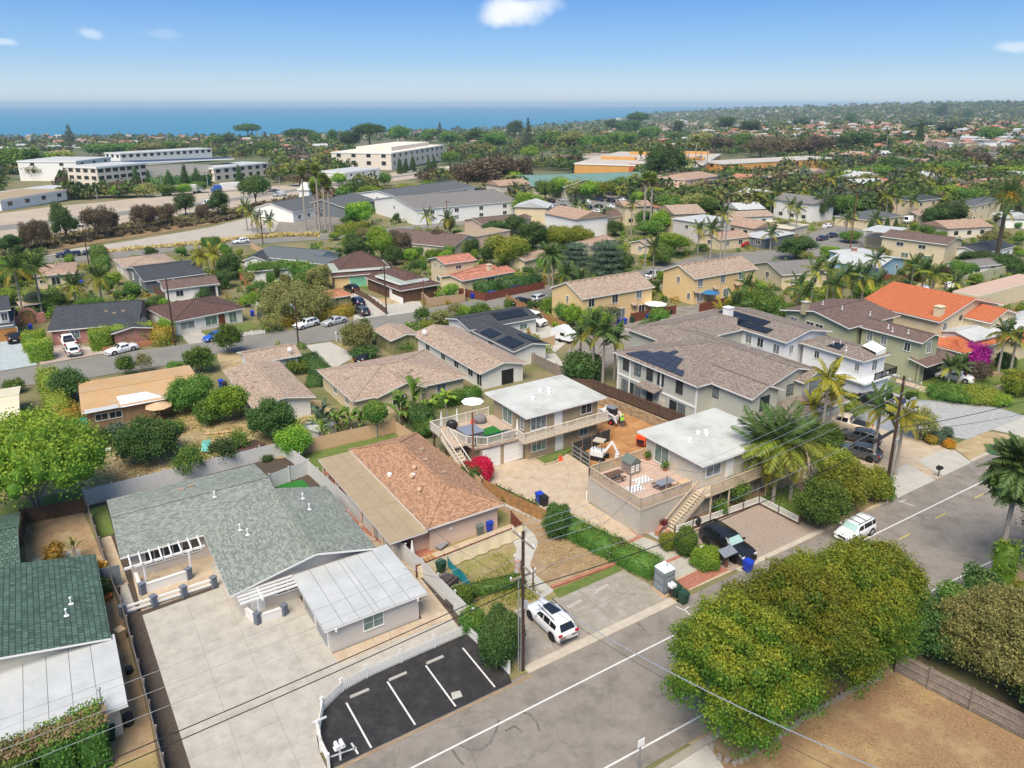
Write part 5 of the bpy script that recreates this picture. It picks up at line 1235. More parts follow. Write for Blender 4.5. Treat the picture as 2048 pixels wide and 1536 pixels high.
mb=MB().cyl(G(258,1448),.3,.75,12); single('rain_barrel',mb,[bink],'black barrel behind the low roof of the left house','barrel')
# 3 brown shingled house
H3=HS('peach-walled house with mottled brown shingle roof and a long tan patio roof','the brown shingled house',27,60)
A3=block(H3,uv=(24.4,32.4,51.9,70.5),z=2.6,roof='hip',pitch=.34,wall=pinkw,rm=sh_brown,over=.5)
C3=block(H3,uv=(20.95,24.5,51.9,70.4),z=2.38,roof='flat',wall=pinkw,rm=seam,over=.1,walls=False,thick=.12,name='patio_roof')
slabs([(20.95,51.92),(24.5,51.92),(24.5,70.38),(20.95,70.38)],[20.9,22.15,23.3,24.6],rng_(51.9,70.4,3.1),2.4,felt_t,H3,'roof_sheet',gap=.025,th=.018)
w_=MB(); w_.box(W(23.6,53.0,0),EU,EV,1.3,17,2.35); part('wall',w_,[pinkw],H3)
for v in (52.2,54.4,56.6,59.5,62.5,66,69.9): mb=MB().cyl(W(21.3,v),.13,2.3,8); mb.cyl(W(21.3,v),.25,.25,8); part('column',mb,[pinkw],H3)
vents(A3,[(.3,.72,1),(.55,.8,1),(.75,.55,1)],'box'); vents(A3,[(.78,.45,3),(.62,.55,3),(.55,.75,3)],'turbine'); vents(A3,[(.45,.25,3),(.6,.62,3)],'dome')
win(A3,'F',.3,1.6,.1,.1)
wbin(958,1068,bingy,'grey-green wheelie bin against the peach wall',0); wbin(977,1061,binb,'blue wheelie bin beside the gate against the peach wall',0)
tk=thing('canvas_screen','long pale canvas screen sagging from a dark red rail before the peach house','screen',W(27,49.7))
mb=MB(); n=26
for i in range(n+1):
    t=i/n; u=22.2+10.9*t; v=49.4+.6*t; w0=.12*sin(i*1.9)
    for zz,dv in ((1.15,0),(.6,-.14+w0*.6),(.08,-.32+w0)): mb.v.append(tuple(W(u,v+dv,zz)))
for i in range(n):
    for j in range(2): k=i*3+j; mb.f.append((k,k+1,k+4,k+3)); mb.m.append(0)
part('canvas',mb,[canvas],tk,smooth=True)
mb=MB().beam(W(22.2,49.42,1.2),W(33.1,50.02,1.2),.07,.09); part('rail',mb,[wood_r],tk)
for u in (22.2,24.9,27.6,30.3,33.1): mb=MB().cbox(W(u,49.5+(u-22.2)*.055,.62),(.1,.1,1.24),A0); part('post',mb,[wood_r],tk)
fence([(33.1,50.1),(33.4,52.2)],1.3,'red-framed side gate at the right end of the canvas screen',wood_r,bw=.7,gap=.02,pix=False,nm='frame_gate',cat='gate')
wbin(882,1143,bing,'dark green wheelie bin standing below the canvas screen',20)
mb=MB(); a=G(895,1135);b=G(950,1200); 
for i in range(9):
    p=a.lerp(b,i/8); mb.v+= [tuple(p+Vector((0,0,1.15-.2*sin(i)))),tuple(p+Vector((.15*sin(i*2),0,.1)))]
for i in range(8): k=i*2; mb.f.append((k,k+1,k+3,k+2)); mb.m.append(0)
single('teal_tarp',mb,[tealc],'teal tarpaulin strung along the dry lawn behind the green bin','tarpaulin')
mb=MB(); p=G(893,1175); mb.cbox(p+VZ(.42),(1.5,1.4,.85),A0); mb.cbox(p+VZ(.9),(1.0,.9,.2),A0); single('covered_grill',mb,[M_('dark_cloth_cover',(.07,.055,.055),rough=.9)],'dark cloth-covered grill beside the teal tarpaulin','grill')
mb=MB().cbox(G(905,1208)+VZ(.2),(1.1,1.0,.4),A0); single('storage_box',mb,[M_('dark_cloth_cover',(0,0,0))],'low dark storage box below the covered grill','box')
tb=thing('deck_box_bench','honey-coloured wooden picnic set by the closed white parasol','table',G(851,1115))
for i in range(5): mb=MB().beam(G(830+7*i,1122-4*i,.45),G(848+7*i,1136-4*i,.45),.16,.05); part('plank',mb,[wood_t],tb)
mb=MB(); p=G(826,1128); mb.cyl(p,.03,.5); mb.cyl(p+VZ(.3),.28,2.0,8,r2=.05); single('closed_parasol',mb,[white],'closed white parasol beside the honey wooden picnic set','parasol')
mb=MB(); p=G(884,1095); mb.cbox(p+VZ(.3),(1.2,.7,.1),A0); 
for s,q in ((-1,-1),(1,-1),(1,1),(-1,1)): mb.cbox(p+EU*s*.5+EV*q*.3+VZ(.13),(.05,.05,.26),A0)
single('lounger',mb,[metalg],'dark grey folding lounger on the patio before the peach wall','lounger')
fence([(21.9,77.3),(32.4,77.0),(33.6,62),(33.9,59)],1.7,'peach-stained board fence round the back of the brown shingled house',wood_p,bw=.2,pix=False,rails=False,nm='board_fence')
fence([(34.1,58.8),(34.8,55),(36.0,50.3)],1.6,'orange cedar fence with dark posts beside the long driveway',wood_o,bw=.16,pm=wood_b,pix=False,side=1,nm='cedar_fence',post=1.9,postw=.13)
mb=MB()
for i in range(36): p=W(34.6+ru(-.2,.2)+i*.05,55.5-i*.15,.1); mb.cbox(p,(ru(.3,.5),ru(.25,.4),ru(.15,.3)),random.random())
single('rock_edging',mb,[conc2],'pile of pale broken concrete rocks along the foot of the cedar fence','rocks')
# hedges between the lots
hedge([(36.5,50.3),(37.3,46.6),(38.2,42.8),(39.2,39.0)],2.0,1.35,F_mid,'long dark clipped hedge running down beside the long driveway',leaf=.13,dens=6,pix=False,rough=.16,tipb=.1)
hedge([(24.6,45.2),(29.2,44.1)],1.1,.8,F_mid,'low clipped hedge below the dry lawn near the utility pole',leaf=.13,dens=6,pix=False,rough=.1)
bush(1003,1228,1325,88,F_dark,'large dark green bush behind the picket fence corner',q=2.2,leaf=.14); bush(945,1220,1262,50,F_mid,'small low bush at the end of the low clipped hedge',q=1.2,leaf=.14); bush(925,1170,1210,45,F_mid,'small leafy shrub beside the storage box',q=1.2,leaf=.14)
bush(1115,1010,1075,50,F_dark,'dark shrub at the upper end of the long hedge',leaf=.14,q=1.4); bush(1235,1078,1108,48,F_brown,'dusky brown patch of shrub within the long hedge',leaf=.12,q=1.2)
bush(955,920,958,64,F_pink,'crimson bougainvillea by the garage doors of the tan duplex',q=2,leaf=.16); bush(945,930,965,60,F_dark,'green foliage around the crimson bougainvillea',leaf=.16); hedge([(34.9,58),(35.6,55),(36.3,52.6)],1.0,.9,F_mid,'red-tinged low shrubs along the driveway side of the cedar fence',leaf=.14,dens=5,pix=False,rough=.2)
bush(1370,1055,1108,44,F_mid,'round clipped bush left of the black sport utility vehicle',q=2,leaf=.12); bush(1410,1098,1130,62,F_bright,'bright low shrub under the yellow address post',q=1.5,leaf=.12); bush(1335,1065,1098,34,F_yel,'yellow-green shrub beside the brick steps',q=1.2,leaf=.12)
# 4 tan duplex
H4=HS('tan two-storey duplex with wide flat white roof and balcony deck','the tan duplex',46,66)
wd=MB()
B4=block(H4,uv=(41.3,52.5,61.7,70.5),z=5.5,roof='flat',wall=tanw,rm=felt_d,over=.75,thick=.22)
D4=block(H4,uv=(36.2,42.0,63.0,69.9),z=2.75,roof='flat',wall=tanw,rm=M_('tan_deck_surface',(.46,.36,.28),(.4,.31,.24),.85,1.5,6),over=.1,thick=.2,name='deck',trim=beigep)
D4b=block(H4,uv=(33.9,36.4,64.6,69.9),z=2.75,roof='flat',wall=tanw,rm=M_('tan_deck_surface',(0,0,0)),over=.1,thick=.2,name='deck',walls=False,trim=beigep)
for u,v in ((34.1,69.7),(34.1,66.8)): mb=MB().cbox(W(u,v,1.3),(.2,.2,2.6),A0); part('deck_post',mb,[wood_b],H4)
mb=MB().prism([tuple(W(*p))[:2] for p in ((40.8,61.3),(52.6,61.3),(52.6,62.5),(40.8,62.5))],2.6,2.78); part('balcony',mb,[beigep],H4)
gdoor(D4,'F',.25,2.1,2.2); gdoor(D4,'F',.76,2.3,2.2)
win(B4,'F',.14,4.2,2.0,1.5,gm=curtain,mull=2); door(B4,'F',.42,z=2.8); win(B4,'F',.83,4.3,1.5,1.1,gm=glassd); win(B4,'F',.15,1.4,1.9,1.2,gm=glassg,mull=2); door(B4,'F',.44,z=.05); win(B4,'F',.8,1.5,1.2,1.0,gm=glassg)
win(B4,'L',.42,3.9,1.9,2.0,gm=glassg,mull=1); win(B4,'L',.83,4.0,.5,1.6,gm=curtain,mull=0)
railing(H4,[W(33.8,69.9),W(41.4,69.9)],2.78,1.0,M_('off_white_rail',(.66,.61,.52),rough=.6)); railing(H4,[W(34.7,67.4),W(35.3,64.3),W(37.1,62.9),W(40.8,62.85),W(40.85,61.5),W(52.5,61.5)],2.78,1.0,MATS['off_white_rail']); railing(H4,[W(33.8,69.9),W(33.8,67.8)],2.78,1.,MATS['off_white_rail'])
slabs([(36.2,63),(35.4,64.4),(35.6,63.1),(37.2,62.8),(40.9,62.7),(40.9,63)],[35,41],[62.6,64.5],2.77,MATS['tan_deck_surface'],H4,'deck_edge',th=.2)
def stairs(h,a,b,z0,z1,w,n,m,rm=None):
    A=W(*a);B_=W(*b); d=(B_-A)/n; sd=Vector((-d.y,d.x,0)).normalized()
    for i in range(n): mb=MB(); p=A+d*(i+.5); mb.beam(p-sd*w/2+Vector((0,0,z0+(z1-z0)*(i+1)/n-.04)),p+sd*w/2+Vector((0,0,z0+(z1-z0)*(i+1)/n-.04)),d.length*1.1,.07); part('step',mb,[m],h)
    for s in (-1,1):
        mb=MB(); o=sd*s*w/2; mb.beam(A+o+VZ(z0),B_+o+VZ(z1-.1),.06,.28); mb.beam(A+o+VZ(z0+1.),B_+o+VZ(z1+.95),.08,.1); mb.beam(A+o+VZ(z0+.3),B_+o+VZ(z1+.25),.05,.06)
        for i in range(n+1):
            p=A+d*i+o+Vector((0,0,z0+(z1-z0)*i/n)); mb.tube([p,p+VZ(.95)],.022,4)
        part('stair_railing',mb,[rm or m],h)
stairs(H4,(34.1,59.6),(34.3,67.3),0,2.75,1.0,16,beigep,MATS['off_white_rail'])
vents(B4,[(.32,.45,0),(.5,.62,0),(.55,.5,0),(.6,.6,0)],'dome')
# things on the tan duplex deck
dk=2.78
mb=MB().prism([tuple(W(*p))[:2] for p in ((37.6,64.0),(40.4,64.4),(40.3,67.0),(37.4,66.6))],dk,dk+.04); single('turf_mat',mb,[turf],'green artificial turf mat on the tan duplex deck','mat')
mb=MB().box(W(36.0,63.6,dk),EU,EV,4.2,.08,.9); single('green_windscreen',mb,[M_('dark_green_mesh',(.01,.1,.06),rough=.8)],'dark green windscreen panel along the tan duplex deck rail','screen')
mb=MB().box(W(35.6,64.6,dk),EU,EV,2.0,2.2,.9); mb.box(W(35.5,64.5,dk+.9),EU,EV,2.2,2.4,.08); single('hot_tub',mb,[metalg],'grey covered hot tub on the tan duplex deck','hot tub')
mb=MB().ball(W(40.2,63.6,dk+.35),(1.1,.7,.5),10,6); single('covered_furniture',mb,[M_('grey_cloth_cover',(.2,.185,.185),rough=.9)],'grey cloth-covered furniture by the deck sliding door','furniture cover')
mb=MB().ball(W(39.5,68.6,dk+.45),(.8,.6,.6),9,6); single('covered_grill',mb,[MATS['grey_cloth_cover']],'pale grey covered grill at the back of the tan duplex deck','grill')
mb=MB().ball(W(36.0,68.9,dk+.5),(.7,.45,.6),9,6); single('kettle_grill',mb,[blackm],'black lidded barbecue on the far corner of the tan duplex deck','barbecue')
mb=MB(); p=W(38.4,68.4,dk); mb.cbox(p+VZ(.3),(.4,.4,.6)); single('beverage_tub',mb,[orangep],'orange-red box among the patio things on the tan duplex deck','box')
for i,(u,v,m,l) in enumerate(((35.9,71.3,white,'closed white parasol at left behind the tan duplex deck'),(36.7,71.3,metalg,'closed blue-grey striped parasol behind the tan duplex deck'),(37.9,71.2,white,'closed white parasol nearest the open canopy on the deck'),(40.9,62.9,white,'closed white parasol at the corner of the tan duplex'))):
    mb=MB(); z=dk if i==3 else 1.6; p=W(u,v,z if i==3 else 0); mb.cyl(p,.03,3.2 if i<3 else .6,6); mb.cyl(p+VZ(2.3 if i<3 else .5),.2,1.7,7,r2=.04); single('closed_parasol',mb,[m],l,'parasol')
mb=MB(); c=W(39.9,71.0,0); mb.cyl(c,.04,5.0,6); 
mb.add([tuple(c+Vector((cos(t)*1.35,sin(t)*1.35,4.5))) for t in np.arange(8)*pi/4]+[tuple(c+VZ(4.9))],[(i,(i+1)%8,8) for i in range(8)]); single('open_parasol',mb,[white],'open white canopy parasol against the tan duplex','parasol')
for u in (40.8,44.5,47.2,50.5):
    mb=MB(); p=W(u+.8,62.5,dk); mb.cyl(p,.2,.35,8,r2=.25); o=single('planter',mb,[pole_l],{40.8:'terracotta pot at the corner window of the tan duplex balcony',44.5:'wooden planter left of the balcony door on the tan duplex',47.2:'wooden planter right of the balcony door on the tan duplex',50.5:'terracotta pot near the far end of the tan duplex balcony'}[u],'planter')
pw,pb,ph_,_=pole(947,824,952,'rusty brown timber post in front of the tan duplex deck',r=.13,m=pole_l,nm='timber_post',cat='post')
# 5 beige duplex with roof deck
H5=HS('beige two-storey duplex with flat white roof, roof terrace and outside stair','the beige duplex',52,48)
B5=block(H5,uv=(49.1,60.6,43.5,52.7),z=5.5,roof='flat',wall=beigew,rm=felt_d,over=.7,thick=.22)
D5=block(H5,uv=(42.1,49.9,44.25,51.9),z=2.7,roof='flat',wall=M_('grey_beige_block',(.5,.46,.4),(.46,.42,.36),.85,1,5),rm=M_('peach_terrace_floor',(.52,.37,.29),(.47,.335,.26),.85,1,6),over=.05,thick=.2,name='terrace_deck',trim=beigep)
win(B5,'L',.3,3.95,1.9,2.1,gm=glassg); win(B5,'F',.15,4.2,1.9,1.2,gm=curtain); door(B5,'F',.38,z=2.75); win(B5,'F',.7,4.2,1.6,1.2,gm=glassd); win(B5,'F',.2,1.3,1.4,1.1,gm=glassd); win(B5,'F',.4,1.3,1.2,1.1,gm=glassd); win(B5,'F',.6,1.4,1.2,1.1,gm=glassd)
railing(H5,[W(49.2,51.8),W(42.2,51.8),W(42.2,44.35),W(48.6,44.35)],2.72,1.0,M_('beige_rail',(.5,.41,.3),rough=.7)); 
mb=MB().prism([tuple(W(*p))[:2] for p in ((49,42.7),(60.6,42.7),(60.6,44.1),(49,44.1))],2.5,2.68); part('balcony',mb,[beigep],H5); railing(H5,[W(49.6,42.75),W(60.5,42.75)],2.7,1.,MATS['beige_rail'])
for u in (49.8,52.3,55,57.8,60.3): mb=MB().cbox(W(u,42.85,1.25),(.14,.14,2.5),A0); part('balcony_post',mb,[beigep],H5)
stairs(H5,(45.0,43.3),(49.4,43.6),0,2.7,1.1,15,beigep,MATS['beige_rail'])
vents(B5,[(.25,.5,0),(.42,.58,0),(.46,.5,0),(.5,.56,0)],'dome')
dk=2.74
ph=thing('playhouse','small grey and white wooden playhouse on the roof terrace','playhouse',W(46.2,50.3,dk))
mb=MB().box(W(45.6,49.6,dk),EU,EV,1.3,1.3,1.2); part('wall',mb,[wood_g],ph); mb=MB(); a=W(45.5,49.5,dk+1.2);X=EU*1.5;Y=EV*1.5
mb.add([a,a+X,a+X+Y,a+Y,a+X/2+VZ(.6),a+X/2+Y+VZ(.6)],[(0,4,5,3),(1,2,5,4),(0,1,4),(3,5,2)]); part('roof',mb,[M_('grey_green_paint',(.13,.16,.14),rough=.8)],ph)
for i in range(2):
    mb=MB()
    for j in range(2):
        for k in range(3): mb.box(W(45.7+.6*i+.22*j,49.57,dk+.25+.28*k),EU,EV,.16,.03,.2)
    part('window',mb,[white],ph)
for (u,v,l,cv) in ((43.6,49.8,'weathered picnic table at the far corner of the roof terrace',0),(46.6,45.9,'dark covered picnic table near the front rail of the roof terrace',1)):
    e=thing('picnic_table',l,'table',W(u,v,dk))
    mb=MB().box(W(u-.9,v-.4,dk+.72),EU,EV,1.9,.8,.05); part('tabletop',mb,[wood_b if not cv else metalg],e)
    for s in (-.85,.6): mb=MB().box(W(u-.9,v+s,dk+.42),EU,EV,1.9,.26,.05); part('bench_seat',mb,[wood_b],e)
    for s in (-.7,.7): mb=MB().beam(W(u+s,v-.7,dk),W(u+s,v+.3,dk+.7),.08,.08); mb.beam(W(u+s,v+.7,dk),W(u+s,v-.3,dk+.7),.08,.08); part('leg',mb,[wood_b],e)
for (u,v,l) in ((46.0,48.3,'black and white geometric rug beside the playhouse'),(44.2,47.4,'black and white geometric rug near the side rail')):
    e=thing('rug',l,'rug',W(u,v,dk)); mb=MB().box(W(u-.9,v-.55,dk),EU,EV,1.8,1.1,.012); part('rug_field',mb,[white],e); mb=MB()
    for i in range(9):
        for j in range(5):
            if (i+j)%2: mb.box(W(u-.88+i*.2,v-.52+j*.21,dk+.012),EU,EV,.16,.13,.003)
    part('rug_pattern',mb,[blackm],e)
for (u,v,l) in ((42.9,46.6,'grey timber string-light post on the side rail of the roof terrace'),(45.6,44.6,'grey timber string-light post on the front rail of the roof terrace'),(42.3,50.4,'grey timber string-light post at the far corner of the roof terrace')):
    mb=MB().cbox(W(u,v,dk+1.1),(.12,.12,2.2),A0); single('terrace_post',mb,[wood_g],l,'post')
for a,b,l in (((42.9,46.6),(49.8,48),'string of bulbs from the side post to the terrace wall'),((45.6,44.6),(49.8,46.4),'string of bulbs from the front post to the terrace wall')):
    w1=wire(W(*a,dk+2.1),W(*b,dk+2.2),.5,l,.008); 
    for i in range(1,9): t=i/9; p=W(a[0]+(b[0]-a[0])*t,a[1]+(b[1]-a[1])*t,dk+2.1-.5*4*t*(1-t)-.06); mb=MB().ball(p,.04,5,3); part('bulb',mb,[white],w1)
for (u,v,l,m) in ((49.4,51.3,'terracotta potted plant by the terrace rail',F_mid),(49.3,48.6,'terracotta potted fern right of the terrace sliding door',F_mid),(44.9,43.9,'terracotta pot of reddish flowers at the foot of the beige stair',F_maroon)):
    z=dk if v>44 else 0; e=thing('potted_plant',l,'plant',W(u,v,z)); mb=MB().cyl(W(u,v,z),.16,.3,8,r2=.22); part('pot',mb,[M_('terracotta',(.4,.13,.06),rough=.8)],e)
    o=NO('foliage',crown_mesh('foliage',[(0,0,.55,.32,.32,.3)],90,.14,m,RNG)); LK(o); o.parent=e
e=thing('grill_table','small slatted grill stand by the terrace front rail','stand',W(48.3,45.2,dk)); mb=MB().box(W(47.9,44.9,dk+.5),EU,EV,1.1,.6,.1); part('stand_top',mb,[wood_p],e)
for a,b in ((0,0),(1,0),(1,1),(0,1)): mb=MB().cbox(W(47.95+a,44.95+.5*b,dk+.25),(.06,.06,.5),A0); part('leg',mb,[wood_b],e)
mb=MB(); p=W(47.8,42.6); mb.ball(p+VZ(.55),(.45,.35,.45),8,6); mb.cbox(p+VZ(.2),(.6,.4,.4)); single('covered_grill',mb,[blackm],'black covered grill under the beige stair','grill')
# lattice fence round gravel lot: real crossing laths
def lattice(a,b,h,label):
    A=W(*a);B_=W(*b); L=(B_-A).length; d=(B_-A)/L; e=thing('lattice_fence',label,'fence',A); mb=MB(); n=int(L/.18)
    for i in range(-2,n+1):
        for s in (1,-1):
            x0=i*.18; x1=x0+h*.8
            if s<0: x0,x1=x1,x0
            p=A+d*max(0,min(L,x0))+VZ(.25); q=A+d*max(0,min(L,x1))+VZ(.25+h*.8)
            mb.beam(p,q,.012,.045)
    part('lattice_laths',mb,[white],e,kind='stuff')
    for z in (.24,.27+h*.8): mb=MB().beam(A+VZ(z),B_+VZ(z),.05,.06); part('rail',mb,[white],e)
    mb=MB().beam(A+VZ(.1),B_+VZ(.1),.15,.22); part('sleeper',mb,[wood_b],e)
    for i in range(int(L/2)+1): mb=MB().cbox(A+d*(i*L/max(1,int(L/2)))+VZ(.5),(.1,.1,1.0)); part('post',mb,[wood_b],e)
lattice((45.0,42.6),(55.9,42.1),.7,'low white lattice fence along the back of the gravel lot'); lattice((55.95,42.1),(56.1,37.6),.7,'low white lattice fence at the right side of the gravel lot'); lattice((43.9,38.9),(45.2,37.0),.5,'short white lattice beside the black sport utility vehicle')
# site fence, block wall, dark fence
sf=fence([(46.7,57.3),(46.8,60.5),(52.8,61.2)],1.6,'dark green mesh-screened site fence round the dug yard',M_('dark_site_mesh',(.045,.05,.045),rough=.9),bw=1.5,pix=False,nm='site_fence',pm=galv,post=1.6,th=.02,postw=.05)
wallrun([(58.6,72.4),(59.5,68.3),(60.5,59.4),(60.6,53.2)],1.3,.25,blockm,'tan block retaining wall at the back of the dug yard',pix=False)
fence([(57.6,74.8),(59.6,73),(60.2,68.3),(61.2,59.4),(61.4,53.5)],2.6,'tall dark brown board fence below the grey two-storey house',wood_b,bw=.2,pix=False,nm='board_fence',post=2.5,side=-1)
# skid steer loader, mini excavator, compressor, worker
def loader():
    p=W(56.3,65.3); e=thing('skid_loader','white compact skid loader with black cab and raised bucket arms on orange soil','loader',p,AZV+R(195))
    mb=MB().cbox((-.2,0,.75),(2.1,1.0,.7)); mb.cbox((-1.1,0,1.0),(.6,1.2,.9)); pl('body',mb,[P_white],e)
    mb=MB().cbox((.15,0,1.55),(1.1,.85,1.0)); pl('cab',mb,[blackm],e); mb=MB().cbox((.1,0,2.1),(1.3,.95,.08)); pl('cab_roof',mb,[metalg],e)
    for s in(-1,1):
        mb=MB().beam((-1.3,s*.7,1.7),(.9,s*.7,1.35),.14,.2); mb.beam((.9,s*.7,1.35),(1.35,s*.7,.5),.14,.2); mb.beam((-1.3,s*.7,1.7),(-1.1,s*.7,.9),.14,.25); pl('lift_arm',mb,[P_white],e)
        for x in(-.75,.55):
            mb=MB().tube([(x,s*.52,.4),(x,s*.82,.4)],.4,14); w1=pl('wheel',mb,[rubber],e); mb=MB().tube([(x,s*.8,.4),(x,s*.83,.4)],.2,10); pl('rim',mb,[redp],w1)
    mb=MB().add([(1.2,-.85,.1),(1.2,.85,.1),(1.9,.85,.08),(1.9,-.85,.08),(1.2,-.85,.75),(1.2,.85,.75)],[(0,1,2,3),(0,4,5,1),(0,3,4),(1,5,2)]); pl('bucket',mb,[pole_l],e)
loader()
e=thing('mini_excavator','white mini excavator with canopy and folded arm behind the site fence','excavator',W(48.9,58.3),AZU+R(-60))
mb=MB().cbox((0,.6,.25),(1.7,.3,.45)); mb.cbox((0,-.6,.25),(1.7,.3,.45)); pl('track',mb,[rubber],e); mb=MB().cbox((-.2,0,.8),(1.5,1.2,.6)); mb.ball((-.7,0,.9),(.5,.6,.4),8,5); pl('body',mb,[P_white],e)
mb=MB().cbox((-.1,0,2.25),(1.2,1.1,.1)); pl('canopy',mb,[M_('tan_canopy',(.45,.4,.32),rough=.7)],e)
for a,b in ((-.6,-.5),(-.6,.5),(.4,.5),(.4,-.5)): mb=MB().beam((a,b,1.1),(a,b,2.25),.06,.06); pl('canopy_post',mb,[blackm],e)
mb=MB().beam((.5,0,.9),(1.4,0,2.4),.2,.25); mb.beam((1.4,0,2.4),(2.1,0,1.2),.16,.2); mb.cbox((2.05,0,.9),(.4,.5,.4)); pl('boom_arm',mb,[P_white],e); mb=MB().cbox((-.95,0,1.0),(.12,1.0,.2)); pl('red_stripe',mb,[redp],e)
e=thing('compressor','bright orange towable compressor beside the beige duplex wall','compressor',W(55.2,58.2),A0); mb=MB().cbox((0,0,.9),(1.5,1.1,.9)); mb.cbox((0,0,1.4),(1.2,.9,.15)); pl('housing',mb,[orangep],e)
for s in (-.5,.5): mb=MB().tube([(0,s-.1,.3),(0,s+.1,.3)],.3,12); pl('wheel',mb,[rubber],e)
mb=MB().cbox((-.78,0,.8),(.06,.9,.5)); pl('grille',mb,[blackm],e)
def person(u,v,label,rz):
    J=[(0,0,.92),(0,0,1.12),(0,0,1.38),(0,0,1.5),(.02,0,1.6),(.02,0,1.72), (.0,.2,1.4),(.1,.27,1.14),(.28,.2,1.05),(.0,-.2,1.4),(.12,-.26,1.15),(.3,-.16,1.1),(0,.1,.88),(.04,.12,.48),(0,.13,.06),(.14,.14,.03),(0,-.1,.88),(-.03,-.12,.48),(-.06,-.13,.06),(.08,-.14,.03)]
    E=[(0,1),(1,2),(2,3),(3,4),(4,5),(2,6),(6,7),(7,8),(2,9),(9,10),(10,11),(0,12),(12,13),(13,14),(14,15),(0,16),(16,17),(17,18),(18,19)]
    Rr=[.15,.15,.17,.065,.09,.09,.07,.05,.04,.07,.05,.04,.1,.07,.05,.045,.1,.07,.05,.045]
    me=bpy.data.meshes.new('body'); me.from_pydata(J,E,[]); e=thing('person',label,'person',W(u,v,.02),rz); o=NO('body',me); LK(o); o.parent=e
    md=o.modifiers.new('skin','SKIN'); sv=me.skin_vertices[0].data
    for i,r in enumerate(Rr): sv[i].radius=(r,r)
    sv[0].use_root=True; o.modifiers.new('sub','SUBSURF').levels=1; me.materials.append(denim)
    mb=MB().tube([(0,0,.98),(0,0,1.2),(0,0,1.44)],[.2,.22,.2],10); mb.tube([(0,.2,1.42),(.1,.28,1.14)],[.09,.075],6); mb.tube([(0,-.2,1.42),(.12,-.27,1.14)],[.09,.075],6); pl('high_visibility_jacket',mb,[hivis],e)
    mb=MB().ball((.03,0,1.65),(.1,.09,.12),8,6); mb.cbox((.13,0,1.64),(.03,.025,.04)); pl('head',mb,[skin],e)
    mb=MB().ball((.02,0,1.73),(.13,.12,.09),9,5); mb.cyl((.04,0,1.7),.16,.02,10); pl('hard_hat',mb,[hivis],e)
    for s in(1,-1): mb=MB().ball((.29,s*.18,1.08),(.05,.035,.03),6,4); [mb.tube([(.31,s*(.16+.012*k),1.08),(.36,s*(.15+.014*k),1.06)],.009,4) for k in range(4)]; mb.tube([(.29,s*.15,1.09),(.33,s*.12,1.1)],.01,4); pl('hand',mb,[skin],e)
person(56.4,63.3,'construction worker in green high-visibility jacket and blue jeans beside the skid loader',R(20))
for i,(x,y) in enumerate(((1119,921),(1123,920))):
    mb=MB(); p=G(x,y); mb.cbox(p+VZ(.02),(.35,.35,.04)); mb.cyl(p,.14,.65,8,r2=.03); single('traffic_cone',mb,[orangep],'orange traffic cone on the tan duplex driveway','cone','pair of orange cones on the driveway')
# 6 grey two-storey apartments
H6=HS('large grey-green two-storey house with brown-grey hipped roof and rows of solar panels','the large grey two-storey house',71,64)
B6=block(H6,uv=(62.7,80,57.4,72.9),z=6.0,roof='hip',pitch=.24,wall=greig,rm=sh_dgrey,over=.6)
F6=block(H6,uv=(69,80.2,52.6,72.6),z=6.0,roof='gable_v',pitch=.27,wall=greig,rm=sh_dgrey,over=.5)
G6=block(H6,uv=(65.2,70.8,51.4,60),z=5.9,roof='gable_v',pitch=.4,wall=greig,rm=sh_dgrey,over=.5); K6=block(H6,uv=(74.6,80,51.6,58),z=5.9,roof='gable_v',pitch=.4,wall=greig,rm=sh_dgrey,over=.5)
block(H6,uv=(70.9,90,70,80),z=6.2,roof='hip',pitch=.24,wall=greig,rm=sh_dgrey,over=.5)
block(H6,uv=(66.1,80.9,49.4,52.4),z=3.0,roof='shed_v',pitch=.3,wall=greig,rm=sh_dgrey,over=.4,name='garage_roof')
for t in (.09,.25,.41,.55,.78): win(B6,'L',t+.02,4.7,1.05,1.5,fm=darktrim,mull=1,bars=1)
for t in (.1,.19,.28,.44): win(B6,'L',t,1.7,1.0,1.5,fm=darktrim,mull=1,bars=2)
for t in (.74,.84): win(B6,'L',t,1.8,1.1,1.5,fm=darktrim,mull=1,bars=2)
door(B6,'L',.6,m=beigew)
for B_ in (G6,K6):
    win(B_,'F',.5,4.7,1.5,1.6,fm=darktrim,bars=1); 
win(G6,'L',.3,4.7,.8,1.1,fm=darktrim); win(F6,'F',.45,4.7,1.1,1.2,fm=darktrim); win(G6,'L',.7,1.7,1.0,1.0,fm=darktrim)
for z in (3.0,): 
    for (a,b) in (((63.25,72.3),(63.25,58)),): mb=MB().beam(W(*a,z),W(*b,z),.08,.25); part('trim_band',mb,[white],H6)
for v in (72.25,69.9,64.1,58.0): mb=MB().cbox(W(63.27,v,3),(.1,.22,5.8),AZU); part('trim_board',mb,[white],H6)
gdoor(block(H6,uv=(70.5,81,50.2,52),z=2.7,roof='flat',wall=greig,rm=sh_dgrey,over=.1,name='porch_roof'),'F',.5,4.6,2.2)
mb=MB().add([W(61.9,67.2,3.25),W(61.9,63.6,3.25),W(63.2,63.6,3.6),W(63.2,67.2,3.6)],[(0,1,2,3)]); mb.add([W(61.9,67.2,3.1),W(61.9,63.6,3.1),W(61.9,63.6,3.25),W(61.9,67.2,3.25)],[(0,1,2,3)]); part('entrance_roof',mb,[sh_dgrey],H6)
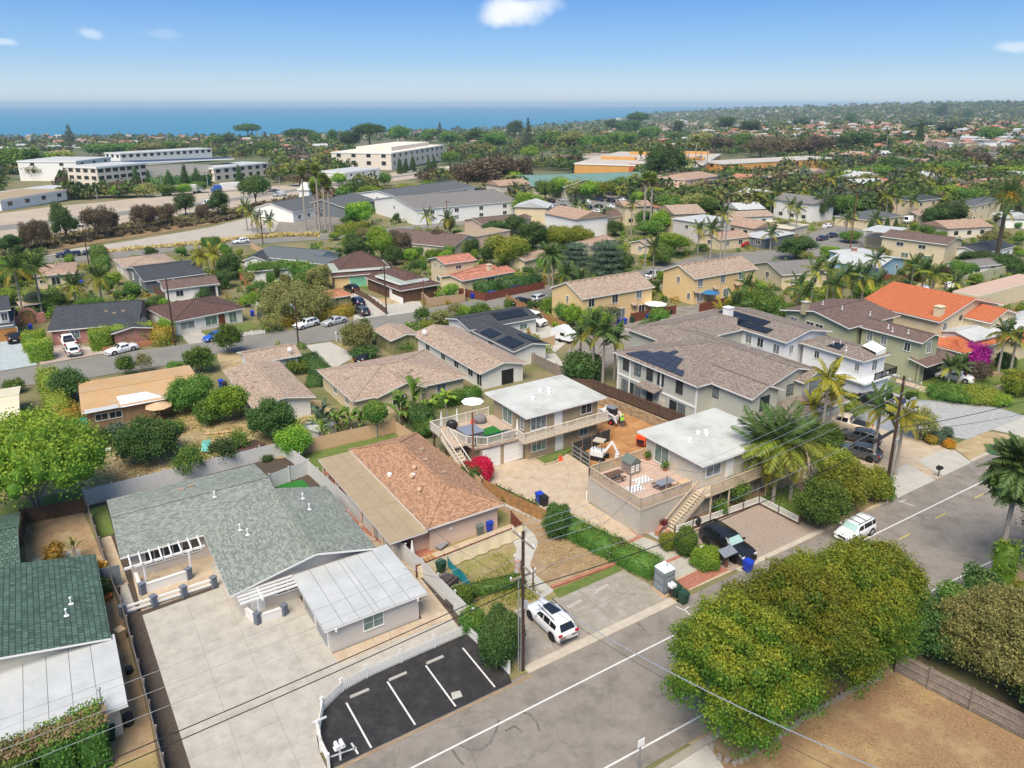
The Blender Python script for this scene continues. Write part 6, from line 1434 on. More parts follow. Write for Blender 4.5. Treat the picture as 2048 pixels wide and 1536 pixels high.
# solar: plane 3 of the hip (towards -u)
panels(B6,3,6,4,.10,.83,.07,.62,skip=((0,2),(0,3),(1,3),(5,1),(5,2),(5,3),(4,3),(3,3)) ,m=solar)
vents(B6,[(.3,.3,0),(.5,.4,0),(.6,.6,0),(.35,.6,0)],'box'); vents(F6,[(.3,.7,0),(.5,.5,0),(.2,.5,0),(.75,.6,0)],'box')
# 7 white shingled house
H7=HS('white shingle-clad two-storey house with garage balcony and black solar panels','the white shingled house',91,62)
B7=block(H7,uv=(84.9,95.2,62.2,77.5),z=6.3,roof='gable_v',pitch=.2,wall=whites,rm=sh_dgrey,over=.6)
F7=block(H7,uv=(88.0,94.2,52.5,62.5),z=5.8,roof='hip',pitch=.24,wall=whites,rm=sh_dgrey,over=.5)
G7=block(H7,uv=(87.9,95.0,51.8,56.5),z=2.95,roof='flat',wall=whites,rm=white,over=.7,thick=.25,name='balcony_deck')
gdoor(G7,'F',.5,4.6,2.1); win(F7,'F',.55,4.5,1.1,1.4); win(F7,'L',.25,4.6,.7,1.0); win(F7,'L',.62,4.6,.7,1.0); win(F7,'L',.93,4.6,.6,1.); win(B7,'L',.9,4.7,1.0,1.3)
for t in (.2,.42,.55,.7): win(B7,'L',t,4.9,1.0,1.3)
win(B7,'F',.15,4.8,.8,1.2)
panels(B7,1,1,1,.1,.42,.08,.48,m=solark); panels(B7,1,1,1,.02,.62,.45,.8,m=solark); panels(B7,1,1,1,.3,.75,.1,.42,m=solark); panels(F7,3,1,1,.35,.6,.3,.8,m=solark)
chimney(B7,.2,.35,1,1.1,1.1,1.6,white,white); vents(F7,[(.4,.5,3),(.7,.4,3),(.5,.7,3)],'pipe')
railing(H7,[W(90.0,51.9),W(94.9,51.9),W(94.9,54)],2.95,.95,blackm)
mb=MB().add([W(91.2,55.0,6.75),W(91.2,52.9,6.35),W(93.4,52.9,6.6),W(93.4,55,7.1)],[(0,1,2,3)]); mb.add([W(91.2,52.9,5.9),W(93.4,52.9,5.9),W(93.4,52.9,6.6),W(91.2,52.9,6.35)],[(0,1,2,3)]); part('dormer',mb,[white],H7)
# 8 sage house
H8=HS('sage green two-storey house with brown shingle roof and stone chimney','the sage green house',103,64)
B8=block(H8,uv=(98.7,112,61.9,74.3),z=6.2,roof='gable_u',pitch=.2,wall=sage,rm=sh_choc,over=.7)
F8=block(H8,uv=(101.5,107.3,52.4,62.5),z=6.0,roof='gable_v',pitch=.28,wall=sage,rm=sh_choc,over=.6)
block(H8,uv=(101.3,109.5,51.2,54),z=2.9,roof='shed_v',pitch=.2,wall=sage,rm=sh_choc,over=.3,name='porch_roof',walls=False)
w_=MB(); w_.box(W(102,52.5,0),EU,EV,7,.3,2.7); part('garage_front',w_,[sage],H8)
for t in (.15,.42,.57): win(B8,'L',t,4.9,1.3,.9)
for t in (.15,.4,.8): win(F8,'L',t,4.7,.8,1.2)
win(F8,'F',.5,4.7,1.0,1.6); chimney(B8,.03,.3,1,1.0,.8,1.3,M_('stone_chimney',(.45,.38,.25),(.3,.24,.15),.9,6,5),conc2); vents(B8,[(.5,.5,1),(.6,.3,0),(.4,.8,0)],'pipe'); vents(F8,[(.4,.5,1),(.5,.3,1),(.7,.5,1)],'pipe')
gd8=MB(); gd8.box(W(103.3,52.4,0),EU,EV,4.3,.12,2.2); part('open_garage',gd8,[blackm],H8)
# 9 orange tile house, barrel tile courses modelled
H9=HS('cream stucco villa with bright orange clay tile roofs and round window','the orange tiled villa',120,64)
def tiled(B,m,pitchw=.42,course=.5):
    """rounded barrel courses running down each roof plane + stepped rows"""
    for q in B.planes:
        if len(q)==3: q=list(q)+[q[2]]
        a,b,c,d=q; n=(b-a).cross(d-a); n=n.normalized() if n.length>0 else VZ(1); n*=1 if n.z>0 else -1
        Lb=(b-a).length; up=((d+c)/2-(a+b)/2).length; nc=int(Lb/pitchw); nr=int(up/course); mb=MB()
        for i in range(nc):
            for j in range(nr):
                t0,t1=i/nc,(i+1)/nc; s0,s1=j/nr,(j+1)/nr
                P_=lambda t,s:(a*(1-t)+b*t)*(1-s)+(d*(1-t)+c*t)*s
                if (P_(t1,s0)-P_(t0,s0)).length<.08: continue
                m0=(P_(t0,s0)+P_(t1,s0))/2+n*.16; m1=(P_(t0,s1)+P_(t1,s1))/2+n*.10
                k=len(mb.v); mb.v+=[tuple(P_(t0,s0)+n*.045),tuple(m0),tuple(P_(t1,s0)+n*.045),tuple(P_(t1,s1)+n*.015),tuple(m1),tuple(P_(t0,s1)+n*.015)]
                mb.f+=[(k,k+1,k+4,k+5),(k+1,k+2,k+3,k+4),(k,k+2,k+1)]; mb.m+=[0,0,0]
        part('roof_tiles',mb,[m],B.h,kind='stuff')
B9=block(H9,uv=(113.6,133,56.6,70.5),z=6.1,roof='gable_v',pitch=.24,wall=cream,rm=orange_t,over=.6); C9=block(H9,uv=(111.3,124,51.2,57.5),z=3.0,roof='hip',pitch=.3,wall=cream,rm=orange_t,over=.6)
D9=block(H9,uv=(121.5,131,53,60),z=5.6,roof='gable_v',pitch=.3,wall=cream,rm=orange_t,over=.5); E9=block(H9,uv=(123.8,133,49,55),z=3.0,roof='hip',pitch=.3,wall=cream,rm=orange_t,over=.6)
for b_ in (B9,C9,D9,E9): tiled(b_,orange_t)
win(D9,'F',.6,4.5,1.3,1.3,gm=glassg); win(B9,'F',.12,4.8,1.0,1.2); mb=MB(); o_,al,nr,L=frame(B9,'F'); 
mb.tube([o_+al*(L*.36)+nr*.05+VZ(5.6),o_+al*(L*.36)+nr*.09+VZ(5.6)],.45,14); part('round_window',mb,[glassd],H9); chimney(B9,.9,.2,1,1.3,1.,1.4,cream,cream)
panels(D9,0,1,1,.1,.5,.1,.5,m=solark)
# mid-field houses that share the street grid
H=HS('long low house with tan shingle roof nearest the blue bin and citrus yard','the left tan-roofed house',22,95)
a=block(H,uv=(18.6,26.3,87,103.2),z=2.6,roof='gable_v',pitch=.2,rm=sh_tan,over=.6,wall=whitew)
b=block(H,P2=(473,705),P3=(576,686),P1=(602,708),z=2.6,grid=True,roof='gable_u',pitch=.25,rm=sh_tan,over=.5); vents(a,[(.3,.5,1),(.6,.4,1),(.8,.7,0),(.5,.6,1),(.15,.3,1)],'box')
win(a,'L',.15,1.5); win(a,'L',.5,1.5); win(a,'F',.5,1.5)
mb=MB(); p=on_roof(b,.8,.2,0); mb.tube([p,p+VZ(.5)],.03,5); mb.ball(p+VZ(.75),(.35,.12,.35),8,6); part('satellite_dish',mb,[pwhite],H)
H=HS('hip-roofed house with pale tan shingles behind the banana plants','the middle tan-roofed house',38,90)
a=block(H,uv=(29.6,46.2,83,96.6),z=2.6,roof='hip',pitch=.22,rm=sh_tan,over=.6,wall=cream); b=block(H,uv=(32.5,39.5,82.4,90),z=2.65,roof='gable_v',pitch=.28,rm=sh_tan,over=.5,wall=cream,sym=.6)
vents(a,[(.3,.5,0),(.45,.6,0),(.6,.55,0),(.7,.6,0),(.5,.3,3)],'box'); win(b,'F',.45,1.5,1.6,1.2,gm=glassd); win(a,'F',.78,1.5); win(a,'L',.4,1.4); win(a,'L',.75,1.4)
H=HS('long white house with tan gable roof and satellite dish','the long white tan-roofed house',51,95)
a=block(H,uv=(47.9,55.9,83,105),z=2.6,roof='gable_v',pitch=.24,rm=sh_tan,over=.6); b=block(H,uv=(43.6,49.2,103.3,110.5),z=2.6,roof='gable_v',pitch=.24,rm=sh_tan,over=.5,wall=olivew)
vents(a,[(.3,.5,1),(.55,.6,1),(.8,.5,1),(.5,.5,0)],'box'); door(a,'F',.62,w=1.8,m=blackm); 
for t in (.2,.45,.65,.85): win(a,'L',t,1.5,1.3,1.0,gm=glassd)
win(a,'L',.97,1.3,1.3,1.9,gm=glassd)
mb=MB(); p=on_roof(a,.15,.2,1); mb.tube([p,p+VZ(.5)],.03,5); mb.ball(p+VZ(.8),(.4,.12,.4),8,6); part('satellite_dish',mb,[pwhite],H)
H=HS('white house with charcoal roof and several black solar arrays','the charcoal solar-roofed house',63,98)
a=block(H,uv=(56.9,63.6,88.5,107),z=2.6,roof='gable_v',pitch=.22,rm=sh_dk,over=.5); b=block(H,uv=(56.4,70.3,101,109.5),z=2.8,roof='gable_u',pitch=.22,rm=sh_dk,over=.5)
panels(a,0,1,1,.05,.3,.15,.8,m=solark); panels(a,1,1,1,.7,.95,.1,.8,m=solark); panels(b,0,2,1,.45,.9,.3,.9,m=solark); panels(a,1,1,1,.42,.62,.1,.7,m=solark); win(b,'F',.8,1.6,1.4,.9,gm=glassg); win(a,'L',.2,1.5); win(a,'L',.6,1.5)
H=HS('warm yellow two-storey fourplex with tan roof nearer the white caravan','the nearer yellow fourplex',86,104)
a=block(H,uv=(78.3,95.4,99.6,109.5),z=5.25,roof='gable_u',pitch=.42,rm=sh_tan,over=.35,wall=yell,sym=.5)
for t in (.12,.45,.8): win(a,'F',t,4.2,1.3,1.5,gm=curtain if t>.5 else glassd)
win(a,'F',.55,1.2,1.7,1.9,gm=curtain); win(a,'F',.85,1.3,1.4,1.6,gm=glassd); win(a,'L',.52,4.2,.6,1.2); 
def awn(B,t,z):
    o_,al,nr,L=frame(B,'F'); p=o_+al*(L*t); p.z=z+B.z0; mb=MB().add([p-al*.7,p+al*.7,p+al*.7+nr*.8-VZ(.35),p-al*.7+nr*.8-VZ(.35),p-al*.7-VZ(.1),p+al*.7-VZ(.1),p+al*.7+nr*.8-VZ(.45),p-al*.7+nr*.8-VZ(.45)],[(0,3,2,1),(4,5,6,7),(3,7,6,2),(0,4,7,3),(1,2,6,5)]); part('door_canopy',mb,[sh_tan],B.h)
awn(a,.72,2.9); vents(a,[(.05+.09*i,.93,0) for i in range(10)],'box')
H=HS('warm yellow two-storey fourplex with blue parasol in its yard, farther of the pair','the farther yellow fourplex',115,105)
a=block(H,uv=(106.4,124.8,100.2,109.6),z=5.25,roof='gable_u',pitch=.42,rm=sh_tan,over=.35,wall=yell)
for t in (.09,.45,.75): win(a,'F',t,4.2,1.3,1.5,gm=curtain)
for t in (.1,.52,.85): win(a,'F',t,1.2,1.6,1.7,gm=curtain)
awn(a,.02,2.9); awn(a,.33,2.9); awn(a,.68,2.9); win(a,'L',.5,4.2,.7,1.2); win(a,'L',.85,1.4,.7,1.3); vents(a,[(.05+.09*i,.93,0) for i in range(10)],'box')
fence([(88,97.6),(99,97.4)],1.7,'red-brown board fence in front of the nearer yellow fourplex',wood_r,bw=.2,pix=False,nm='board_fence'); fence([(103.6,95.8),(126,97.4)],1.7,'red-brown board fence in front of the farther yellow fourplex',wood_r,bw=.2,pix=False,nm='board_fence')
H=HP('low cream carport building with tan gable roof below the yellow fourplexes','the tan-roofed carport',1390,650)
block(H,P2=(1313.8,641),P0=(1362,653),P1=(1450,636),z=2.6,roof='gable_u',grid=True,pitch=.3,rm=sh_tan,wall=yell,over=.3)
mb=MB(); c=G(1310,632); mb.cyl(c,.04,2.6,6); mb.add([tuple(c+Vector((cos(t)*2.1,sin(t)*2.1,2.35))) for t in np.arange(8)*pi/4]+[tuple(c+VZ(2.85))],[(i,(i+1)%8,8) for i in range(8)]); single('open_parasol',mb,[white],'open white parasol beside the nearer yellow fourplex','parasol')
mb=MB(); c=G(1418,605); mb.cyl(c,.04,2.4,6); mb.add([tuple(c+Vector((cos(t)*2.,sin(t)*2.,2.05))) for t in np.arange(8)*pi/4]+[tuple(c+VZ(2.6))],[(i,(i+1)%8,8) for i in range(8)]); single('open_parasol',mb,[M_('blue_canvas',(.03,.15,.33),rough=.8)],'open blue parasol in the fenced yard of the farther yellow fourplex','parasol')
# ================= mid-field houses placed from their eave corners
H=HP('pink stucco house with charcoal gable roof and cube hedges in front','the pink house',200,640)
a=block(H,P0=(93.8,662.6),P1=(307.6,643.6),P3=(269,601),z=2.6,roof='gable_u',pitch=.24,rm=sh_dk,wall=rosew,over=.5); win(a,'F',.26,1.5,1.4,1.2,gm=curtain); win(a,'F',.62,1.5); vents(a,[(.6,.6,0),(.7,.5,0),(.8,.55,0)],'box')
b=block(H,P0=(222,668),P1=(307.6,655),P2=(210,640),z=2.65,roof='gable_v',pitch=.2,rm=sh_dk,wall=rosew,over=.5)
H=HP('white house with maroon-brown hip roof and cluttered front porch','the maroon-roofed house',410,640)
a=block(H,P0=(345.5,643.8),P1=(490.7,615.7),P2=(312.5,610.8),z=2.6,roof='hip',pitch=.25,rm=sh_mar,over=.5); win(a,'F',.17,1.4,2.4,1.2,gm=curtain); win(a,'F',.52,1.4,2.0,1.5,gm=glassg); win(a,'F',.85,1.2,1.3,1.8,gm=glassg); door(a,'F',.68,m=wood_r)
H=HP('small white house with plain brown gable roof behind the maroon-roofed house','the plain brown-roofed house',380,580)
a=block(H,P0=(327,580),P1=(437,567),P3=(425,550),z=2.7,roof='gable_u',pitch=.2,rm=sh_choc,over=.5,wall=white); gdoor(a,'F',.8,3.,2.2,blackm); door(a,'F',.5); win(a,'F',.25,1.5)
H=HP('slate-sided house with wide charcoal double-gabled roof','the slate-sided house',330,560)
a=block(H,P0=(287,563),P1=(401.4,548.3),P3=(378,519),z=2.7,roof='gable_u',pitch=.15,rm=sh_dk,over=.4,wall=slatew); win(a,'L',.3,1.5,1.2,1.4,gm=curtain,bars=2); win(a,'L',.7,1.5,1.2,1.4,gm=curtain,bars=2)
H=HP('grey-walled house with pale tan shingle roof by the frontage road','the pale tan-roofed house',290,530)
a=block(H,P0=(249,536.6),P1=(356,524),P2=(226,517.6),z=2.7,roof='hip',pitch=.18,rm=sh_tan,over=.5,wall=greyw); door(a,'L',.5); win(a,'L',.2,1.5)
H=HP('cream house with orange-tan roof among palms at the left','the cream orange-tan-roofed house',110,565)
a=block(H,P0=(66,553),P1=(160,544.5),P3=(146,524),z=2.9,roof='hip',pitch=.2,rm=sh_pinktan,over=.5,wall=cream); win(a,'F',.5,1.4,1.6,1.6,gm=glassd); win(a,'F',.15,1.5,1.1,.7,gm=glassd)
H=HP('blue-grey two-storey house with orange wooden garage door at the left edge','the left-edge blue-grey house',-15,680)
a=block(H,P0=(-80,632),P1=(26,618.7),P3=(14,593),z=5.2,roof='gable_u',pitch=.25,rm=sh_dk,over=.5,wall=whitew); b=block(H,P0=(-70,660),P1=(33.7,648),P3=(26,630),z=2.8,roof='shed_v',pitch=.2,rm=sh_dk,over=.4,wall=whitew); gdoor(b,'F',.78,4.,2.2,wood_t); win(a,'F',.9,4,.8,1.2)
H=HP('low cream-roofed bungalow cut by the left frame edge','the cream-roofed bungalow',10,850)
a=block(H,P0=(-150,868),P1=(45,833),P3=(36.6,772.5),z=2.6,roof='gable_u',pitch=.14,rm=M_('cream_rolled_roof',(.62,.57,.42),(.56,.5,.36),.85,.6,6),over=.5,wall=beigew); win(a,'F',.9,1.4)
H=HP('shabby ochre bungalow with peeling orange-tan roof and white tarpaulin','the tarpaulin house',260,800)
a=block(H,P0=(162.6,826.7),P1=(412,777),P2=(143.6,765),P3=(372,733),z=2.6,roof='gable_u',pitch=.09,rm=felt_o,over=.5,wall=M_('stained_ochre_wall',(.3,.2,.12),(.22,.14,.08),.9,1.5,6)); win(a,'F',.12,1.5,1.3,.8,gm=glassd); win(a,'F',.24,1.5,1.3,.8,gm=glassd)
tp=MB(); tp.quad(G(232,793,3.1),G(292,783,3.1),G(338,797,2.5),G(243,815,2.5)); part('tarpaulin',tp,[M_('white_tarp',(.72,.75,.78),(.6,.63,.66),.5,3,4)],H)
tp=MB(); tp.quad(G(165,808,2.75),G(232,800,2.75),G(238,815,2.62),G(170,828,2.62)); part('roof_patch',tp,[felt_w],H)
e=thing('ladder','wooden ladder leaning on the ochre house','ladder',G(242,851)); mb=MB(); 
for dx in(-.25,.25): mb.beam(G(242,851)+EU*dx,G(242,851)+EU*dx+EV*.9+VZ(3.0),.05,.07)
part('side_rail',mb,[wood_p],e)
for i in range(9): mb=MB(); t=(i+.6)/10; c=G(242,851)+EV*.9*t+VZ(3*t); mb.beam(c-EU*.25,c+EU*.25,.04,.04); part('rung',mb,[wood_p],e)
mb=MB(); c=G(322,843); mb.cyl(c,.04,2.4,6); mb.add([tuple(c+Vector((cos(t)*1.6,sin(t)*1.6,2.1))) for t in np.arange(8)*pi/4]+[tuple(c+VZ(2.6))],[(i,(i+1)%8,8) for i in range(8)]); single('open_parasol',mb,[wood_p],'faded pink parasol over the cluttered patio of the ochre house','parasol')
mb=MB(); c=G(320,843); mb.cyl(c,.6,.75,10,r2=.6); single('patio_table',mb,[wood_r],'round red-brown table under the faded pink parasol','table')
mb=MB().ball(G(300,836)+VZ(.6),(.4,.3,.7),7,5); single('blue_cover',mb,[binb],'bright blue wrapped bundle beside the faded pink parasol','bundle')
mb=MB().cbox(G(155,857)+VZ(.4),(3.0,2.0,.7),A0); mb.ball(G(160,856)+VZ(.6),(1.4,.9,.6),8,5); single('covered_pile',mb,[M_('green_teal_tarp',(.02,.2,.15),rough=.7)],'green tarpaulin-covered pile beside the ochre house','pile')
mb=MB(); p=G(575,868); mb.cbox(G(640,868)+VZ(1.2),(3.2,3.0,.1),A0); mb.cbox(G(640,868)+VZ(.6),(2.8,2.6,1.2),A0); single('garden_shed',mb,[felt_w],'small dark shed with flat grey-white roof behind the peach fence','shed')
mb=MB().quad(G(404,882,.9),G(420,878,.6),G(424,905,.2),G(402,902,.4)); mb.beam(G(402,902),G(404,882,.9),.05,.05); mb.beam(G(420,905),G(420,878,.6),.05,.05); single('folded_canopy',mb,[M_('mint_canvas',(.15,.45,.38),rough=.8)],'mint-green collapsed canopy in the straw back yard','canopy')
mb=MB().cbox(G(500,900)+VZ(.45),(3.0,2.0,.1),A0); mb.cbox(G(500,902)+VZ(.2),(2.6,1.6,.4),A0); single('low_coop',mb,[sh_mar],'low maroon-topped coop beside the straw back yard','coop')
mb=MB().beam(G(410,868,.15),G(464,862,.15),.25,.12); single('timber_plank',mb,[wood_p],'loose timber plank lying on the straw back yard','plank')
mb=MB().beam(G(188,903,.25),G(222,898,.25),.4,.2); single('timber_board',mb,[white],'pale board lying beside the big bright tree','board')
H=HP('yellow-walled house with green flat roof and brown shingle mansard edge','the green flat-roofed house',735,570)
a=block(H,P0=(664.4,553.4),P1=(797,543),P3=(770,521),z=2.7,roof='hip',pitch=.6,rm=sh_mar,over=.5,wall=yell); b=block(H,P0=(664,543),P1=(790,534),P3=(757,520),z=3.7,roof='flat',rm=felt_g,walls=False,over=0,thick=.3,name='upper_roof'); gdoor(a,'F',.38,3.6,2.1,M_('mint_paint',(.2,.5,.33),rough=.6)); win(a,'F',.65,1.4,1.6,1.4,gm=curtain); door(a,'F',.88)
H=HP('brown wooden house with maroon mansard and grey flat roof by the bend','the brown mansard house',830,590)
a=block(H,P0=(800,581.6),P1=(882,568),P2=(757,549),z=2.7,roof='hip',pitch=.5,rm=sh_mar,over=.6,wall=brownw); b=block(H,P0=(800,567),P1=(858,557),P2=(777,546),z=3.9,roof='flat',rm=felt_g,walls=False,over=0,thick=.4,name='upper_roof'); door(a,'L',.7)
wallrun([(828,585),(858,612),(930,603),(928,585)],1.6,.2,M_('tan_stucco_wall',(.42,.29,.19),(.39,.27,.17),.9,1,5),'tan stucco yard wall curving beside the second street')
wallrun([(782,598),(806,608)],1.2,.15,white,'short white front wall of the brown mansard house')
H=HP('cream villa with peach clay tile roofs on two levels and a chimney','the peach tiled villa',950,560)
a=block(H,P0=(888.7,528),P1=(954.5,519),P2=(855,517),z=5.3,roof='gable_u',pitch=.25,rm=peach_t,over=.5,wall=cream); b=block(H,P0=(923.6,561),P2=(887,550.7),P3=(956,530),z=2.8,roof='gable_u',pitch=.25,rm=peach_t,over=.5,wall=cream); c=block(H,P0=(924,562),P1=(1024,544),P3=(1005.5,532),z=2.7,roof='gable_u',pitch=.25,rm=peach_t,over=.5,wall=cream)
win(a,'F',.45,4.1,1.3,.7,gm=glassd); win(a,'L',.3,4.3,.7,.6); win(a,'L',.7,4.3,.7,.6); win(c,'F',.55,1.5,2.,1.2); chimney(c,.62,.8,0,.9,.8,1.2,cream,cream); win(a,'L',.5,1.4)
fence([(917,590),(970,602),(1089,577)],1.6,'rust-red board wall in front of the peach tiled villa',wood_r,bw=.3,nm='board_fence')
hedge([(950,588),(1000,581),(1080,568)],1.8,2.3,F_dark,'dark flowering hedge behind the rust-red board wall',leaf=.35,dens=5,rough=.3)
H=HP('house with maroon roof half hidden by the round yellow-green tree','the half-hidden maroon roof house',1075,500)
a=block(H,P0=(1050,522),P1=(1100,510),P3=(1085,499),z=2.8,roof='gable_u',pitch=.3,rm=sh_pinktan,wall=cream)
H=HP('grey shingled L-shaped house with white gable stripes','the grey L-shaped house',630,510)
a=block(H,P0=(628,523),P1=(681,506),P2=(576,494),z=2.8,roof='gable_v',pitch=.3,rm=M_('slate_shingles',(.12,.14,.145),(.09,.1,.11),.9,5,5),over=.5,wall=white); b=block(H,P0=(665,530),P1=(700,519),P2=(640,516),z=2.8,roof='gable_v',pitch=.28,rm=MATS['slate_shingles'],over=.4,wall=white)
H=HP('white-gabled house with charcoal roof beside the slatted peach fence','the white-gabled charcoal house',480,505)
a=block(H,P0=(484,521),P1=(532,521),P2=(418,500),z=2.7,roof='gable_v',pitch=.35,rm=sh_dk,over=.4,wall=white)
H=HP('long white flat-roofed building with dark fascia behind the hedge row','the white flat-roofed building',540,540)
a=block(H,P0=(497,545),P1=(640,532),P3=(600,519),z=2.6,roof='flat',rm=felt_w,over=.3,wall=white,trim=blackm)
fence([(502,497),(553,523)],1.7,'peach slatted fence beside the charcoal-roofed white house',wood_p,bw=.6,gap=.05,nm='slat_fence',pm=wood_b)
H=HP('long low brown-roofed apartments beside the striped road edge','the brown-roofed apartments',890,480)
a=block(H,P0=(905,495),P1=(968,476),P2=(830,462),z=2.9,roof='gable_v',pitch=.25,rm=sh_choc,over=.4,wall=beigew)
H=HP('peach two-tier office beside the long brown-roofed apartments','the peach office',965,475)
a=block(H,P0=(950,473),P1=(1010,462),P3=(995,452),z=4.,roof='flat',rm=felt_t,over=.2,wall=pinkw); b=block(H,P0=(962,448),P1=(1040,440),P3=(1020,430),z=4.,roof='gable_u',pitch=.2,rm=sh_choc,over=.4,wall=pinkw)
for i,(p0,p1,p3,z,rf,rm_,wl,lab,ph) in enumerate([
 ((830,418.8),(994,405.4),(980,383),5.2,'gable_u',M_('mid_grey_roof',(.2,.185,.175),(.165,.155,.145),.9,1,5),white,'long white two-storey school building with grey roof and balcony','the white school building'),
 ((800,395),(932,379),(918,371),5.0,'gable_u',M_('dark_grey_roof',(.1,.105,.11),rough=.9),white,'long white building with darker grey roof behind the school block','the darker-roofed school block'),
 ((586,424),(640,413),(607,400),3.6,'gable_u',M_('dark_grey_roof',(0,0,0)),white,'white station house with grey gable roof and orange door','the white station house'),
 ((690,416),(718,409),(700,392),3.5,'gable_u',M_('dark_grey_roof',(0,0,0)),slatew,'dark slate annexe beside the white station house','the slate annexe'),
 ((1402.8,446),(1453.8,439),(1419,427),6,'flat',felt_w,greyw,'grey-white flat-roofed block behind the yellow fourplexes','the grey-white block'),
 ((1300,492),(1345,484),(1325,473),2.9,'gable_u',sh_pinktan,cream,'orange-tan roofed bungalow behind the cedar trees','the orange-tan bungalow'),
 ((1178,492),(1220,480),(1200,471),2.9,'gable_u',sh_pinktan,cream,'pale tan-roofed bungalow left of the cedar trees','the tan bungalow by the cedars'),
 ((1200,438),(1250,430),(1240,420),3,'gable_u',sh_choc,cream,'brown-roofed house at the edge of the crowded car park','the car-park house'),
 ((1030,445),(1056,436),(1045,428),3,'gable_u',sh_choc,beigew,'brown-roofed house below the round street tree','the round-tree house'),
 ((1500,448),(1600,460),(1602,447),2.9,'flat',M_('cream_rolled_roof',(0,0,0)),beigew,'long low cream flat-roofed motel-like row','the long cream row'),
 ((1480,470),(1560,482),(1565,462),2.8,'flat',felt_w,slatew,'low grey flat-roofed row in front of the long cream row','the low grey row'),
 ((1440,480),(1490,474),(1470,462),2.8,'gable_u',sh_pinktan,cream,'orange-tan roofed house right of the grey-white block','the orange-tan house by the block'),
 ((1564,550),(1632,546),(1622,521),3.2,'gable_u',M_('mid_grey_roof',(0,0,0)),cream,'cream house with grey roof and tall cream chimney','the grey-roofed cream house'),
 ((1740,441),(1773,436),(1765,418),3,'hip',M_('dark_grey_roof',(0,0,0)),cream,'cream and slate two-storey house by the steep street','the cream and slate house'),
 ((1830,402),(1868,398),(1860,390),6,'hip',sh_dk,cream,'tan two-storey house with dark solar roof and brown garage','the tan solar-roofed house'),
 ((1945,412),(1985,404),(1975,392),6,'hip',M_('dark_grey_roof',(0,0,0)),cream,'cream two-storey house half behind the large date palm','the house behind the date palm'),
 ((1650,398),(1690,392),(1680,382),5,'hip',M_('dark_grey_roof',(0,0,0)),white,'white two-storey house with arched entrance','the arched white house'),
 ((1380,386),(1440,380),(1425,366),4.5,'flat',pinkw,pinkw,'salmon stucco condominium with terrace beside the dark pines','the salmon condominium'),
 ((1372,360),(1418,355),(1408,347),8,'hip',sh_pinktan,pinkw,'upper storey of the salmon condominium','the upper salmon condominium'),
 ((1962,508),(2010,497),(1985,478),3,'gable_u',sh_dk,white,'white house with charcoal roof below the date palm','the white house below the palm'),
 ((1940,535),(1990,530),(1985,515),2.4,'gable_u',M_('mid_grey_roof',(0,0,0)),white,'small white shed with grey roof in the dark hedges','the small white shed'),
 ]):
    H=HP(lab,ph,(p0[0]+p1[0])/2,p0[1]+8); a=block(H,P0=p0,P1=p1,P3=p3,z=z,roof=rf,pitch=.15 if 'school' in ph else .28,dep={'the white school building':34,'the darker-roofed school block':24}.get(ph),rm=rm_,over=.4,wall=wl)
    for t in ((.15,.38,.62,.86) if a.Lu>18 else (.25,.7)):
        win(a,'F',t,1.5,1.5,1.2)
        if z>4.5: win(a,'F',t,z-1.4,1.5,1.2)
    if a.Lv>6: win(a,'L',.5,min(z-1.2,4.2),1.2,1.1)
mb=MB(); p=G(613,416); mb.cbox(p+VZ(3.5),(4.,4.,7)); mb.cbox(p+VZ(7.2),(4.8,4.8,.5)); mb.ball(p+VZ(7.6),(1.9,1.9,2.2),10,6); single('white_tower',mb,[white],'stubby white clock-like tower behind the station house','tower')
H=HP('cream two-storey house with brown roof and railed terrace, right of the crossing','the cream brown-roofed house',1880,500)
a=block(H,P0=(1894.7,489.6),P1=(1930.8,479),P2=(1781,467),z=5.4,roof='gable_v',pitch=.2,rm=sh_choc,over=.5,wall=cream); 
for t in (.3,.65): win(a,'L',t,4.,1.7,.9,gm=glassd); win(a,'L',t+.1,1.4,1.7,1.2,gm=glassg)
b=block(H,P0=(1790,478),P1=(1815,466),P2=(1730,470),z=2.9,roof='flat',rm=MATS['tan_deck_surface'],over=.2,wall=cream); railing(H,[b.pt(.2,.2,0).xy.to_3d(),b.pt(.2,b.Lv-.2,0).xy.to_3d()],2.9+0,1.,white); c=block(H,P0=(1786,466),P1=(1815,456),P2=(1735,456),z=5.2,roof='flat',rm=felt_w,walls=False,over=.2)
H=HP('light blue house with pale grey low roof and red chimney','the light blue house',1740,540)
a=block(H,P0=(1757,536.5),P1=(1814.4,516.4),P2=(1659,519),z=3.2,roof='gable_v',pitch=.16,rm=felt_w,over=.5,wall=bluew); win(a,'F',.3,1.6); win(a,'F',.75,1.6); win(a,'L',.5,1.6,2.2,1.0); b=block(H,P0=(1700,512),P1=(1770,507),P2=(1665,500),z=3.4,roof='flat',rm=felt_w,over=.4,wall=bluew); chimney(b,.5,.6,0,1.2,.7,.8)
H=HP('cream flat-roofed block with roof terrace at the right frame edge','the right-edge cream block',1990,600)
a=block(H,P0=(1960,592),P1=(2090,556),P2=(1950,570),z=3.4,roof='flat',rm=M_('peach_terrace_floor',(0,0,0)),over=.0,wall=cream); 
wallrun([(1910,575),(2048,540)],2.2,.25,sage,'pale sage retaining wall beside the parking court')
wallrun([(1912,572),(1905,556),(2015,520)],.4,.4,rockm,'broad grey paved terrace edge above the sage wall')
H=HP('low white-roofed house at the right edge behind palms','the right-edge white-roofed house',2000,700)
a=block(H,P0=(1948,682),P1=(2120,640),P3=(2060,618),z=4.0,roof='gable_u',pitch=.25,rm=felt_w,over=.4,wall=whitew)
H=HP('tiny rusty-roofed bungalow behind parked cars on the second street','the rusty-roofed bungalow',670,600)
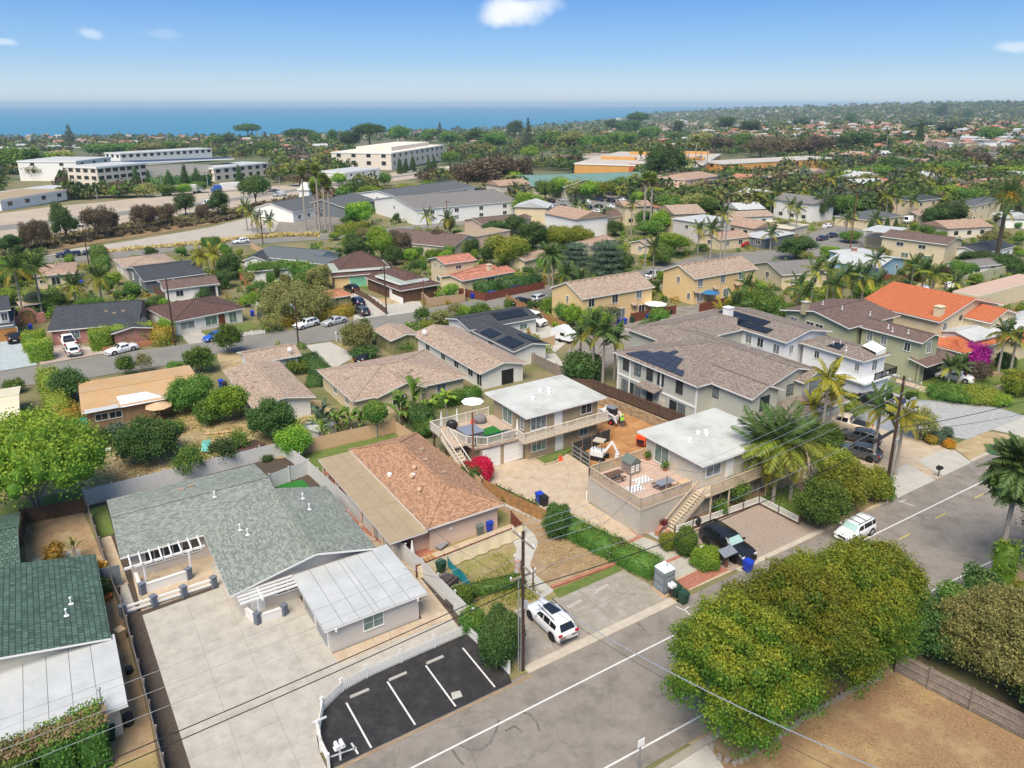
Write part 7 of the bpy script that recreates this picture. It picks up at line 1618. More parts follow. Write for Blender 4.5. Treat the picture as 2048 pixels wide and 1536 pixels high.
a=block(H,P0=(650,598),P1=(702,590),P3=(686,576),z=2.6,roof='hip',pitch=.2,rm=M_('rust_orange_shingles',(.45,.2,.1),(.38,.16,.08),.9,5,5),over=.4,wall=olivew)
H=HP('timber patio shelter with tan roof under the left palms','the palm shelter',70,605)
a=block(H,P0=(40,612),P1=(82,606),P3=(78,597),z=2.4,roof='flat',rm=wood_p,over=.1,walls=False); 
for x,y in ((1,1),(a.Lu-1,1),(1,a.Lv-1),(a.Lu-1,a.Lv-1)): mb=MB().cbox(a.pt(x,y,1.2),(.2,.2,2.4)); part('post',mb,[wood_b],H)
mb=MB(); c=G(58,648); pts=[c+EU*(cos(t)*1.3)+Vector((0,0,1.6+sin(t)*1.2)) for t in np.linspace(0,pi,9)]; mb.beam(c-EU*2.6+VZ(.9),c-EU*1.2+VZ(.9),.4,1.8); mb.beam(c+EU*1.2+VZ(.9),c+EU*2.6+VZ(.9),.4,1.8)
for a_,b_ in zip(pts,pts[1:]): mb.beam(a_,b_,.4,.4)
single('arched_gateway',mb,[rosew],'pink arched garden gateway beside the pink house','gateway'); mb=MB().box(c-EU*1.0,EU,EV,2.0,.1,2.3); single('arched_door',mb,[wood_o],'brown wooden door inside the pink arched gateway','door')
# commercial and far buildings
def slab_building(px0,px1,px3,z,lab,ph,wl,rm_,rows=2,nw=8,fl=3.6,ww=2.2,wh=1.6,nm='office_building',dep=20,base=None,P2=None):
    H=HP(lab,ph,(px0[0]+px1[0])/2,px0[1]+10,'building',nm); a=block(H,P0=px0,P1=px1,P3=px3,P2=P2,z=z,roof='flat',rm=rm_,over=.3,wall=wl,thick=.8,dep=dep,base=base); z=a.z
    nl=max(2,int(nw*a.Lv/max(a.Lu,1)))
    for r in range(rows):
        zz=z-1.9-fl*r
        for i in range(nw): win(a,'F',(i+.5)/nw,zz,ww,wh,gm=glassd,fm=wl,mull=0)
        for i in range(nl): win(a,'L',(i+.5)/nl,zz,ww,wh,gm=glassd,fm=wl,mull=0)
    return a
ow=M_('warm_white_office',(.72,.64,.54),(.69,.61,.51),.85,.3,4)
a=slab_building((784,340),(889,323),None,12,'three-storey warm white office building beyond the freeway','the three-storey office',ow,ow,2,10,5,3.2,2.6,dep=None,base=306,P2=(718,331))
mb=MB().box(a.pt(a.Lu*.2,a.Lv*.2,a.z),a.eu,a.ev,a.Lu*.7,a.Lv*.6,2.6); part('penthouse',mb,[ow],a.h)
a=slab_building((243,333),(427,323),None,8,'long white flat-roofed office block with dark square windows','the long white office',white,felt_w,1,14,4,3,2.4,base=307)
a=slab_building((200,384),(300,374),None,9,'white-beige office and parking structure left of the solar canopy','the white-beige parking office',ow,felt_w,3,7,3.3,3,1.7,base=334)
b=slab_building((430,364),(540,353),None,8,'white-beige office wing right of the solar canopy','the right office wing',ow,felt_w,2,7,3.6,3,2,base=336)
a=slab_building((158,362),(228,353),None,10,'tall white office wing with red sloping roof patch','the red-patched office wing',white,felt_w,2,3,4,2.4,1.6,dep=34,base=322)
H=HP('three-level parking deck topped by a long black solar canopy','the parking deck',360,345,'building','parking_deck')
a=block(H,P0=(300,373),P1=(428,363),base=340,z=6,dep=20,roof='flat',rm=asphalt_far,over=0,wall=ow); b=block(H,P0=(236,367),P1=(472,357),base=326,z=9.5,dep=15,roof='flat',rm=solark,over=0,walls=False,thick=.5,name='solar_canopy')
hedge([(300,381),(425,371)],2,6,F_dark,'dark ivy-covered face along the front of the parking deck',name='ivy_wall',leaf=1.0,dens=4,rough=.4)
slab_building((0,400),(60,392),(55,372),4,'low white warehouse at the left edge beyond the freeway','the left warehouse',white,felt_t,1,4,3,2.4,1.5,'warehouse'); slab_building((60,388),(130,380),(110,368),4,'low white workshop building beside the blue container','the white workshop',white,felt_w,1,3,3,2,1.2,'warehouse')
slab_building((690,345),(730,341),(725,333),4,'small white annexe left of the three-storey office','the small office annexe',white,felt_w,1,3,3,2,1.2)
ocher=M_('ochre_parapet',(.62,.33,.1),(.58,.3,.09),.85,.2,4)
a=slab_building((1148,326),(1430,331),(1400,318),7,'sprawling orange-ochre shopping centre with pale flat roofs','the ochre shopping centre',ocher,M_('pale_pink_flat_roof',(.5,.44,.38),(.44,.39,.34),.9,.1,4),1,1,3,3,2,'shopping_centre',120)
for x_,y_,w_,d_ in ((.1,.3,.3,.04),(.5,.5,.2,.04),(.2,.75,.5,.04),(.75,.4,.2,.05),(.6,.9,.3,.05)): part('parapet',MB().box(a.pt(a.Lu*x_,a.Lv*y_,a.z),a.eu,a.ev,a.Lu*w_,a.Lv*d_,1.8),[ocher],a.h)
part('brick_red_panel',MB().box(a.pt(a.Lu*.45,.1,0),a.eu,a.ev,a.Lu*.18,.3,a.z+.5),[M_('brick_red_panel',(.45,.12,.05),rough=.8)],a.h)
b=slab_building((1400,322),(1520,330),(1515,315),7,'ochre shopping centre wing with brick-red gable sign panel','the ochre wing',ocher,MATS['pale_pink_flat_roof'],1,1,3,3,2,'shopping_centre',100)
a=slab_building((1430,345),(1560,356),(1545,328),5,'white flat-roofed condominium row behind the salmon condominium','the white condominium row',white,felt_w,1,8,3,3,1.6)
a=slab_building((1588,352),(1706,352),(1690,340),4.5,'low store with brick-red mansard front right of the white row','the red mansard store',M_('brick_red_panel',(.45,.09,.04),rough=.8),felt_w,1,1,3,3,2,'store')
H=HP('long low building with sea-green gabled roofs by the car park','the green-roofed building',1160,372,'building','market_hall'); gr=M_('sea_green_metal_roof',(.15,.26,.22),(.13,.22,.19),.6,.2,4)
block(H,P0=(1058,372),P1=(1270,366),P3=(1262,344),z=5,dep=34,roof='gable_u',pitch=.18,rm=gr,wall=beigew,over=.8); block(H,P0=(1128,375),P1=(1175,374),P3=(1165,352),z=5,dep=20,roof='gable_v',pitch=.35,rm=gr,wall=beigew,over=.8)
for k,(x0,x1,y,xx) in enumerate(((1845,1935,292,1930),(1935,2022,300,2015))):
    H=HP(['long brown-roofed terrace of condominiums on the hillside, left half','long brown-roofed terrace of condominiums on the hillside, right half'][k],['the left hillside terrace','the right hillside terrace'][k],(x0+x1)/2,y+12,'building','condominium_row')
    a=block(H,P0=(x0,y),P1=(x1,y+2),P3=(xx,y-12),z=7,roof='gable_u',pitch=.35,dep=16,rm=sh_choc,wall=M_('salmon_stucco',(.45,.3,.24),rough=.85),over=.6)
    for i in range(6): win(a,'F',(i+.5)/6,4.8,2.2,1.5,gm=glassd)
H=HP('wide grey-tan roofed hall below the hillside terraces','the grey-tan hall',1845,318,'building','hall'); block(H,P0=(1808,322),P1=(1870,322),P3=(1862,306),z=4,dep=18,roof='hip',pitch=.3,rm=sh_choc,wall=beigew)
# ================= vehicles
car('suv',P_white,1101,1252,-90+180,'white sport utility car with black wheels and glass sunroof parked nose-in',rim=rimk,top='sunroof')
car('bigsuv',P_black,1453,1100,-92,'large black sport utility vehicle with pale sun shade on the gravel lot',rim=rimk,glass=carshade)
car('boxy',P_white,1709,1071,181,'boxy white wagon with black roof bars parked at the kerb',glass=carshade,top='rack')
car('pickup',P_black,1762,808,-66,'black pickup truck with covered bed on the grey paver driveway',rim=rimk)
car('pickup',P_sand,1690,857,107,'sand-coloured crew-cab pickup truck beside the slender palms',rim=rimk)
car('suv',P_grey,1717,882,110,'dark grey sport utility car behind the first one on the tan drive',rim=rimk); car('suv',P_grey,1716,912,108,'nearest dark grey sport utility car on the tan drive by the rocks',rim=rimk)
car('sedan',P_white,1908,760,110,'white sedan in the driveway before the sage green house'); car('sedan',P_black,1935,748,110,'black sedan behind the white one near the purple bougainvillea')
car('suv',P_white,613,654,185+15,'white sport utility car in front of the long orange hedge on the second street'); car('sedan',P_silver,669,648,196,'silver sedan with sunroof on the second street')
car('sedan',P_white,244,704,199,'white coupe-like sedan parked below the cube hedges',top=None); car('pickup',P_white,137,690,95,'white pickup truck nose-in at the pink house garage'); car('suv',P_white,146,707,95,'white sport utility car with black roof behind the white pickup')
car('suv',P_black,28,682,95,'black jeep-like car before the orange wooden garage door'); car('van',P_grey,541,646,-75,'dark grey high-roof van at the end of the white picket fence'); car('hatch',P_blue,432,679,200,'bright blue small car half hidden by the round street tree')
car('suv',P_grey,722,628,95,'dark grey car on the pale drive beside the low fence end'); car('suv',P_navy,713,609,95,'dark blue car by the rusty-roofed bungalow'); car('suv',P_black,703,582,95,'black car at the green garage door'); 
car('suv',P_black,1029,586,196,'black sport utility car by the rust-red board wall'); car('sedan',P_black,1042,608,18,'dark car parked across from the rust-red board wall'); car('suv',P_silver,1080,602,18,'silver sport utility car with roof bars at the shaggy palm')
car('van',P_white,1064,648,-75,'white van on the drive of the charcoal solar-roofed house'); car('suv',P_white,482,487,190,'white sport utility car on the frontage road')
car('pickup',P_navy,137,513,182,'dark navy pickup truck on the frontage road'); car('pickup',P_blue,584,516,186,'bright blue pickup with canopy in the narrow drive'); car('suv',P_grey,556,508,186,'dark grey car behind the bright blue pickup')
car('pickup',P_white,1307,556,10,'white pickup truck between the two yellow fourplexes'); car('sedan',P_navy,1645,480,10,'navy car on the steep cross street, nearer of the pair'); car('sedan',P_navy,1665,474,10,'navy car on the steep cross street, farther of the pair'); 
car('suv',P_red,1520,484,10,'red sport utility car beside the red trailer'); car('sedan',P_red,1490,492,10,'red sedan left of the red trailer'); car('sedan',P_white,1560,486,10,'white sedan behind the red sport utility car'); car('van',P_white,1818,446,10,'white van in front of the tan solar-roofed house'); car('suv',P_white,1900,578,30,'white sport utility car beside the orange tiled villa'); car('suv',P_silver,1850,585,30,'silver car beside the orange tiled villa chimney')
car('pickup',P_navy,190,508,182,'second dark truck on the frontage road'); car('hatch',P_black,731,722,40,'black hatchback tucked above the middle tan-roofed house')
car('van',P_white,1960,464,10,'white camper truck below the date palm'); car('suv',P_black,1720,443,10,'black car at the garage of the cream and slate house'); car('sedan',P_silver,1740,444,10,'silver car at the garage of the cream and slate house'); car('sedan',P_white,1655,455,10,'white car near the arched white house'); car('sedan',P_black,1632,440,10,'black car near the arched white house')
# travel trailer (caravan), red utility trailer
e=thing('caravan','small rounded white caravan behind the charcoal solar-roofed house','caravan',G(1127,682),AZU+R(-75)); mb=MB(); pr_=[(-1.9,.5),(-2.0,1.4),(-1.6,2.2),(-.8,2.6),(.3,2.6),(1.2,2.3),(1.8,1.5),(2.1,.6)]
n_=len(pr_); mb.add([(x,-1,z) for x,z in pr_]+[(x,1,z) for x,z in pr_],[tuple(range(n_)),tuple(range(n_,2*n_))[::-1]]+[(i,n_+i,n_+i+1,i+1) for i in range(n_-1)]+[(n_-1,2*n_-1,n_,0)]); pl('body',mb,[P_white],e)
for s in(-1,1): mb=MB().tube([(0,s*.95,.35),(0,s*1.04,.35)],.34,12); pl('wheel',mb,[rubber],e); mb=MB().cbox((.5,s*1.01,1.5),(.9,.03,.5)); pl('window',mb,[carglass],e)
mb=MB().cbox((-1.97,0,1.6),(.06,1.,.5)); pl('rear_window',mb,[carglass],e)
# parked cars in the far car park, freeway traffic
cm_=[P_white,P_black,P_silver,P_grey,P_white,P_navy,P_black]; rr=random.Random(4)
cps=[(1100+i*24+rr.uniform(-3,3),y+rr.uniform(-2,2)) for y in (392,404,416,428) for i in range(8) if not(y>420 and i>4) and not(y<398 and i<0)]
for i,(x,y) in enumerate(cps): 
    m_=cm_[i%7]; car(['sedan','suv','hatch'][i%3],m_,x,y,90,f"{m_.name.split('_')[0]} car parked in the crowded tree-lined car park",grp='cars in the crowded car park',plate=False)
for i,(x,y) in enumerate([(150,455),(290,430),(560,393),(548,384),(700,368),(760,358),(735,372),(820,346),(860,344),(900,337),(930,333),(640,377),(1000,328),(205,446),(420,411)]): m_=cm_[i%5]; car(['sedan','suv','van'][i%3],m_,x,y,190,f"{m_.name.split('_')[0]} vehicle travelling on the freeway",grp='freeway traffic',plate=False)
def semi(x,y,lab,cabm,az):
    p=G(x,y,.1); d=(G(x+30,y-2,.1)-p); e=thing('semi_truck',lab,'truck',p,atan2(d.y,d.x)); mb=MB().cbox((1.5,0,2.5),(14,2.6,3.0)); pl('trailer',mb,[white],e); mb=MB().cbox((-7.3,0,1.9),(2.6,2.5,2.8)); mb.cbox((-9.2,0,1.3),(1.8,2.3,1.5)); pl('cab',mb,[cabm],e)
    for xx in (-9,-6.5,5,7): mb=MB().tube([(xx,-1.3,.5),(xx,1.3,.5)],.5,10); pl('wheel',mb,[rubber],e)
semi(368,388,'white semi truck with long white trailer on the freeway',P_white,0); semi(466,382,'semi truck with blue cab and white trailer on the freeway',P_blue,0)
# ================= street things
for (px_,py_,m,az,l) in [(1351,1192,bing,0,'dark green wheelie bin beside the portable toilet, left of two'),(1366,1206,bing,0,'dark green wheelie bin at the kerb, right of the two by the portable toilet'),(1495,1142,binb,0,'bright blue wheelie bin at the kerb by the black sport utility vehicle'),(1079,1004,binb,0,'blue wheelie bin behind the cedar fence'),
  (1088,1011,bink,0,'black wheelie bin behind the cedar fence'),(443,774,binb,0,'blue wheelie bin beside the left tan-roofed house'),(450,778,bink,0,'black wheelie bin beside the left tan-roofed house'),(137,808,bing,0,'green wheelie bin at the corner of the ochre house'),(749,693,bink,0,'black wheelie bin by the olive garage wall'),(945,597,binb,0,'blue wheelie bin below the tan yard wall'),
  (973,594,bing,0,'green wheelie bin beside the rust-red board wall'),(981,593,binb,0,'middle blue wheelie bin by the rust-red board wall'),(989,592,binb,0,'right blue wheelie bin by the rust-red board wall'),(1238,650,binb,0,'blue wheelie bin before the nearer yellow fourplex, left'),(1249,648,binb,0,'blue wheelie bin before the nearer yellow fourplex, second'),(1264,645,bing,0,'green wheelie bin before the nearer yellow fourplex'),(1292,638,binb,0,'blue wheelie bin right of the green one at the yellow fourplex'),(1330,628,bink,0,'black wheelie bin by the trimmed shrub, left'),(1340,629,bink,0,'black wheelie bin by the trimmed shrub, right'),(1437,610,binb,0,'blue wheelie bin at the fence of the farther yellow fourplex'),(163,570,binb,0,'blue wheelie bin behind the cream house'),(1894,738,binb,0,'blue wheelie bin near the purple bougainvillea'),(62,660,binb,0,'blue wheelie bin by the pink archway'),(505,632,binb,0,'blue wheelie bin at the side of the maroon-roofed house')]: wbin(px_,py_,m,l,az)
e=thing('portable_toilet','grey portable toilet cabin with white roof on the lot corner','portable toilet',G(1327,1180),AZU); mb=MB().cbox((0,0,1.1),(1.15,1.15,2.0)); pl('cabin',mb,[potty],e)
for a_ in (-1,1):
    for z_ in (.55,1.25,1.85): mb=MB().cbox((0,a_*.585,z_),(.95,.02,.5 if z_<1.6 else .25)); mb.cbox((a_*.585,0,z_),(.02,.95,.5 if z_<1.6 else .25)); pl('side_panel',mb,[M_('grey_panel_light',(.24,.27,.29),rough=.5)],e)
mb=MB().add([(-.6,-.6,2.1),(.6,-.6,2.1),(.6,.6,2.1),(-.6,.6,2.1),(-.45,-.5,2.3),(.45,-.5,2.3),(.45,.5,2.3),(-.45,.5,2.3)],[(0,3,2,1),(4,5,6,7),(0,1,5,4),(1,2,6,5),(2,3,7,6),(3,0,4,7)]); pl('roof',mb,[pwhite],e); mb=MB().cyl((.1,-.1,2.25),.05,.3,7); pl('vent_pipe',mb,[metalg],e); mb=MB().cbox((-.62,0,.08),(.1,1.4,.14)); mb.cbox((.55,0,.08),(.1,1.4,.14)); mb.cbox((0,-.7,.06),(1.9,.12,.1)); pl('skid_base',mb,[wood_p],e)
def mailbox(px,py,label,m,pm,n=2,roof=False,az=0,h=1.05):
    p=G(px,py); e=thing('mailbox',label,'mailbox',p,AZU+az); mb=MB().cbox((0,0,h/2),(.1,.1,h)); pl('post',mb,[pm],e)
    mb=MB().cbox((0,0,h-.05),(.3*n+.1,.35,.05)); pl('shelf',mb,[pm],e)
    for i in range(n): mb=MB(); x=(i-(n-1)/2)*.32; mb.cbox((x,0,h+.08),(.22,.5,.2)); mb.tube([(x,-.25,h+.17),(x,.25,h+.17)],.11,8); pl('box',mb,[m],e)
    return e
mailbox(681,1520,'pair of white mailboxes on a white post in the blacktop bay',pwhite,white); mailbox(1343,1195,'pair of white mailboxes on a dark post beside the portable toilet',pwhite,wood_b); mailbox(1876,955,'pair of black mailboxes on twin posts at the concrete apron',blackm,wood_b)
e=thing('mailbox','row of mailboxes under a dark little roof beside the gravel lot','mailbox',G(1452,1134),AZU); mb=MB().cbox((0,0,.75),(.2,.2,1.5)); pl('post',mb,[pole_l],e); 
for i in range(4): mb=MB().add([(-.8+.4*i,-.45,1.45),(-.42+.4*i,-.45,1.45),(-.42+.4*i,.35,1.75),(-.8+.4*i,.35,1.75),(-.8+.4*i,-.45,1.38),(-.42+.4*i,-.45,1.38),(-.42+.4*i,.35,1.68),(-.8+.4*i,.35,1.68)],[(0,1,2,3),(7,6,5,4),(0,4,5,1),(1,5,6,2),(2,6,7,3),(3,7,4,0)]); pl('roof_board',mb,[metalg],e)
mb=MB().cbox((0,0,1.2),(1.4,.4,.35)); pl('box',mb,[blackm],e)
def sign(px,py,h,w,hh,label,face,pm,txt=None,tcol=None,az=0,tw=None,z=0):
    p=G(px,py); e=thing('street_sign',label,'sign',p+VZ(z),AZU+az); mb=MB().cbox((0,0,h/2),(.08,.08,h)); pl('post',mb,[pm],e); mb=MB().cbox((0,-.06,h-.05),(w,.04,hh)); pl('panel',mb,[face],e)
    if txt:
        c=bpy.data.curves.new('lettering','FONT'); c.body=txt; c.size=tw or hh*.7; c.align_x='CENTER'; c.align_y='CENTER'; c.extrude=.004; o=NO('lettering',c); LK(o); o.parent=e; o.location=(0,-.087,h-.05); o.rotation_euler=(pi/2,0,0); c.materials.append(tcol or blackm)
    return e
sign(1400,1121,1.35,.42,.4,'small white square sign on a yellow post by the low shrub',pwhite,M_('yellow_post',(.7,.4,.02),rough=.6)); sign(1278,1536,2.0,.5,.5,'white street sign on post at the bottom edge of the road',pwhite,metalg); sign(641,1465,1.1,.9,.14,'little white fingerboard on the picket fence end post',pwhite,white)
for (x,y,l) in ((1173,1000,'white bollard at the upper corner of the beige terrace wall'),(1257,1055,'left white bollard by the gas meters'),(1280,1064,'right white bollard by the gas meters')): mb=MB().cyl(G(x,y),.07,1.0,8); single('bollard',mb,[white],l,'bollard')
mb=MB(); 
for i in range(4): mb.cbox(G(1262+4*i,1052+2*i)+VZ(.35),(.22,.2,.3),A0); mb.cyl(G(1262+4*i,1052+2*i),.03,.7,6)
single('gas_meters',mb,[metalg],'cluster of grey gas meters between two white bollards','gas meter')
mb=MB().cbox(G(1985,905)+VZ(.35),(1.4,1.0,.7),A0); single('utility_box',mb,[M_('utility_green',(.06,.13,.08),rough=.6)],'low green utility box at the corner of the paver driveway','utility box'); mb=MB().cyl(G(2022,890),.08,1.0,8); single('hydrant_marker',mb,[redp],'red marker post right of the green utility box','post')
for (a,b,l) in (((1128,1146),(1130,1160),'grey tube rail gate post at the end of the brick edging'),): 
    mb=MB(); p=G(1218,1126); mb.tube([p,p+VZ(1.),p+EU*.9+VZ(1.),p+EU*.9],.04,6); single('tube_barrier',mb,[galv],'bent grey tube barrier at the end of the brick edging','barrier')
mb=MB(); [mb.cbox(G(1318+14*i,1066+8*i)+VZ(.25),(1.2,.35,.5),A0) for i in range(2)]; single('brick_step_wall',mb,[brickr],'two short brick planter walls beside the walkway','wall')
# field-side fence and stone edging
fence([(45.7,21.7),(46.0,19.6),(46.5,17.1),(47.1,13.6),(47.6,9)],1.7,'grey weathered board fence along the brown field',wood_g,bw=.2,pix=False,nm='board_fence',side=-1,post=2.5)
se=thing('stone_edging','row of rough blocks edging the bed under the street trees','edging',W(36,22.6)); rr=random.Random(2)
pts=[(30.0,24.1),(29.8,23.3),(30.3,22.5),(31.2,22.4),(32.6,22.5),(34.3,22.4),(36,22.5),(38.5,22.4),(41,22.3),(44.4,21.9)]
for a_,b_ in zip(pts,pts[1:]):
    L_n=max(1,int(math.dist(a_,b_)/.42))
    for i in range(L_n): t=i/L_n; mb=MB().cbox(W(a_[0]+(b_[0]-a_[0])*t,a_[1]+(b_[1]-a_[1])*t,.1),(.38,.28,.26),A0+rr.uniform(-.3,.3)); part('stone',mb,[conc_lot],se)
# ================= utility poles and wires
uz=AZU; vz=AZV
e1,b1,h1,i1=pole(1045,1063,1340,'near utility pole with transformer and crossarms beside the white picket fence corner',arms=((.6,2.5,vz,4),(2.6,2.2,vz,3),(3.4,2.0,uz,2)),r=.15)
mb=MB().cyl((-.35,.25,h1-3.2),.24,.9,12); pl('transformer',mb,[M_('rusty_grey_paint',(.45,.25,.17),(.4,.4,.4),.6,3,4,contrast=(.45,.55))],e1); mb=MB().tube([(-.28,-.12,0),(-.3,-.1,h1*.68)],.05,6); mb.tube([(-.12,-.2,0),(-.12,-.2,h1*.55)],.035,6); mb.cbox((.2,-.16,h1*.5),(.25,.2,.6)); pl('conduit',mb,[galv],e1)
mb=MB(); p=G(1066,1180); mb.cyl(p,.07,2.2,7); single('short_post',mb,[pole_l],'short rust-red post beside the near utility pole','post')
e2,b2,h2,i2=pole(1768,752,1005,'tall leaning-looking utility pole with paired crossarms by the concrete apron',arms=((.35,3.4,vz,4),(.9,3.0,vz,3),(3.0,3.2,vz,4)),r=.17,lamp=uz)
mb=MB().tube([(.2,-.12,0),(.2,-.12,h2*.62)],.06,6); mb.cbox((.15,-.22,h2*.5),(.3,.2,.6)); pl('conduit',mb,[galv],e2); mb=MB().tube([(-.2,0,h2*.58),(-2.2,-.3,h2*.5)],.14,6); pl('cable_splice',mb,[blackm],e2)
for k in range(4):
    wire(i1[k],i2[k],1.2,f"{['first','second','third','outermost'][k]} upper wire between the near pole and the tall pole",.014,galv)
wire(i1[4],i2[7],1.3,'middle wire between the near pole and the tall pole',.014,galv); wire(b1+VZ(h1-4.4),b2+VZ(h2*.58),1.5,'thick low cable between the near pole and the tall pole',.035,blackm)
L0=W(-40,34.6)
for k,(z,dv,r_,m_) in enumerate(((h1-.5,1.2,.012,galv),(h1-.5,-.2,.012,galv),(h1-2.6,.9,.012,galv),(7.3,.1,.03,blackm),(6.9,-.1,.03,blackm))):
    wire(b1+VZ(z)+EV*dv,W(-40,35.6+dv,z),1.0,['first thin wire running left from the near pole','second thin wire running left from the near pole','third thin wire running left from the near pole','upper of the two thick cables crossing the grey driveway','lower of the two thick cables crossing the grey driveway'][k],r_,m_)
wire(b1+VZ(7.0),G(2150,1690,13),1.2,'long pale cable crossing the road in front of the street trees',.028,galv,n=30); wire(b1+VZ(6.6),G(2150,1760,12),1.0,'thin dark cable crossing the road below the pale one',.012,blackm,n=30)
wire(b1+VZ(7),W(42.3,44.5,4.8),.6,'service wire from the near pole to the beige terrace',.012); wire(b1+VZ(7),W(24.6,52,2.9),.5,'service wire from the near pole to the brown shingled house',.012); wire(b1+VZ(7),W(20,47,3.2),.5,'service wire from the near pole to the white flat garage roof',.012)
wire(W(41.5,62,4.9),W(49,44,4.6),.8,'service wire sagging across the long driveway',.014)
wire(b2+VZ(h2*.6),W(110,30,9),1.2,'thick cable running right from the tall pole',.035,n=24); wire(b2+VZ(h2*.57),W(110,28,8),1.4,'second cable running right from the tall pole',.02)
P2=[pole(350,556,690,'dark utility pole at the driveway of the maroon-roofed house',arms=((.6,2.2,uz,3),),r=.15),pole(597,595,690,'dark utility pole with street light at the second street drive',r=.14,lamp=vz),pole(849,560,637,'slim brown pole at the bend of the second street',r=.1,m=pole_l,arms=((.5,2.0,vz,3),)),pole(773,530,629,'black utility pole by the low weathered fence',arms=((.6,1.6,uz,2),),r=.15),
 pole(178,450,530,'dark leaning utility pole on the frontage road',r=.15,arms=((.5,2,uz,2),)),pole(526,418,488,'brown utility pole in front of the station yard',r=.15,arms=((.5,2.,uz,3),)),pole(1287,476,584,'silver metal lamp pole between the two yellow fourplexes',r=.16,m=galv),pole(1448,402,520,'grey-white tall pole behind the farther yellow fourplex',r=.17,m=galv,arms=((.6,2.5,uz,3),)),
 pole(1700,385,498,'brown pole at the steep cross street',r=.15,m=pole_l,arms=((.6,2.5,uz,3),)),pole(1500,335,410,'grey pole in front of the white condominium row',r=.18,m=wood_g,arms=((.5,2.5,uz,3),)),pole(895,400,470,'brown pole in front of the white school building',r=.15,m=pole_l,arms=((.5,2.5,uz,3),))]
for k in (0,1,2): a_,b_=P2[[0,1,3][k]],P2[[1,3,2][k]]; wire(a_[1]+VZ(a_[2]-.4),b_[1]+VZ(b_[2]-.4),1.,['wire from the maroon house pole to the street light pole','wire from the street light pole to the black pole','wire from the black pole to the slim brown pole'][k],.02)
wire(P2[0][1]+VZ(8),G(373,735,2.5),.5,'service wire from the maroon house pole to the ochre house',.015); wire(P2[4][1]+VZ(9),P2[5][1]+VZ(9),1.5,'long wire along the frontage road',.03)
for (x,yt,yb) in ((325,340,385),(418,345,392),(560,352,380),(640,330,372),(195,375,402),(880,322,340)): pole(x,yt,yb,'tall freeway lamp standing beyond the carriageway',r=.14,m=galv,nm='freeway_lamp',cat='street lamp',lamp=0)
for o in [o for o in COL.objects if o.name.startswith('freeway_lamp')]: o['group']='freeway lamps'
for (x,y,l) in ((673,684,'left white globe garden lamp beside the pale drive'),(682,683,'right white globe garden lamp beside the pale drive')): mb=MB().cyl(G(x,y),.05,1.5,6); mb.ball(G(x,y)+VZ(1.6),.16,7,5); single('garden_lamp',mb,[white],l,'lamp')
# second street fences and small walls
fence([(705,585),(735,600),(772,628)],1.2,'weathered low board fence between two pale driveways',wood_b,bw=.2,nm='board_fence'); fence([(435,684),(477,674),(530,668)],.8,'white picket fence at the kerb by the grey van',white,bw=.1,gap=.12,style='picket'); wallrun([(206,704),(240,698),(300,690),(345,684)],.7,.25,M_('rust_stucco',(.42,.18,.09),(.37,.15,.08),.85,1,5),'rust-coloured low wall under the cube hedges')
fence([(480,560),(522,600)],1.6,'rust-red angled wall beside the maroon-roofed house',M_('rust_stucco',(0,0,0)),bw=1.,nm='panel_wall',cat='wall'); fence([(500,612),(560,640)],1.6,'white plain fence left of the grey van',white,bw=.5,nm='panel_fence')
fence([(1030,712),(1068,728),(1112,750),(1150,760)],1.7,'grey weathered board fence between the white houses and the duplex',wood_g,bw=.2,nm='board_fence'); fence([(1036,710),(1110,690)],1.7,'pale pink panelled fence beside the small turf lawn',wood_p,bw=.5,nm='panel_fence'); fence([(1012,604),(1060,628),(1130,662)],1.6,'orange board fence behind the white van and caravan',wood_o,bw=.25,nm='board_fence')
fence([(255,548),(330,600)],1.6,'brown board fence beside the asphalt lane',wood_b,bw=.25,nm='board_fence'); fence([(1750,560),(1850,565)],1.5,'maroon board fence before the light blue house',wood_r,bw=.25,nm='board_fence'); fence([(1960,640),(2060,660)],1.8,'dark weathered board fence at the right edge',wood_b,bw=.3,nm='board_fence')
fence([(1100,448),(900,478)],1.,'long white rail fence along the striped kerb',white,bw=.1,gap=.6)
wallrun([(1985,750),(2048,765)],.6,.3,blockm,'tan block wall behind the purple bougainvillea')
# ================= vegetation: near
def bigtree(u,v,h,r,lob,n,leaf,m,tm,label,seed,trunk_r=.22,zc=None,tipb=.1,squash=1.,nm='street_tree',z0=0,k=3,limbs=5,lean=0,cr=.74):
    rng=np.random.default_rng(seed); L=[]; zc=zc or h*.55; L.append((0,0,zc,r*.7,r*.7,h*.34))
    lob=int(lob*2.6)
    for i in range(lob):
        t=2.4*i+rng.uniform(-.2,.2); ph=math.asin(rng.uniform(-.5,.97)); q=rng.uniform(.68,.97); s=rng.uniform(.15,.24)
        L.append((cos(t)*cos(ph)*r*q,sin(t)*cos(ph)*r*q,zc+sin(ph)*h*.36*squash,r*s,r*s,r*s*1.25))
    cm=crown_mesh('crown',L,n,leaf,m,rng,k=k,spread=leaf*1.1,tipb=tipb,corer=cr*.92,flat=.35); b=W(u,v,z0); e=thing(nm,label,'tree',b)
    o=NO('crown',cm); LK(o); o.parent=e
    tb=MB()
    for i in range(limbs):
        t=2*pi*i/limbs+.4; s=Vector((cos(t)*trunk_r*.5,sin(t)*trunk_r*.5,-.1)); 
        tb.tube([s,s+Vector((cos(t)*.3,sin(t)*.3,h*.22)),Vector((cos(t)*r*.35,sin(t)*r*.35,h*.5))],[trunk_r*.6,trunk_r*.45,trunk_r*.2],7)
    pl('trunk',tb,[tm],e); return e
bigtree(32.0,24.1,8.7,4.2,20,20000,.17,F_big,trunk_p,'nearest bushy street tree with yellow-tipped crown above the stone-edged bed',1,zc=4.7)
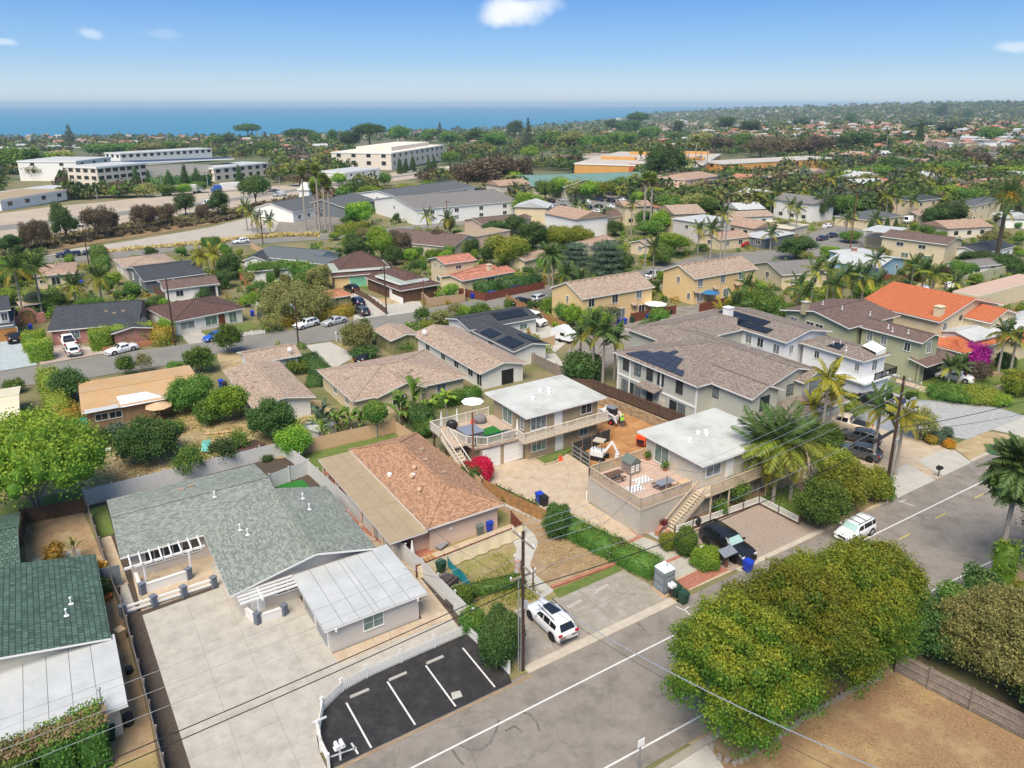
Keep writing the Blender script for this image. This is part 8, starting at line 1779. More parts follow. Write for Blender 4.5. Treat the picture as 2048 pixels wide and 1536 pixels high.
bigtree(37.0,24.3,9.4,4.4,22,22000,.17,F_big,trunk_p,'middle bushy street tree with yellow-orange tips beside the road',2,zc=5.0)
bigtree(42.0,24.2,9.2,4.5,22,21000,.17,F_big,trunk_p,'third bushy street tree in the row, above the brown field corner',3,zc=4.7)
bigtree(46.3,24.9,8.2,3.7,20,14000,.17,F_big,trunk_p,'farthest bushy street tree of the row, nearest the white boxy wagon',4,zc=4.2)
bigtree(-4.2,78.5,9.0,6.0,40,11000,.26,F_bright,trunk_p,'very large bright green tree with clumped crown and pale forked trunk at the left',5,zc=5.6,squash=.8,nm='spreading_tree',tipb=.2,cr=.78)
# right-hand mass beside the side road
bigtree(50.8,17.2,6.0,4.0,20,12000,.17,F_olive,trunk_p,'pale olive airy tree right of the brown field fence',6,zc=3.4,nm='olive_tree',tipb=.25,cr=.6); bigtree(49.0,21.3,4.2,2.9,14,7000,.17,F_dark,trunk_d,'low dark green shrub tree behind the field fence corner',7,zc=2.2,nm='shrub_tree')
bigtree(49.8,13,4.0,3.2,14,8000,.17,F_dark,trunk_p,'dark green scrubby tree at the right edge beyond the fence',8,zc=2.2,nm='shrub_tree'); bigtree(54.2,14.8,5.2,2.4,10,4000,.17,F_gold,trunk_p,'orange-gold flushed tree at the right frame edge',9,zc=3.4,nm='golden_tree'); bigtree(58.8,18.5,3.6,2.4,10,4000,.16,F_yel,trunk_p,'yellow-green shrub with pale flowers below the shaggy palm',10,zc=1.9,nm='flowering_shrub')
# feathery tree in the upper right, shaggy palm and ivy trunk
bigtree(67.5,18.8,9.5,4.6,16,11000,.2,F_mid,trunk_p,'drooping feathery green tree behind the shaggy palm at the right edge',11,zc=6.0,nm='weeping_tree')
SP=palm(0,0,0,'S','dense shaggy-headed palm with pale trunk at the right edge of the road',base=W(62.6,23.2),h=11.3,n=120,fr=2.7,tr=.2,elev=(1.4,-1.35))
hedge([(61.3,22.4),(61.9,22.5)],1.7,4.4,F_bright,'column of bright ivy climbing beside the shaggy palm',name='ivy_column',leaf=.2,dens=6,pix=False,rough=.22); bush(1955,1135,1200,70,F_dark,'dark green bush beside the ivy column'); bush(1900,1165,1215,60,F_mid,'low green bush at the foot of the ivy column')
mb=MB().tube([W(54,15.5,.8),W(52,16.5,2.4),W(50.2,17.6,2.6)],[.16,.12,.06],7); mb.tube([W(56.5,12.5,.2),W(55.6,12.8,2.2),W(56.3,13.2,3.4)],[.22,.16,.08],7); single('bare_branch',mb,[M_('bleached_wood',(.5,.45,.4),(.4,.35,.3),.9,4,5)],'bleached bare limbs among the olive foliage at the right','branch')
# back yard trees on the left
def mtree(px,ybase,ytop,w,n,leaf,m,label,seed,nm='garden_tree',lob=12,tr=.13,zc=None,tm=None,limbs=4,cr=.74,tipb=.05):
    b=G(px,ybase); h=solve_h(b,ytop); r=w/2*PJ(b+VZ(h/2))[2]/FPX; u,v=b.dot(EU),b.dot(EV); return bigtree(u,v,h*.97,r,lob,n,leaf,m,tm or trunk_m,label,seed,trunk_r=tr,zc=zc and zc*h,nm=nm,limbs=limbs,cr=cr,tipb=tipb)
mtree(300,920,842,112,5500,.24,F_dark,'dark glossy citrus tree in the middle of the straw yard',21); mtree(545,880,804,82,4500,.22,F_dark,'dense mango-like tree beside the left tan-roofed house',22); mtree(590,912,860,62,2500,.22,F_bright,'bright green bushy tree at the corner of the white fence',23)
mtree(457,842,773,72,3500,.24,F_bright,'round bright green tree beside the left tan-roofed house',24); mtree(385,820,758,88,4200,.24,F_mid,'spreading dark yellow-green shrub tree by the ochre house wall',25); mtree(420,848,806,50,1800,.24,F_mid,'lower dark shrub below the round bright tree',26)
mtree(383,955,893,56,900,.2,F_mid,'thin multi-stemmed tree in front of the white fence, left',27,tm=trunk_p,cr=.4,tr=.07); mtree(450,935,878,50,900,.2,F_dark,'thin purple-leaved tree leaning over the white fence',28,tm=trunk_p,cr=.4,tr=.07); mtree(478,900,866,36,500,.2,F_mid,'small slender tree beside the maroon coop',29,cr=.4,tr=.06)
mtree(196,895,862,40,1000,.24,F_dark,'dark leafy shrub right of the very large bright tree',30); mtree(236,878,852,34,800,.24,F_grey,'grey-green shrub between the ochre house and citrus tree',31); mtree(255,752,712,34,900,.22,F_mid,'small round tree on the far side of the ochre house',32,cr=.6,tr=.08); mtree(290,745,705,28,350,.22,F_olive,'sparse thin tree on the far side of the ochre house',33,cr=.1,tr=.06)
mtree(460,707,648,48,1700,.25,F_mid,'round-headed street tree beside the bright blue car',34); mtree(400,745,698,52,1900,.25,F_mid,'bushy green tree at the corner left of the tan-roofed wing',35); mtree(140,800,742,70,2200,.25,F_dark,'dark spiky shrub at the upper left corner of the ochre house',36)
hedge([(97,760),(112,800),(122,845)],2.4,2.,F_yel,'long yellow and orange garden hedge between the bungalow and ochre house',leaf=.22,dens=5,rough=.3); hedge([(128,830),(140,852)],2.6,1.6,F_orange,'rust-orange lower end of the garden hedge',leaf=.22,dens=5,rough=.3)
bush(60,815,848,44,F_dark,'dark rounded shrub below the cream-roofed bungalow'); bush(30,760,785,40,F_mid,'low green shrub above the cream-roofed bungalow'); bush(350,724,740,30,F_mid,'small bush on the far side of the ochre house'); bush(350,845,866,40,F_mid,'low weedy plants in the straw yard')
# topiary ball and exotic plants behind the peach fence
e=thing('topiary_tree','topiary tree clipped to a ball behind the peach fence','tree',G(753,873)); L=[(0,0,3.1,1.45,1.45,1.3)]; o=NO('crown',crown_mesh('crown',L,2600,.16,F_mid,RNG,spread=.07,corer=.88,tipb=.2)); LK(o); o.parent=e; mb=MB().tube([(0,0,-.1),(.1,0,2.2)],[.22,.14],7); pl('trunk',mb,[trunk_p],e)
for (x,yt,yb,n,m,l) in [(648,795,868,14,F_grey,'tall dark bird-of-paradise clump behind the peach fence, left'),(672,800,866,12,F_mid,'broad-leaved clump second from left behind the peach fence'),(700,805,858,12,F_mid,'bright banana plant left of the window behind the peach fence'),(724,812,862,10,F_mid,'banana plant under the window of the middle tan-roofed house'),(800,772,850,16,F_mid,'large banana clump at the right end of the middle tan-roofed house'),(828,748,838,18,F_mid,'tallest leafy banana clump beside the middle tan-roofed house'),(855,790,855,14,F_bright,'bright broad-leaved clump beside the duplex hedge'),(892,768,815,12,F_bright,'banana plant by the white wall corner')]: banana(x,yt,yb,l,n,m,wd=.62)
for (x,yt,yb,l) in [(596,812,880,'spiky yucca in front of the left tan-roofed house'),(636,815,862,'spiky yucca between shed and banana plants'),(645,835,880,'lower spiky yucca beside the shed'),(677,840,862,'small spiky yucca below the banana plants')]: banana(x,yt,yb,l,46,F_bright,1.7,.13,'yucca',True)
bush(845,805,860,60,F_dark,'dark shrub below the banana clumps behind the duplex deck'); bush(820,812,842,38,F_maroon,'red and yellow croton beside the peach fence'); bush(852,840,872,50,F_mid,'green shrub under the tan duplex deck'); hedge([(868,815),(925,803),(958,795)],1.6,1.6,F_mid,'clipped hedge behind the tan duplex deck',leaf=.18,dens=5)
mtree(592,745,722,48,700,.22,F_palm,'small cycad-like plant beside the tan-roofed wing',40,tr=.05); hedge([(610,712),(640,745)],3.4,.5,F_dark,'dark ground-cover bed beside the pale drive',leaf=.2,dens=4,rough=.1); hedge([(632,745),(628,775)],2.2,.5,F_dark,'dark ground-cover bed along the left tan-roofed house',leaf=.2,dens=4,rough=.1)
mtree(716,706,645,62,2300,.24,F_olive,'olive-leaved round tree beside the pale drive lamps',41); bush(730,695,718,60,F_dark,'dark creeping shrub under the olive-leaved tree'); mtree(805,702,682,40,600,.22,F_mid,'leafy bush against the white tan-roofed wing',42,tr=.05)
mtree(545,665,625,45,500,.22,F_olive,'wispy grey shrub beside the tan-roofed wing',43,cr=.2,tr=.05); mtree(845,645,615,30,500,.24,F_mid,'small tree at the bend by the slim pole',44,tr=.06); mtree(880,655,622,40,700,.24,F_olive,'yellowish small tree at the drive fence by the bend',45,tr=.06); mtree(912,638,608,38,500,.24,F_olive,'thin-leaved tree with flowers at the bend',46,cr=.3,tr=.06); mtree(960,636,608,34,800,.24,F_mid,'small rounded tree left of the charcoal solar roof',47,tr=.06)
mtree(590,640,575,140,4200,.3,F_olive,'wide olive-grey tree mass behind the street cars',48,cr=.6); hedge([(530,655),(585,650),(650,640),(705,628)],2.0,1.8,F_orange,'long orange-green hedge behind the parked street cars',leaf=.25,dens=5,rough=.2); mtree(545,605,575,60,900,.3,F_dark,'dark garden shrub right of the rust-red wall',49)
# cube hedges
for (x,y,l,s) in [(205,700,'leftmost of the three cube hedges over the rust wall',1.),(250,692,'middle of the three cube hedges over the rust wall',.95),(290,686,'rightmost of the three cube hedges over the rust wall',.9)]: p=UVp(x,y); hedge([(p[0]-1.4,p[1]+1.1),(p[0]+1.4,p[1]+1.1)],3.2*s,3.2*s,F_bright,l,name='cube_hedge',leaf=.2,dens=6,pix=False,rough=.12,tipb=.5)
for (x,y,l) in [(72,700,'farther block of the pair of clipped hedges by the blue-grey drive'),(84,720,'nearer block of the pair of clipped hedges by the blue-grey drive')]: p=UVp(x,y); hedge([(p[0]-1.5,p[1]+.4),(p[0]+1.5,p[1]+.4)],2.8,2.9,F_bright,l,name='clipped_hedge',leaf=.2,dens=6,pix=False,rough=.12,tipb=.5)
hedge([(318,672),(330,690)],3,2.4,F_orange,'yellow-orange hedge beside the dark utility pole',leaf=.22,dens=5,rough=.25,tipb=.3); hedge([(500,560),(600,555),(625,565)],4,3.5,F_mid,'tall green hedge row below the white flat-roofed building',leaf=.35,dens=5,rough=.35); hedge([(405,495),(440,492)],3,2.5,F_mid,'dark clipped hedge on the frontage road',leaf=.3,dens=5); hedge([(195,505),(203,540)],3,2.,F_mid,'green hedge along the asphalt lane',leaf=.3,dens=5,rough=.2); hedge([(675,470),(735,460)],4,2.5,F_yel,'bright yellow-green hedge by the striped kerb',leaf=.35,dens=5,rough=.2)
# right side shrubs
mtree(1640,903,850,74,3000,.2,F_mid,'shrubby tree beside the sand-coloured pickup',50); mtree(1683,1012,925,104,5000,.2,F_yel,'yellow-green shrub mass above the white flowering hedge',51,zc=.5); mtree(1640,1055,960,95,4500,.2,F_mid,'dense shrub with cream flowers at the road edge',52,zc=.5); mtree(1745,1000,940,70,2600,.2,F_yel,'yellow-green shrub next to the tall utility pole',53,zc=.5); mtree(1668,965,897,80,2800,.2,F_yel,'yellow-green shrub behind the queen palms',54,zc=.5)
for (x,y,l) in ((1665,985,'cream flower clusters on the shrub mass, upper'),(1690,975,'cream flower clusters beside the tall pole shrub'),(1618,1020,'cream flower clusters near the white lattice')): bush(x,y-14,y+14,26,F_flower,l,name='flower_cluster',cat='flowers',leaf=.14,q=.3)
mtree(1468,1010,955,50,900,.2,F_mid,'loose green shrub under the beige balcony',55,cr=.3,tr=.05); bush(1440,1000,1030,28,F_mid,'small fern under the beige balcony'); bush(1775,975,1000,22,F_mid,'small bush at the foot of the tall utility pole',q=1.)
palm(1515,868,985,'Q','large queen palm with orange-tinged hanging fronds beside the beige duplex',n=28,fr=4.0,elev=(1.2,-.9)); palm(1545,858,1008,'Q','queen palm with dense weeping green crown in front of the beige duplex',n=30,fr=4.1,elev=(1.2,-.95)); palm(1580,862,1000,'Q','queen palm with yellow lower fronds right of the beige duplex',n=24,fr=3.7,seed=4,elev=(1.1,-.8))
palm(1640,742,895,'Y','yellowing slender palm before the white shingled house',n=14,fr=2.9); palm(1620,800,860,'Y','lower yellowing palm beside the garage of the grey two-storey house',n=12,fr=2.3); palm(1655,775,880,'Y','second yellowing palm beside the sand-coloured pickup',n=12,fr=2.5); palm(1745,800,925,'G','green palm left of the tall utility pole',n=14,fr=2.9); palm(1790,820,950,'Y','yellow-fronded palm right of the tall utility pole',n=13,fr=2.6)
mtree(1838,880,815,56,1400,.18,F_olive,'fine-leaved olive-green shrub behind the tall utility pole',56,cr=.4); mtree(1705,842,805,40,500,.2,F_yel,'small yellow-leaved frangipani beside the rock bed',57,cr=.3); bush(1592,835,862,30,F_maroon,'maroon-leaved shrub beside the garage',q=1.)
for (x,y,m,l) in ((1848,878,F_grey,'blue-grey agave-like clump nearest the olive shrub'),(1872,875,F_grey,'blue-grey clump in the middle of the sandy bed'),(1893,872,F_grey,'blue-grey clump at the right of the sandy bed'),(1880,888,F_grey,'lowest blue-grey clump of the sandy bed'),(1862,888,F_orange,'orange-yellow succulent patch in the sandy bed'),(1897,896,F_gold,'golden succulent mound at the sandy bed edge'),(1709,802,F_dark,'dark round clump against the white shingled house, lower'),(1690,822,F_dark,'dark round clump by the frangipani'),(1661,790,F_dark,'dark round clump against the white shingled house, upper'),(1683,797,F_dark,'dark round clump against the white shingled house, middle'),(1822,800,F_dark,'dark round clump by the black pickup nose')): bush(x,y-16,y,24,m,l,leaf=.14,q=.8,name='low_clump')
mtree(1945,735,688,62,1500,.24,F_purp,'purple bougainvillea in front of the villa garage',58,nm='bougainvillea'); mtree(1958,765,725,40,500,.2,F_brown,'reddish bare-ish shrub beside the white sedan',59,cr=.2,tr=.05); palm(1895,725,775,'G','low clump palm beside the white sedan, front',n=14,fr=1.9); palm(1915,722,770,'G','low clump palm beside the blue bin',n=14,fr=1.9); palm(1995,655,748,'Q','queen palm before the right-edge white-roofed house',n=14,fr=2.6); palm(2020,668,745,'G','thin palm clump at the right edge',n=12,fr=2.)
for (x,yt,yb,w,m,l) in ((1955,780,800,90,F_yel,'low yellow-green ground shrubs in the villa garden'),(1900,775,795,90,F_mid,'low mixed shrubs beside the river rock border'),(2030,740,790,60,F_yel,'rounded yellow-green shrub at the right frame edge'),(1990,790,806,60,F_bright,'bright mound plants in the villa garden'),(2010,705,735,40,F_dark,'dark tropical clump by the white wall')): bush(x,yt,yb,w,m,l,leaf=.2,q=.8)
bush(1165,710,760,80,F_dark,'dark dense shrub at the corner behind the tan duplex',q=1.2); palm(1185,640,765,'G','palm with feathery crown left of the large grey house',n=14,fr=3.); palm(1205,650,770,'G','second feathery palm left of the large grey house',n=14,fr=3.); palm(1160,660,740,'G','shorter feathery palm above the dark shrub',n=14,fr=2.6); palm(1228,665,760,'G','palm leaning over the lane by the large grey house',n=12,fr=2.8)
mtree(1108,625,598,40,900,.28,F_bright,'small bright tree at the left end of the nearer yellow fourplex',60); mtree(1150,650,612,48,1200,.28,F_bright,'round bright tree behind the white caravan, left',61); mtree(1130,640,608,40,900,.28,F_mid,'green tree behind the orange board fence',62); mtree(1190,668,620,56,1500,.28,F_bright,'bright leafy tree below the nearer yellow fourplex',63); mtree(1220,650,612,40,500,.26,F_grey,'grey wispy tree before the yellow fourplex door',64,cr=.3); mtree(1300,690,640,48,1300,.28,F_mid,'dark green tree before the tan-roofed carport',65); bush(1318,618,642,42,F_mid,'neatly trimmed oval shrub by the black bins'); palm(1440,610,690,'Y','yellow-green palm left of the white shingled house chimney',n=14,fr=2.6); palm(1465,600,680,'G','feathery palm behind the white shingled house chimney',n=14,fr=3.); mtree(1510,670,590,110,2600,.34,F_mid,'wide green tree mass behind the white shingled house',66)
for i,(x,yt,yb) in enumerate(((1105,512,570),(1130,540,585),(1240,535,580),(1160,550,580),(1305,485,560),(1200,540,570))): palm(x,yt,yb,'G',['feathery palm left of the nearer yellow fourplex','low feathery palm behind the nearer yellow fourplex, left','palm behind the ridge of the nearer yellow fourplex','short palm behind the nearer yellow fourplex, middle','palm between the two yellow fourplexes','short palm behind the nearer yellow fourplex, right'][i],n=14,fr=3.2)
palm(1098,500,605,'S','shaggy palm with ivied trunk at the street corner',n=30,fr=3.)
# long palms at the left
for (x,yt,yb,k,l) in ((48,522,640,'G','tall grey-trunked palm at the left, front of the pair'),(85,520,630,'G','tall grey-trunked palm at the left, behind the first'),(155,560,620,'Q','palm before the cream orange-tan-roofed house'),(205,545,610,'Q','bushy palm right of the cream orange-tan-roofed house'),(405,505,560,'Y','yellow-green palm beside the slate-sided house'),(430,500,545,'Y','yellow-green palm behind the slate-sided house')): palm(x,yt,yb,k,l,n=16,fr=4. if k=='G' else 3.)
palm(1990,375,532,'D','huge date palm with orange fruit stalks at the upper right',n=64,fr=6.0,tr=.45)
o=NO('fruit_stalks',crown_mesh('fruit_stalks',[(0,0,0,2.0,2.0,1.1)],260,.5,F_gold,RNG,corer=.3)); LK(o); dp=[q for q in COL.objects if q.name=='date_palm'][0]; o.parent=dp; o.location=(0,0,solve_h(G(1990,532),375)-2.4)
for i,(x,yt,yb) in enumerate(((612,337,460),(640,334,462),(661,362,462),(652,352,463),(633,370,460),(1287,350,462),(1300,352,460),(1375,290,345),(1389,275,342),(1400,285,348),(1412,288,348),(1354,286,345),(1280,302,345),(1770,263,312),(1752,295,340))): palm(x,yt,yb,'W',None,tr=.3)
for (x,yt,yb) in ((495,408,462),(506,418,465),(516,432,470),(541,434,470),(1150,405,440),(1164,404,440),(1205,425,462),(1262,400,470),(1640,318,360),(1665,330,375),(1650,350,440),(1575,405,470),(1590,410,475),(1700,420,468),(1780,330,370),(1835,330,380),(1860,330,385),(1895,370,410),(1770,385,440),(1790,390,440),(1820,395,440),(1745,430,480),(1690,430,480),(1540,395,440),(1440,420,520),(1420,450,520),(1395,450,510),(1540,460,500),(855,425,470),(895,430,480),(1030,370,400),(1750,555,600),(1620,530,620),(1650,530,620),(1680,540,625),(1700,545,620),(1720,540,620),(1590,560,640),(1600,580,665),(1660,560,640),(1840,530,600),(1860,540,605),(1745,510,570),(1820,520,585),(1905,555,600),(1490,560,620),(2005,420,470),(2040,395,450)): palm(x,yt,yb,'G' if (x%3) else 'Q',None,n=12,fr=3.2)
# cloud of mid-field trees read off the photograph: x, top, base, width, kind
MT=[(515,352,438,60,'U'),(135,405,487,58,'D'),(85,430,500,45,'B'),(60,438,503,34,'B'),(195,405,477,60,'B'),(225,412,468,34,'B'),(285,402,462,40,'B'),(300,402,458,34,'B'),(335,400,452,50,'B'),(372,385,430,48,'D'),(408,402,442,34,'B'),(438,378,436,50,'D'),(20,468,510,60,'D'),
(975,305,384,110,'B'),(935,318,380,70,'B'),(1030,310,380,80,'B'),(1000,300,375,60,'B'),(1312,288,366,50,'D'),(1350,300,366,52,'D'),(1335,284,364,46,'D'),(1056,382,432,76,'R'),(1015,463,537,94,'Y'),(1065,440,502,70,'D'),(765,445,522,62,'R'),(715,468,522,66,'D'),(800,450,520,55,'B'),(740,455,480,60,'O'),(720,400,452,62,'R'),(700,432,452,40,'M'),(945,475,520,38,'D'),(975,490,530,36,'D'),(1120,445,500,66,'Y'),(1160,448,500,60,'Y'),(1095,455,500,40,'Y'),
(1210,480,580,78,'K'),(1150,485,560,70,'K'),(1240,500,570,60,'D'),(1340,458,512,86,'R'),(1320,490,530,60,'M'),(1422,452,480,52,'D'),(1390,520,560,40,'M'),(1300,440,470,60,'M'),(1230,440,472,40,'D'),(1330,410,462,60,'R'),(1370,415,450,50,'R'),(1290,420,455,50,'M'),(1490,375,412,70,'D'),(1530,368,400,60,'R'),(1590,470,520,86,'D'),(1660,490,520,56,'R'),(1610,500,525,40,'O'),(1570,362,415,52,'D'),(1560,440,465,40,'O'),(1700,460,485,50,'M'),
(640,525,580,60,'O'),(610,540,575,50,'M'),(460,505,560,55,'D'),(450,540,575,50,'D'),(520,520,560,60,'M'),(560,520,556,60,'M'),(595,520,556,50,'M'),(880,452,500,40,'B'),(850,470,500,60,'M'),(830,490,520,40,'M'),(820,495,528,36,'R'),(790,490,530,40,'D'),(900,430,475,30,'O'),(935,480,515,30,'O'),(990,440,475,60,'D'),(1030,430,470,50,'D'),
(40,505,560,120,'R'),(8,530,580,50,'M'),(75,580,625,50,'G'),(110,585,625,60,'M'),(180,590,620,60,'M'),(225,600,622,40,'M'),(140,600,622,40,'D'),(40,290,345,110,'M'),(85,325,360,60,'O'),(142,248,293,26,'N'),(1056,234,300,22,'N'),(1838,248,285,18,'C'),(1600,270,305,22,'C'),
(172,330,368,26,'D'),(275,340,378,20,'C'),(300,345,380,18,'C'),(340,345,380,22,'C'),(372,335,378,20,'C'),(395,340,376,20,'C'),(480,335,370,18,'C'),(170,370,395,40,'R'),(150,375,395,36,'Y'),(240,370,395,50,'R'),(290,365,395,50,'O'),(335,368,392,44,'M'),(370,366,390,36,'R'),(400,362,386,36,'M'),(600,345,372,60,'B'),(640,345,380,40,'R'),(680,345,372,36,'R'),(770,345,372,30,'M'),(800,320,348,14,'C'),(812,320,346,14,'C'),(826,316,344,16,'C'),(858,318,344,14,'C'),(868,316,342,14,'C'),(740,370,400,60,'R'),(720,365,390,50,'M'),(780,370,392,50,'O'),(815,365,388,50,'Y'),(860,360,384,40,'M'),(890,358,384,40,'G'),(690,370,400,40,'M'),(1035,340,385,50,'R'),(1060,350,375,40,'M'),
(1090,360,400,50,'M'),(1120,352,395,50,'R'),(1150,358,398,50,'O'),(1180,360,400,50,'R'),(1210,358,398,44,'Y'),(1240,352,390,50,'M'),(1265,360,395,30,'D'),(1145,320,345,30,'D'),(1285,380,420,50,'R'),(1310,370,410,50,'Y'),(1340,385,430,60,'M'),(1380,385,430,60,'O'),(1410,390,430,50,'M'),(1445,360,395,30,'O'),(1470,345,375,40,'R'),(1640,385,440,60,'D'),(1680,385,430,60,'M'),(1790,312,360,80,'D'),(1760,325,370,60,'M'),(1740,345,385,60,'O'),(1720,330,370,50,'M'),(1690,340,380,50,'R'),(1850,325,360,60,'R'),(1880,330,370,60,'Y'),(1910,320,360,60,'M'),(1950,300,345,60,'B'),(1890,365,420,80,'R'),(1930,370,425,80,'M'),(1870,410,455,60,'D'),(1900,400,455,70,'D'),(1970,360,400,70,'Y'),(2020,330,370,80,'R'),(2030,370,410,60,'M'),(1740,440,463,14,'C'),(1757,438,462,14,'C'),(1772,437,462,14,'C'),(1790,440,462,14,'C'),(1950,500,535,90,'D'),(2010,510,545,80,'D'),(1920,520,560,60,'M'),(1850,450,480,40,'M'),(1830,460,485,50,'O'),(1930,448,465,40,'R'),(1990,460,490,60,'O'),(1660,610,650,50,'M'),(1560,600,655,90,'M'),(1720,600,640,60,'M'),(1900,530,560,50,'B'),(1500,590,640,60,'Y'),(1535,590,630,50,'R'),
(1600,275,320,60,'B'),(1560,268,320,70,'B'),(1520,270,315,60,'B'),(1640,265,310,60,'B'),(1680,270,305,50,'D'),(1720,262,305,60,'D'),(1760,270,300,40,'D'),(1480,262,300,60,'M'),(1440,270,305,60,'B'),(1400,262,300,60,'O'),(1350,262,285,50,'M'),(1275,225,262,44,'U'),(1255,240,270,60,'D'),(1225,238,262,40,'D'),(1300,250,280,50,'M'),(1240,262,298,80,'M'),(1180,268,300,60,'M'),(1140,262,300,60,'O'),(1100,258,295,60,'M'),(1030,240,275,40,'D'),(990,262,300,60,'M'),(950,258,290,50,'D'),(900,262,292,50,'M'),(880,244,285,18,'N'),(860,255,285,40,'M'),(800,248,285,50,'M'),(740,248,295,66,'U'),(700,262,295,50,'D'),(665,258,290,24,'D'),(630,262,290,30,'M'),(600,258,290,60,'U'),(497,248,280,50,'U'),(460,268,290,40,'D'),(430,270,295,40,'M'),(540,280,310,60,'M'),(350,280,305,50,'M'),(300,285,310,60,'O'),(250,285,310,60,'M'),(200,285,312,60,'M'),(120,300,330,60,'Y'),(720,300,330,40,'D'),(750,290,320,40,'B'),(900,300,330,40,'M'),(960,285,312,60,'O'),(1060,290,318,40,'R'),(1210,290,305,50,'O'),(1280,285,300,40,'M'),(1450,232,262,40,'D'),(1355,240,270,22,'D'),(1500,240,268,50,'D'),(1700,225,250,24,'D'),(1880,210,235,28,'D'),(1935,216,240,20,'D'),(1840,235,262,50,'G'),(1900,240,268,60,'G'),(1980,250,285,50,'M'),(1600,232,256,40,'G')]
for t in MT: tree(*t,q=1.6 if t[2]>470 else (1. if t[2]>400 else .6))
part('crown',crown_mesh('crown',[(a*.7,b*.7,-1.2-c*.8,1.15,1.15,1.5) for a,b,c in ((0,0,-1),(1,0,0),(-1,.3,.3),(.2,-1,.2),(0,1,.5))],1500,.5,F_palm,RNG,spread=.12,corer=.8),None,SP).location=(0,0,10.6)
def scat(pts,n,m,s,label,nm,pix=False,hh=.08):
    P=[G(*p) if pix else W(*p) for p in pts]; x=[p.x for p in P]; y=[p.y for p in P]; rg=np.random.default_rng(n); X=rg.uniform(min(x),max(x),n*3); Y=rg.uniform(min(y),max(y),n*3); ins=np.zeros(n*3,bool); k=len(P)
    for i in range(k):
        a,b=P[i],P[(i+1)%k]; c=((a.y>Y)!=(b.y>Y))&(X<(b.x-a.x)*(Y-a.y)/((b.y-a.y) or 1e-9)+a.x); ins^=c
    w=np.sin(X*.7+np.sin(Y*.5)*2)+np.sin(Y*.9+X*.3)+rg.normal(0,.9,n*3)>-.2; X=X[ins&w][:n]; Y=Y[ins&w][:n]; Q=np.stack([X,Y,np.full(len(X),hh)],-1); b=Q.mean(0)
    o=NO(nm,mesh_quads(nm,leaves(Q-b,np.tile([0,0,.3],(len(Q),1)),2,s,s*.6,rg,flat=1.),m,rg.random(len(Q)*2))); LK(o); o.location=b; T(o,label,'grass'); o['kind']='stuff'
scat([(24,24.4),(24,5),(47,5),(45.7,21.7),(30.5,22.6),(30,24.2)],6500,F_straw,.085,'dry straw blades over the brown field','dry_grass'); scat([(23.4,41.5),(30,42),(30,49),(23,49)],3500,F_yel,.12,'patchy lawn tufts before the canvas screen','lawn_tufts'); scat([(31,42.4),(37.4,42.2),(36,50),(34.4,50)],1200,F_straw,.12,'dry weeds in the earth bed','weeds')
scat([(0,860),(150,850),(440,795),(640,805),(700,870),(600,905),(380,930),(170,980),(0,995)],9000,F_straw,.2,'straw and weeds in the back yard','dry_grass',True); scat([(150,870),(440,800),(600,880),(380,930)],1800,F_olive,.22,'green weeds in the straw back yard','weeds',True); scat([(102,52),(102,44),(118,36),(140,36),(140,45),(110,52)],3500,F_bright,.2,'lush grass of the villa garden','lawn_tufts'); scat([(95.5,53),(101,43.5),(102,52)],500,F_bright,.2,'grass strip beside the river rock','lawn_tufts'); scat([(56,38.3),(62,38.4),(61.8,43),(56,43)],900,F_bright,.12,'short green grass by the lattice','lawn_tufts')
scat([(1.0,36),(2.6,36),(2.0,56.5),(.9,56.5)],2500,F_brown,.09,'bark chips in the long dark bed','bark_chips',hh=.0); scat([(45.2,36),(57,36),(55.8,42),(46,42.2)],2500,F_skirt,.06,'loose chips on the gravel lot','loose_chips',hh=.01)
# straw tufts along the frontage road, freeway bank brush
def tufts(path,n,m,label,nm,s=1.,hh=.9,cat='grass'):
    P=[];D=[]
    for _ in range(n):
        k=random.randrange(len(path)-1); t=random.random(); x=path[k][0]+(path[k+1][0]-path[k][0])*t; y=path[k][1]+(path[k+1][1]-path[k][1])*t+ru(-1,1)*s; p=G(x,y); 
        for j in range(12): P.append((p.x+random.gauss(0,.4),p.y+random.gauss(0,.4),p.z+ru(.1,hh))); D.append((random.gauss(0,.3),random.gauss(0,.3),1))
    P=np.array(P); b=P.mean(0); o=NO(nm,mesh_quads(nm,leaves(P-b,np.array(D),2,.6*s**.3,.15,RNG),m,np.random.rand(len(P)*2))); LK(o); o.location=b; T(o,label,cat); o['kind']='stuff'; return o
tufts([(205,505),(400,489),(560,472),(640,472)],160,F_straw,'straw-coloured grass tufts along the frontage road verge','dry_grass'); tufts([(20,500),(240,465),(420,440),(520,418),(700,380)],500,F_brown,'dry brush over the freeway bank','bank_brush',9,1.2,'brush'); tufts([(60,492),(300,450),(480,430)],260,F_olive,'green-grey weeds on the freeway bank','bank_weeds',8,.9,'weeds')
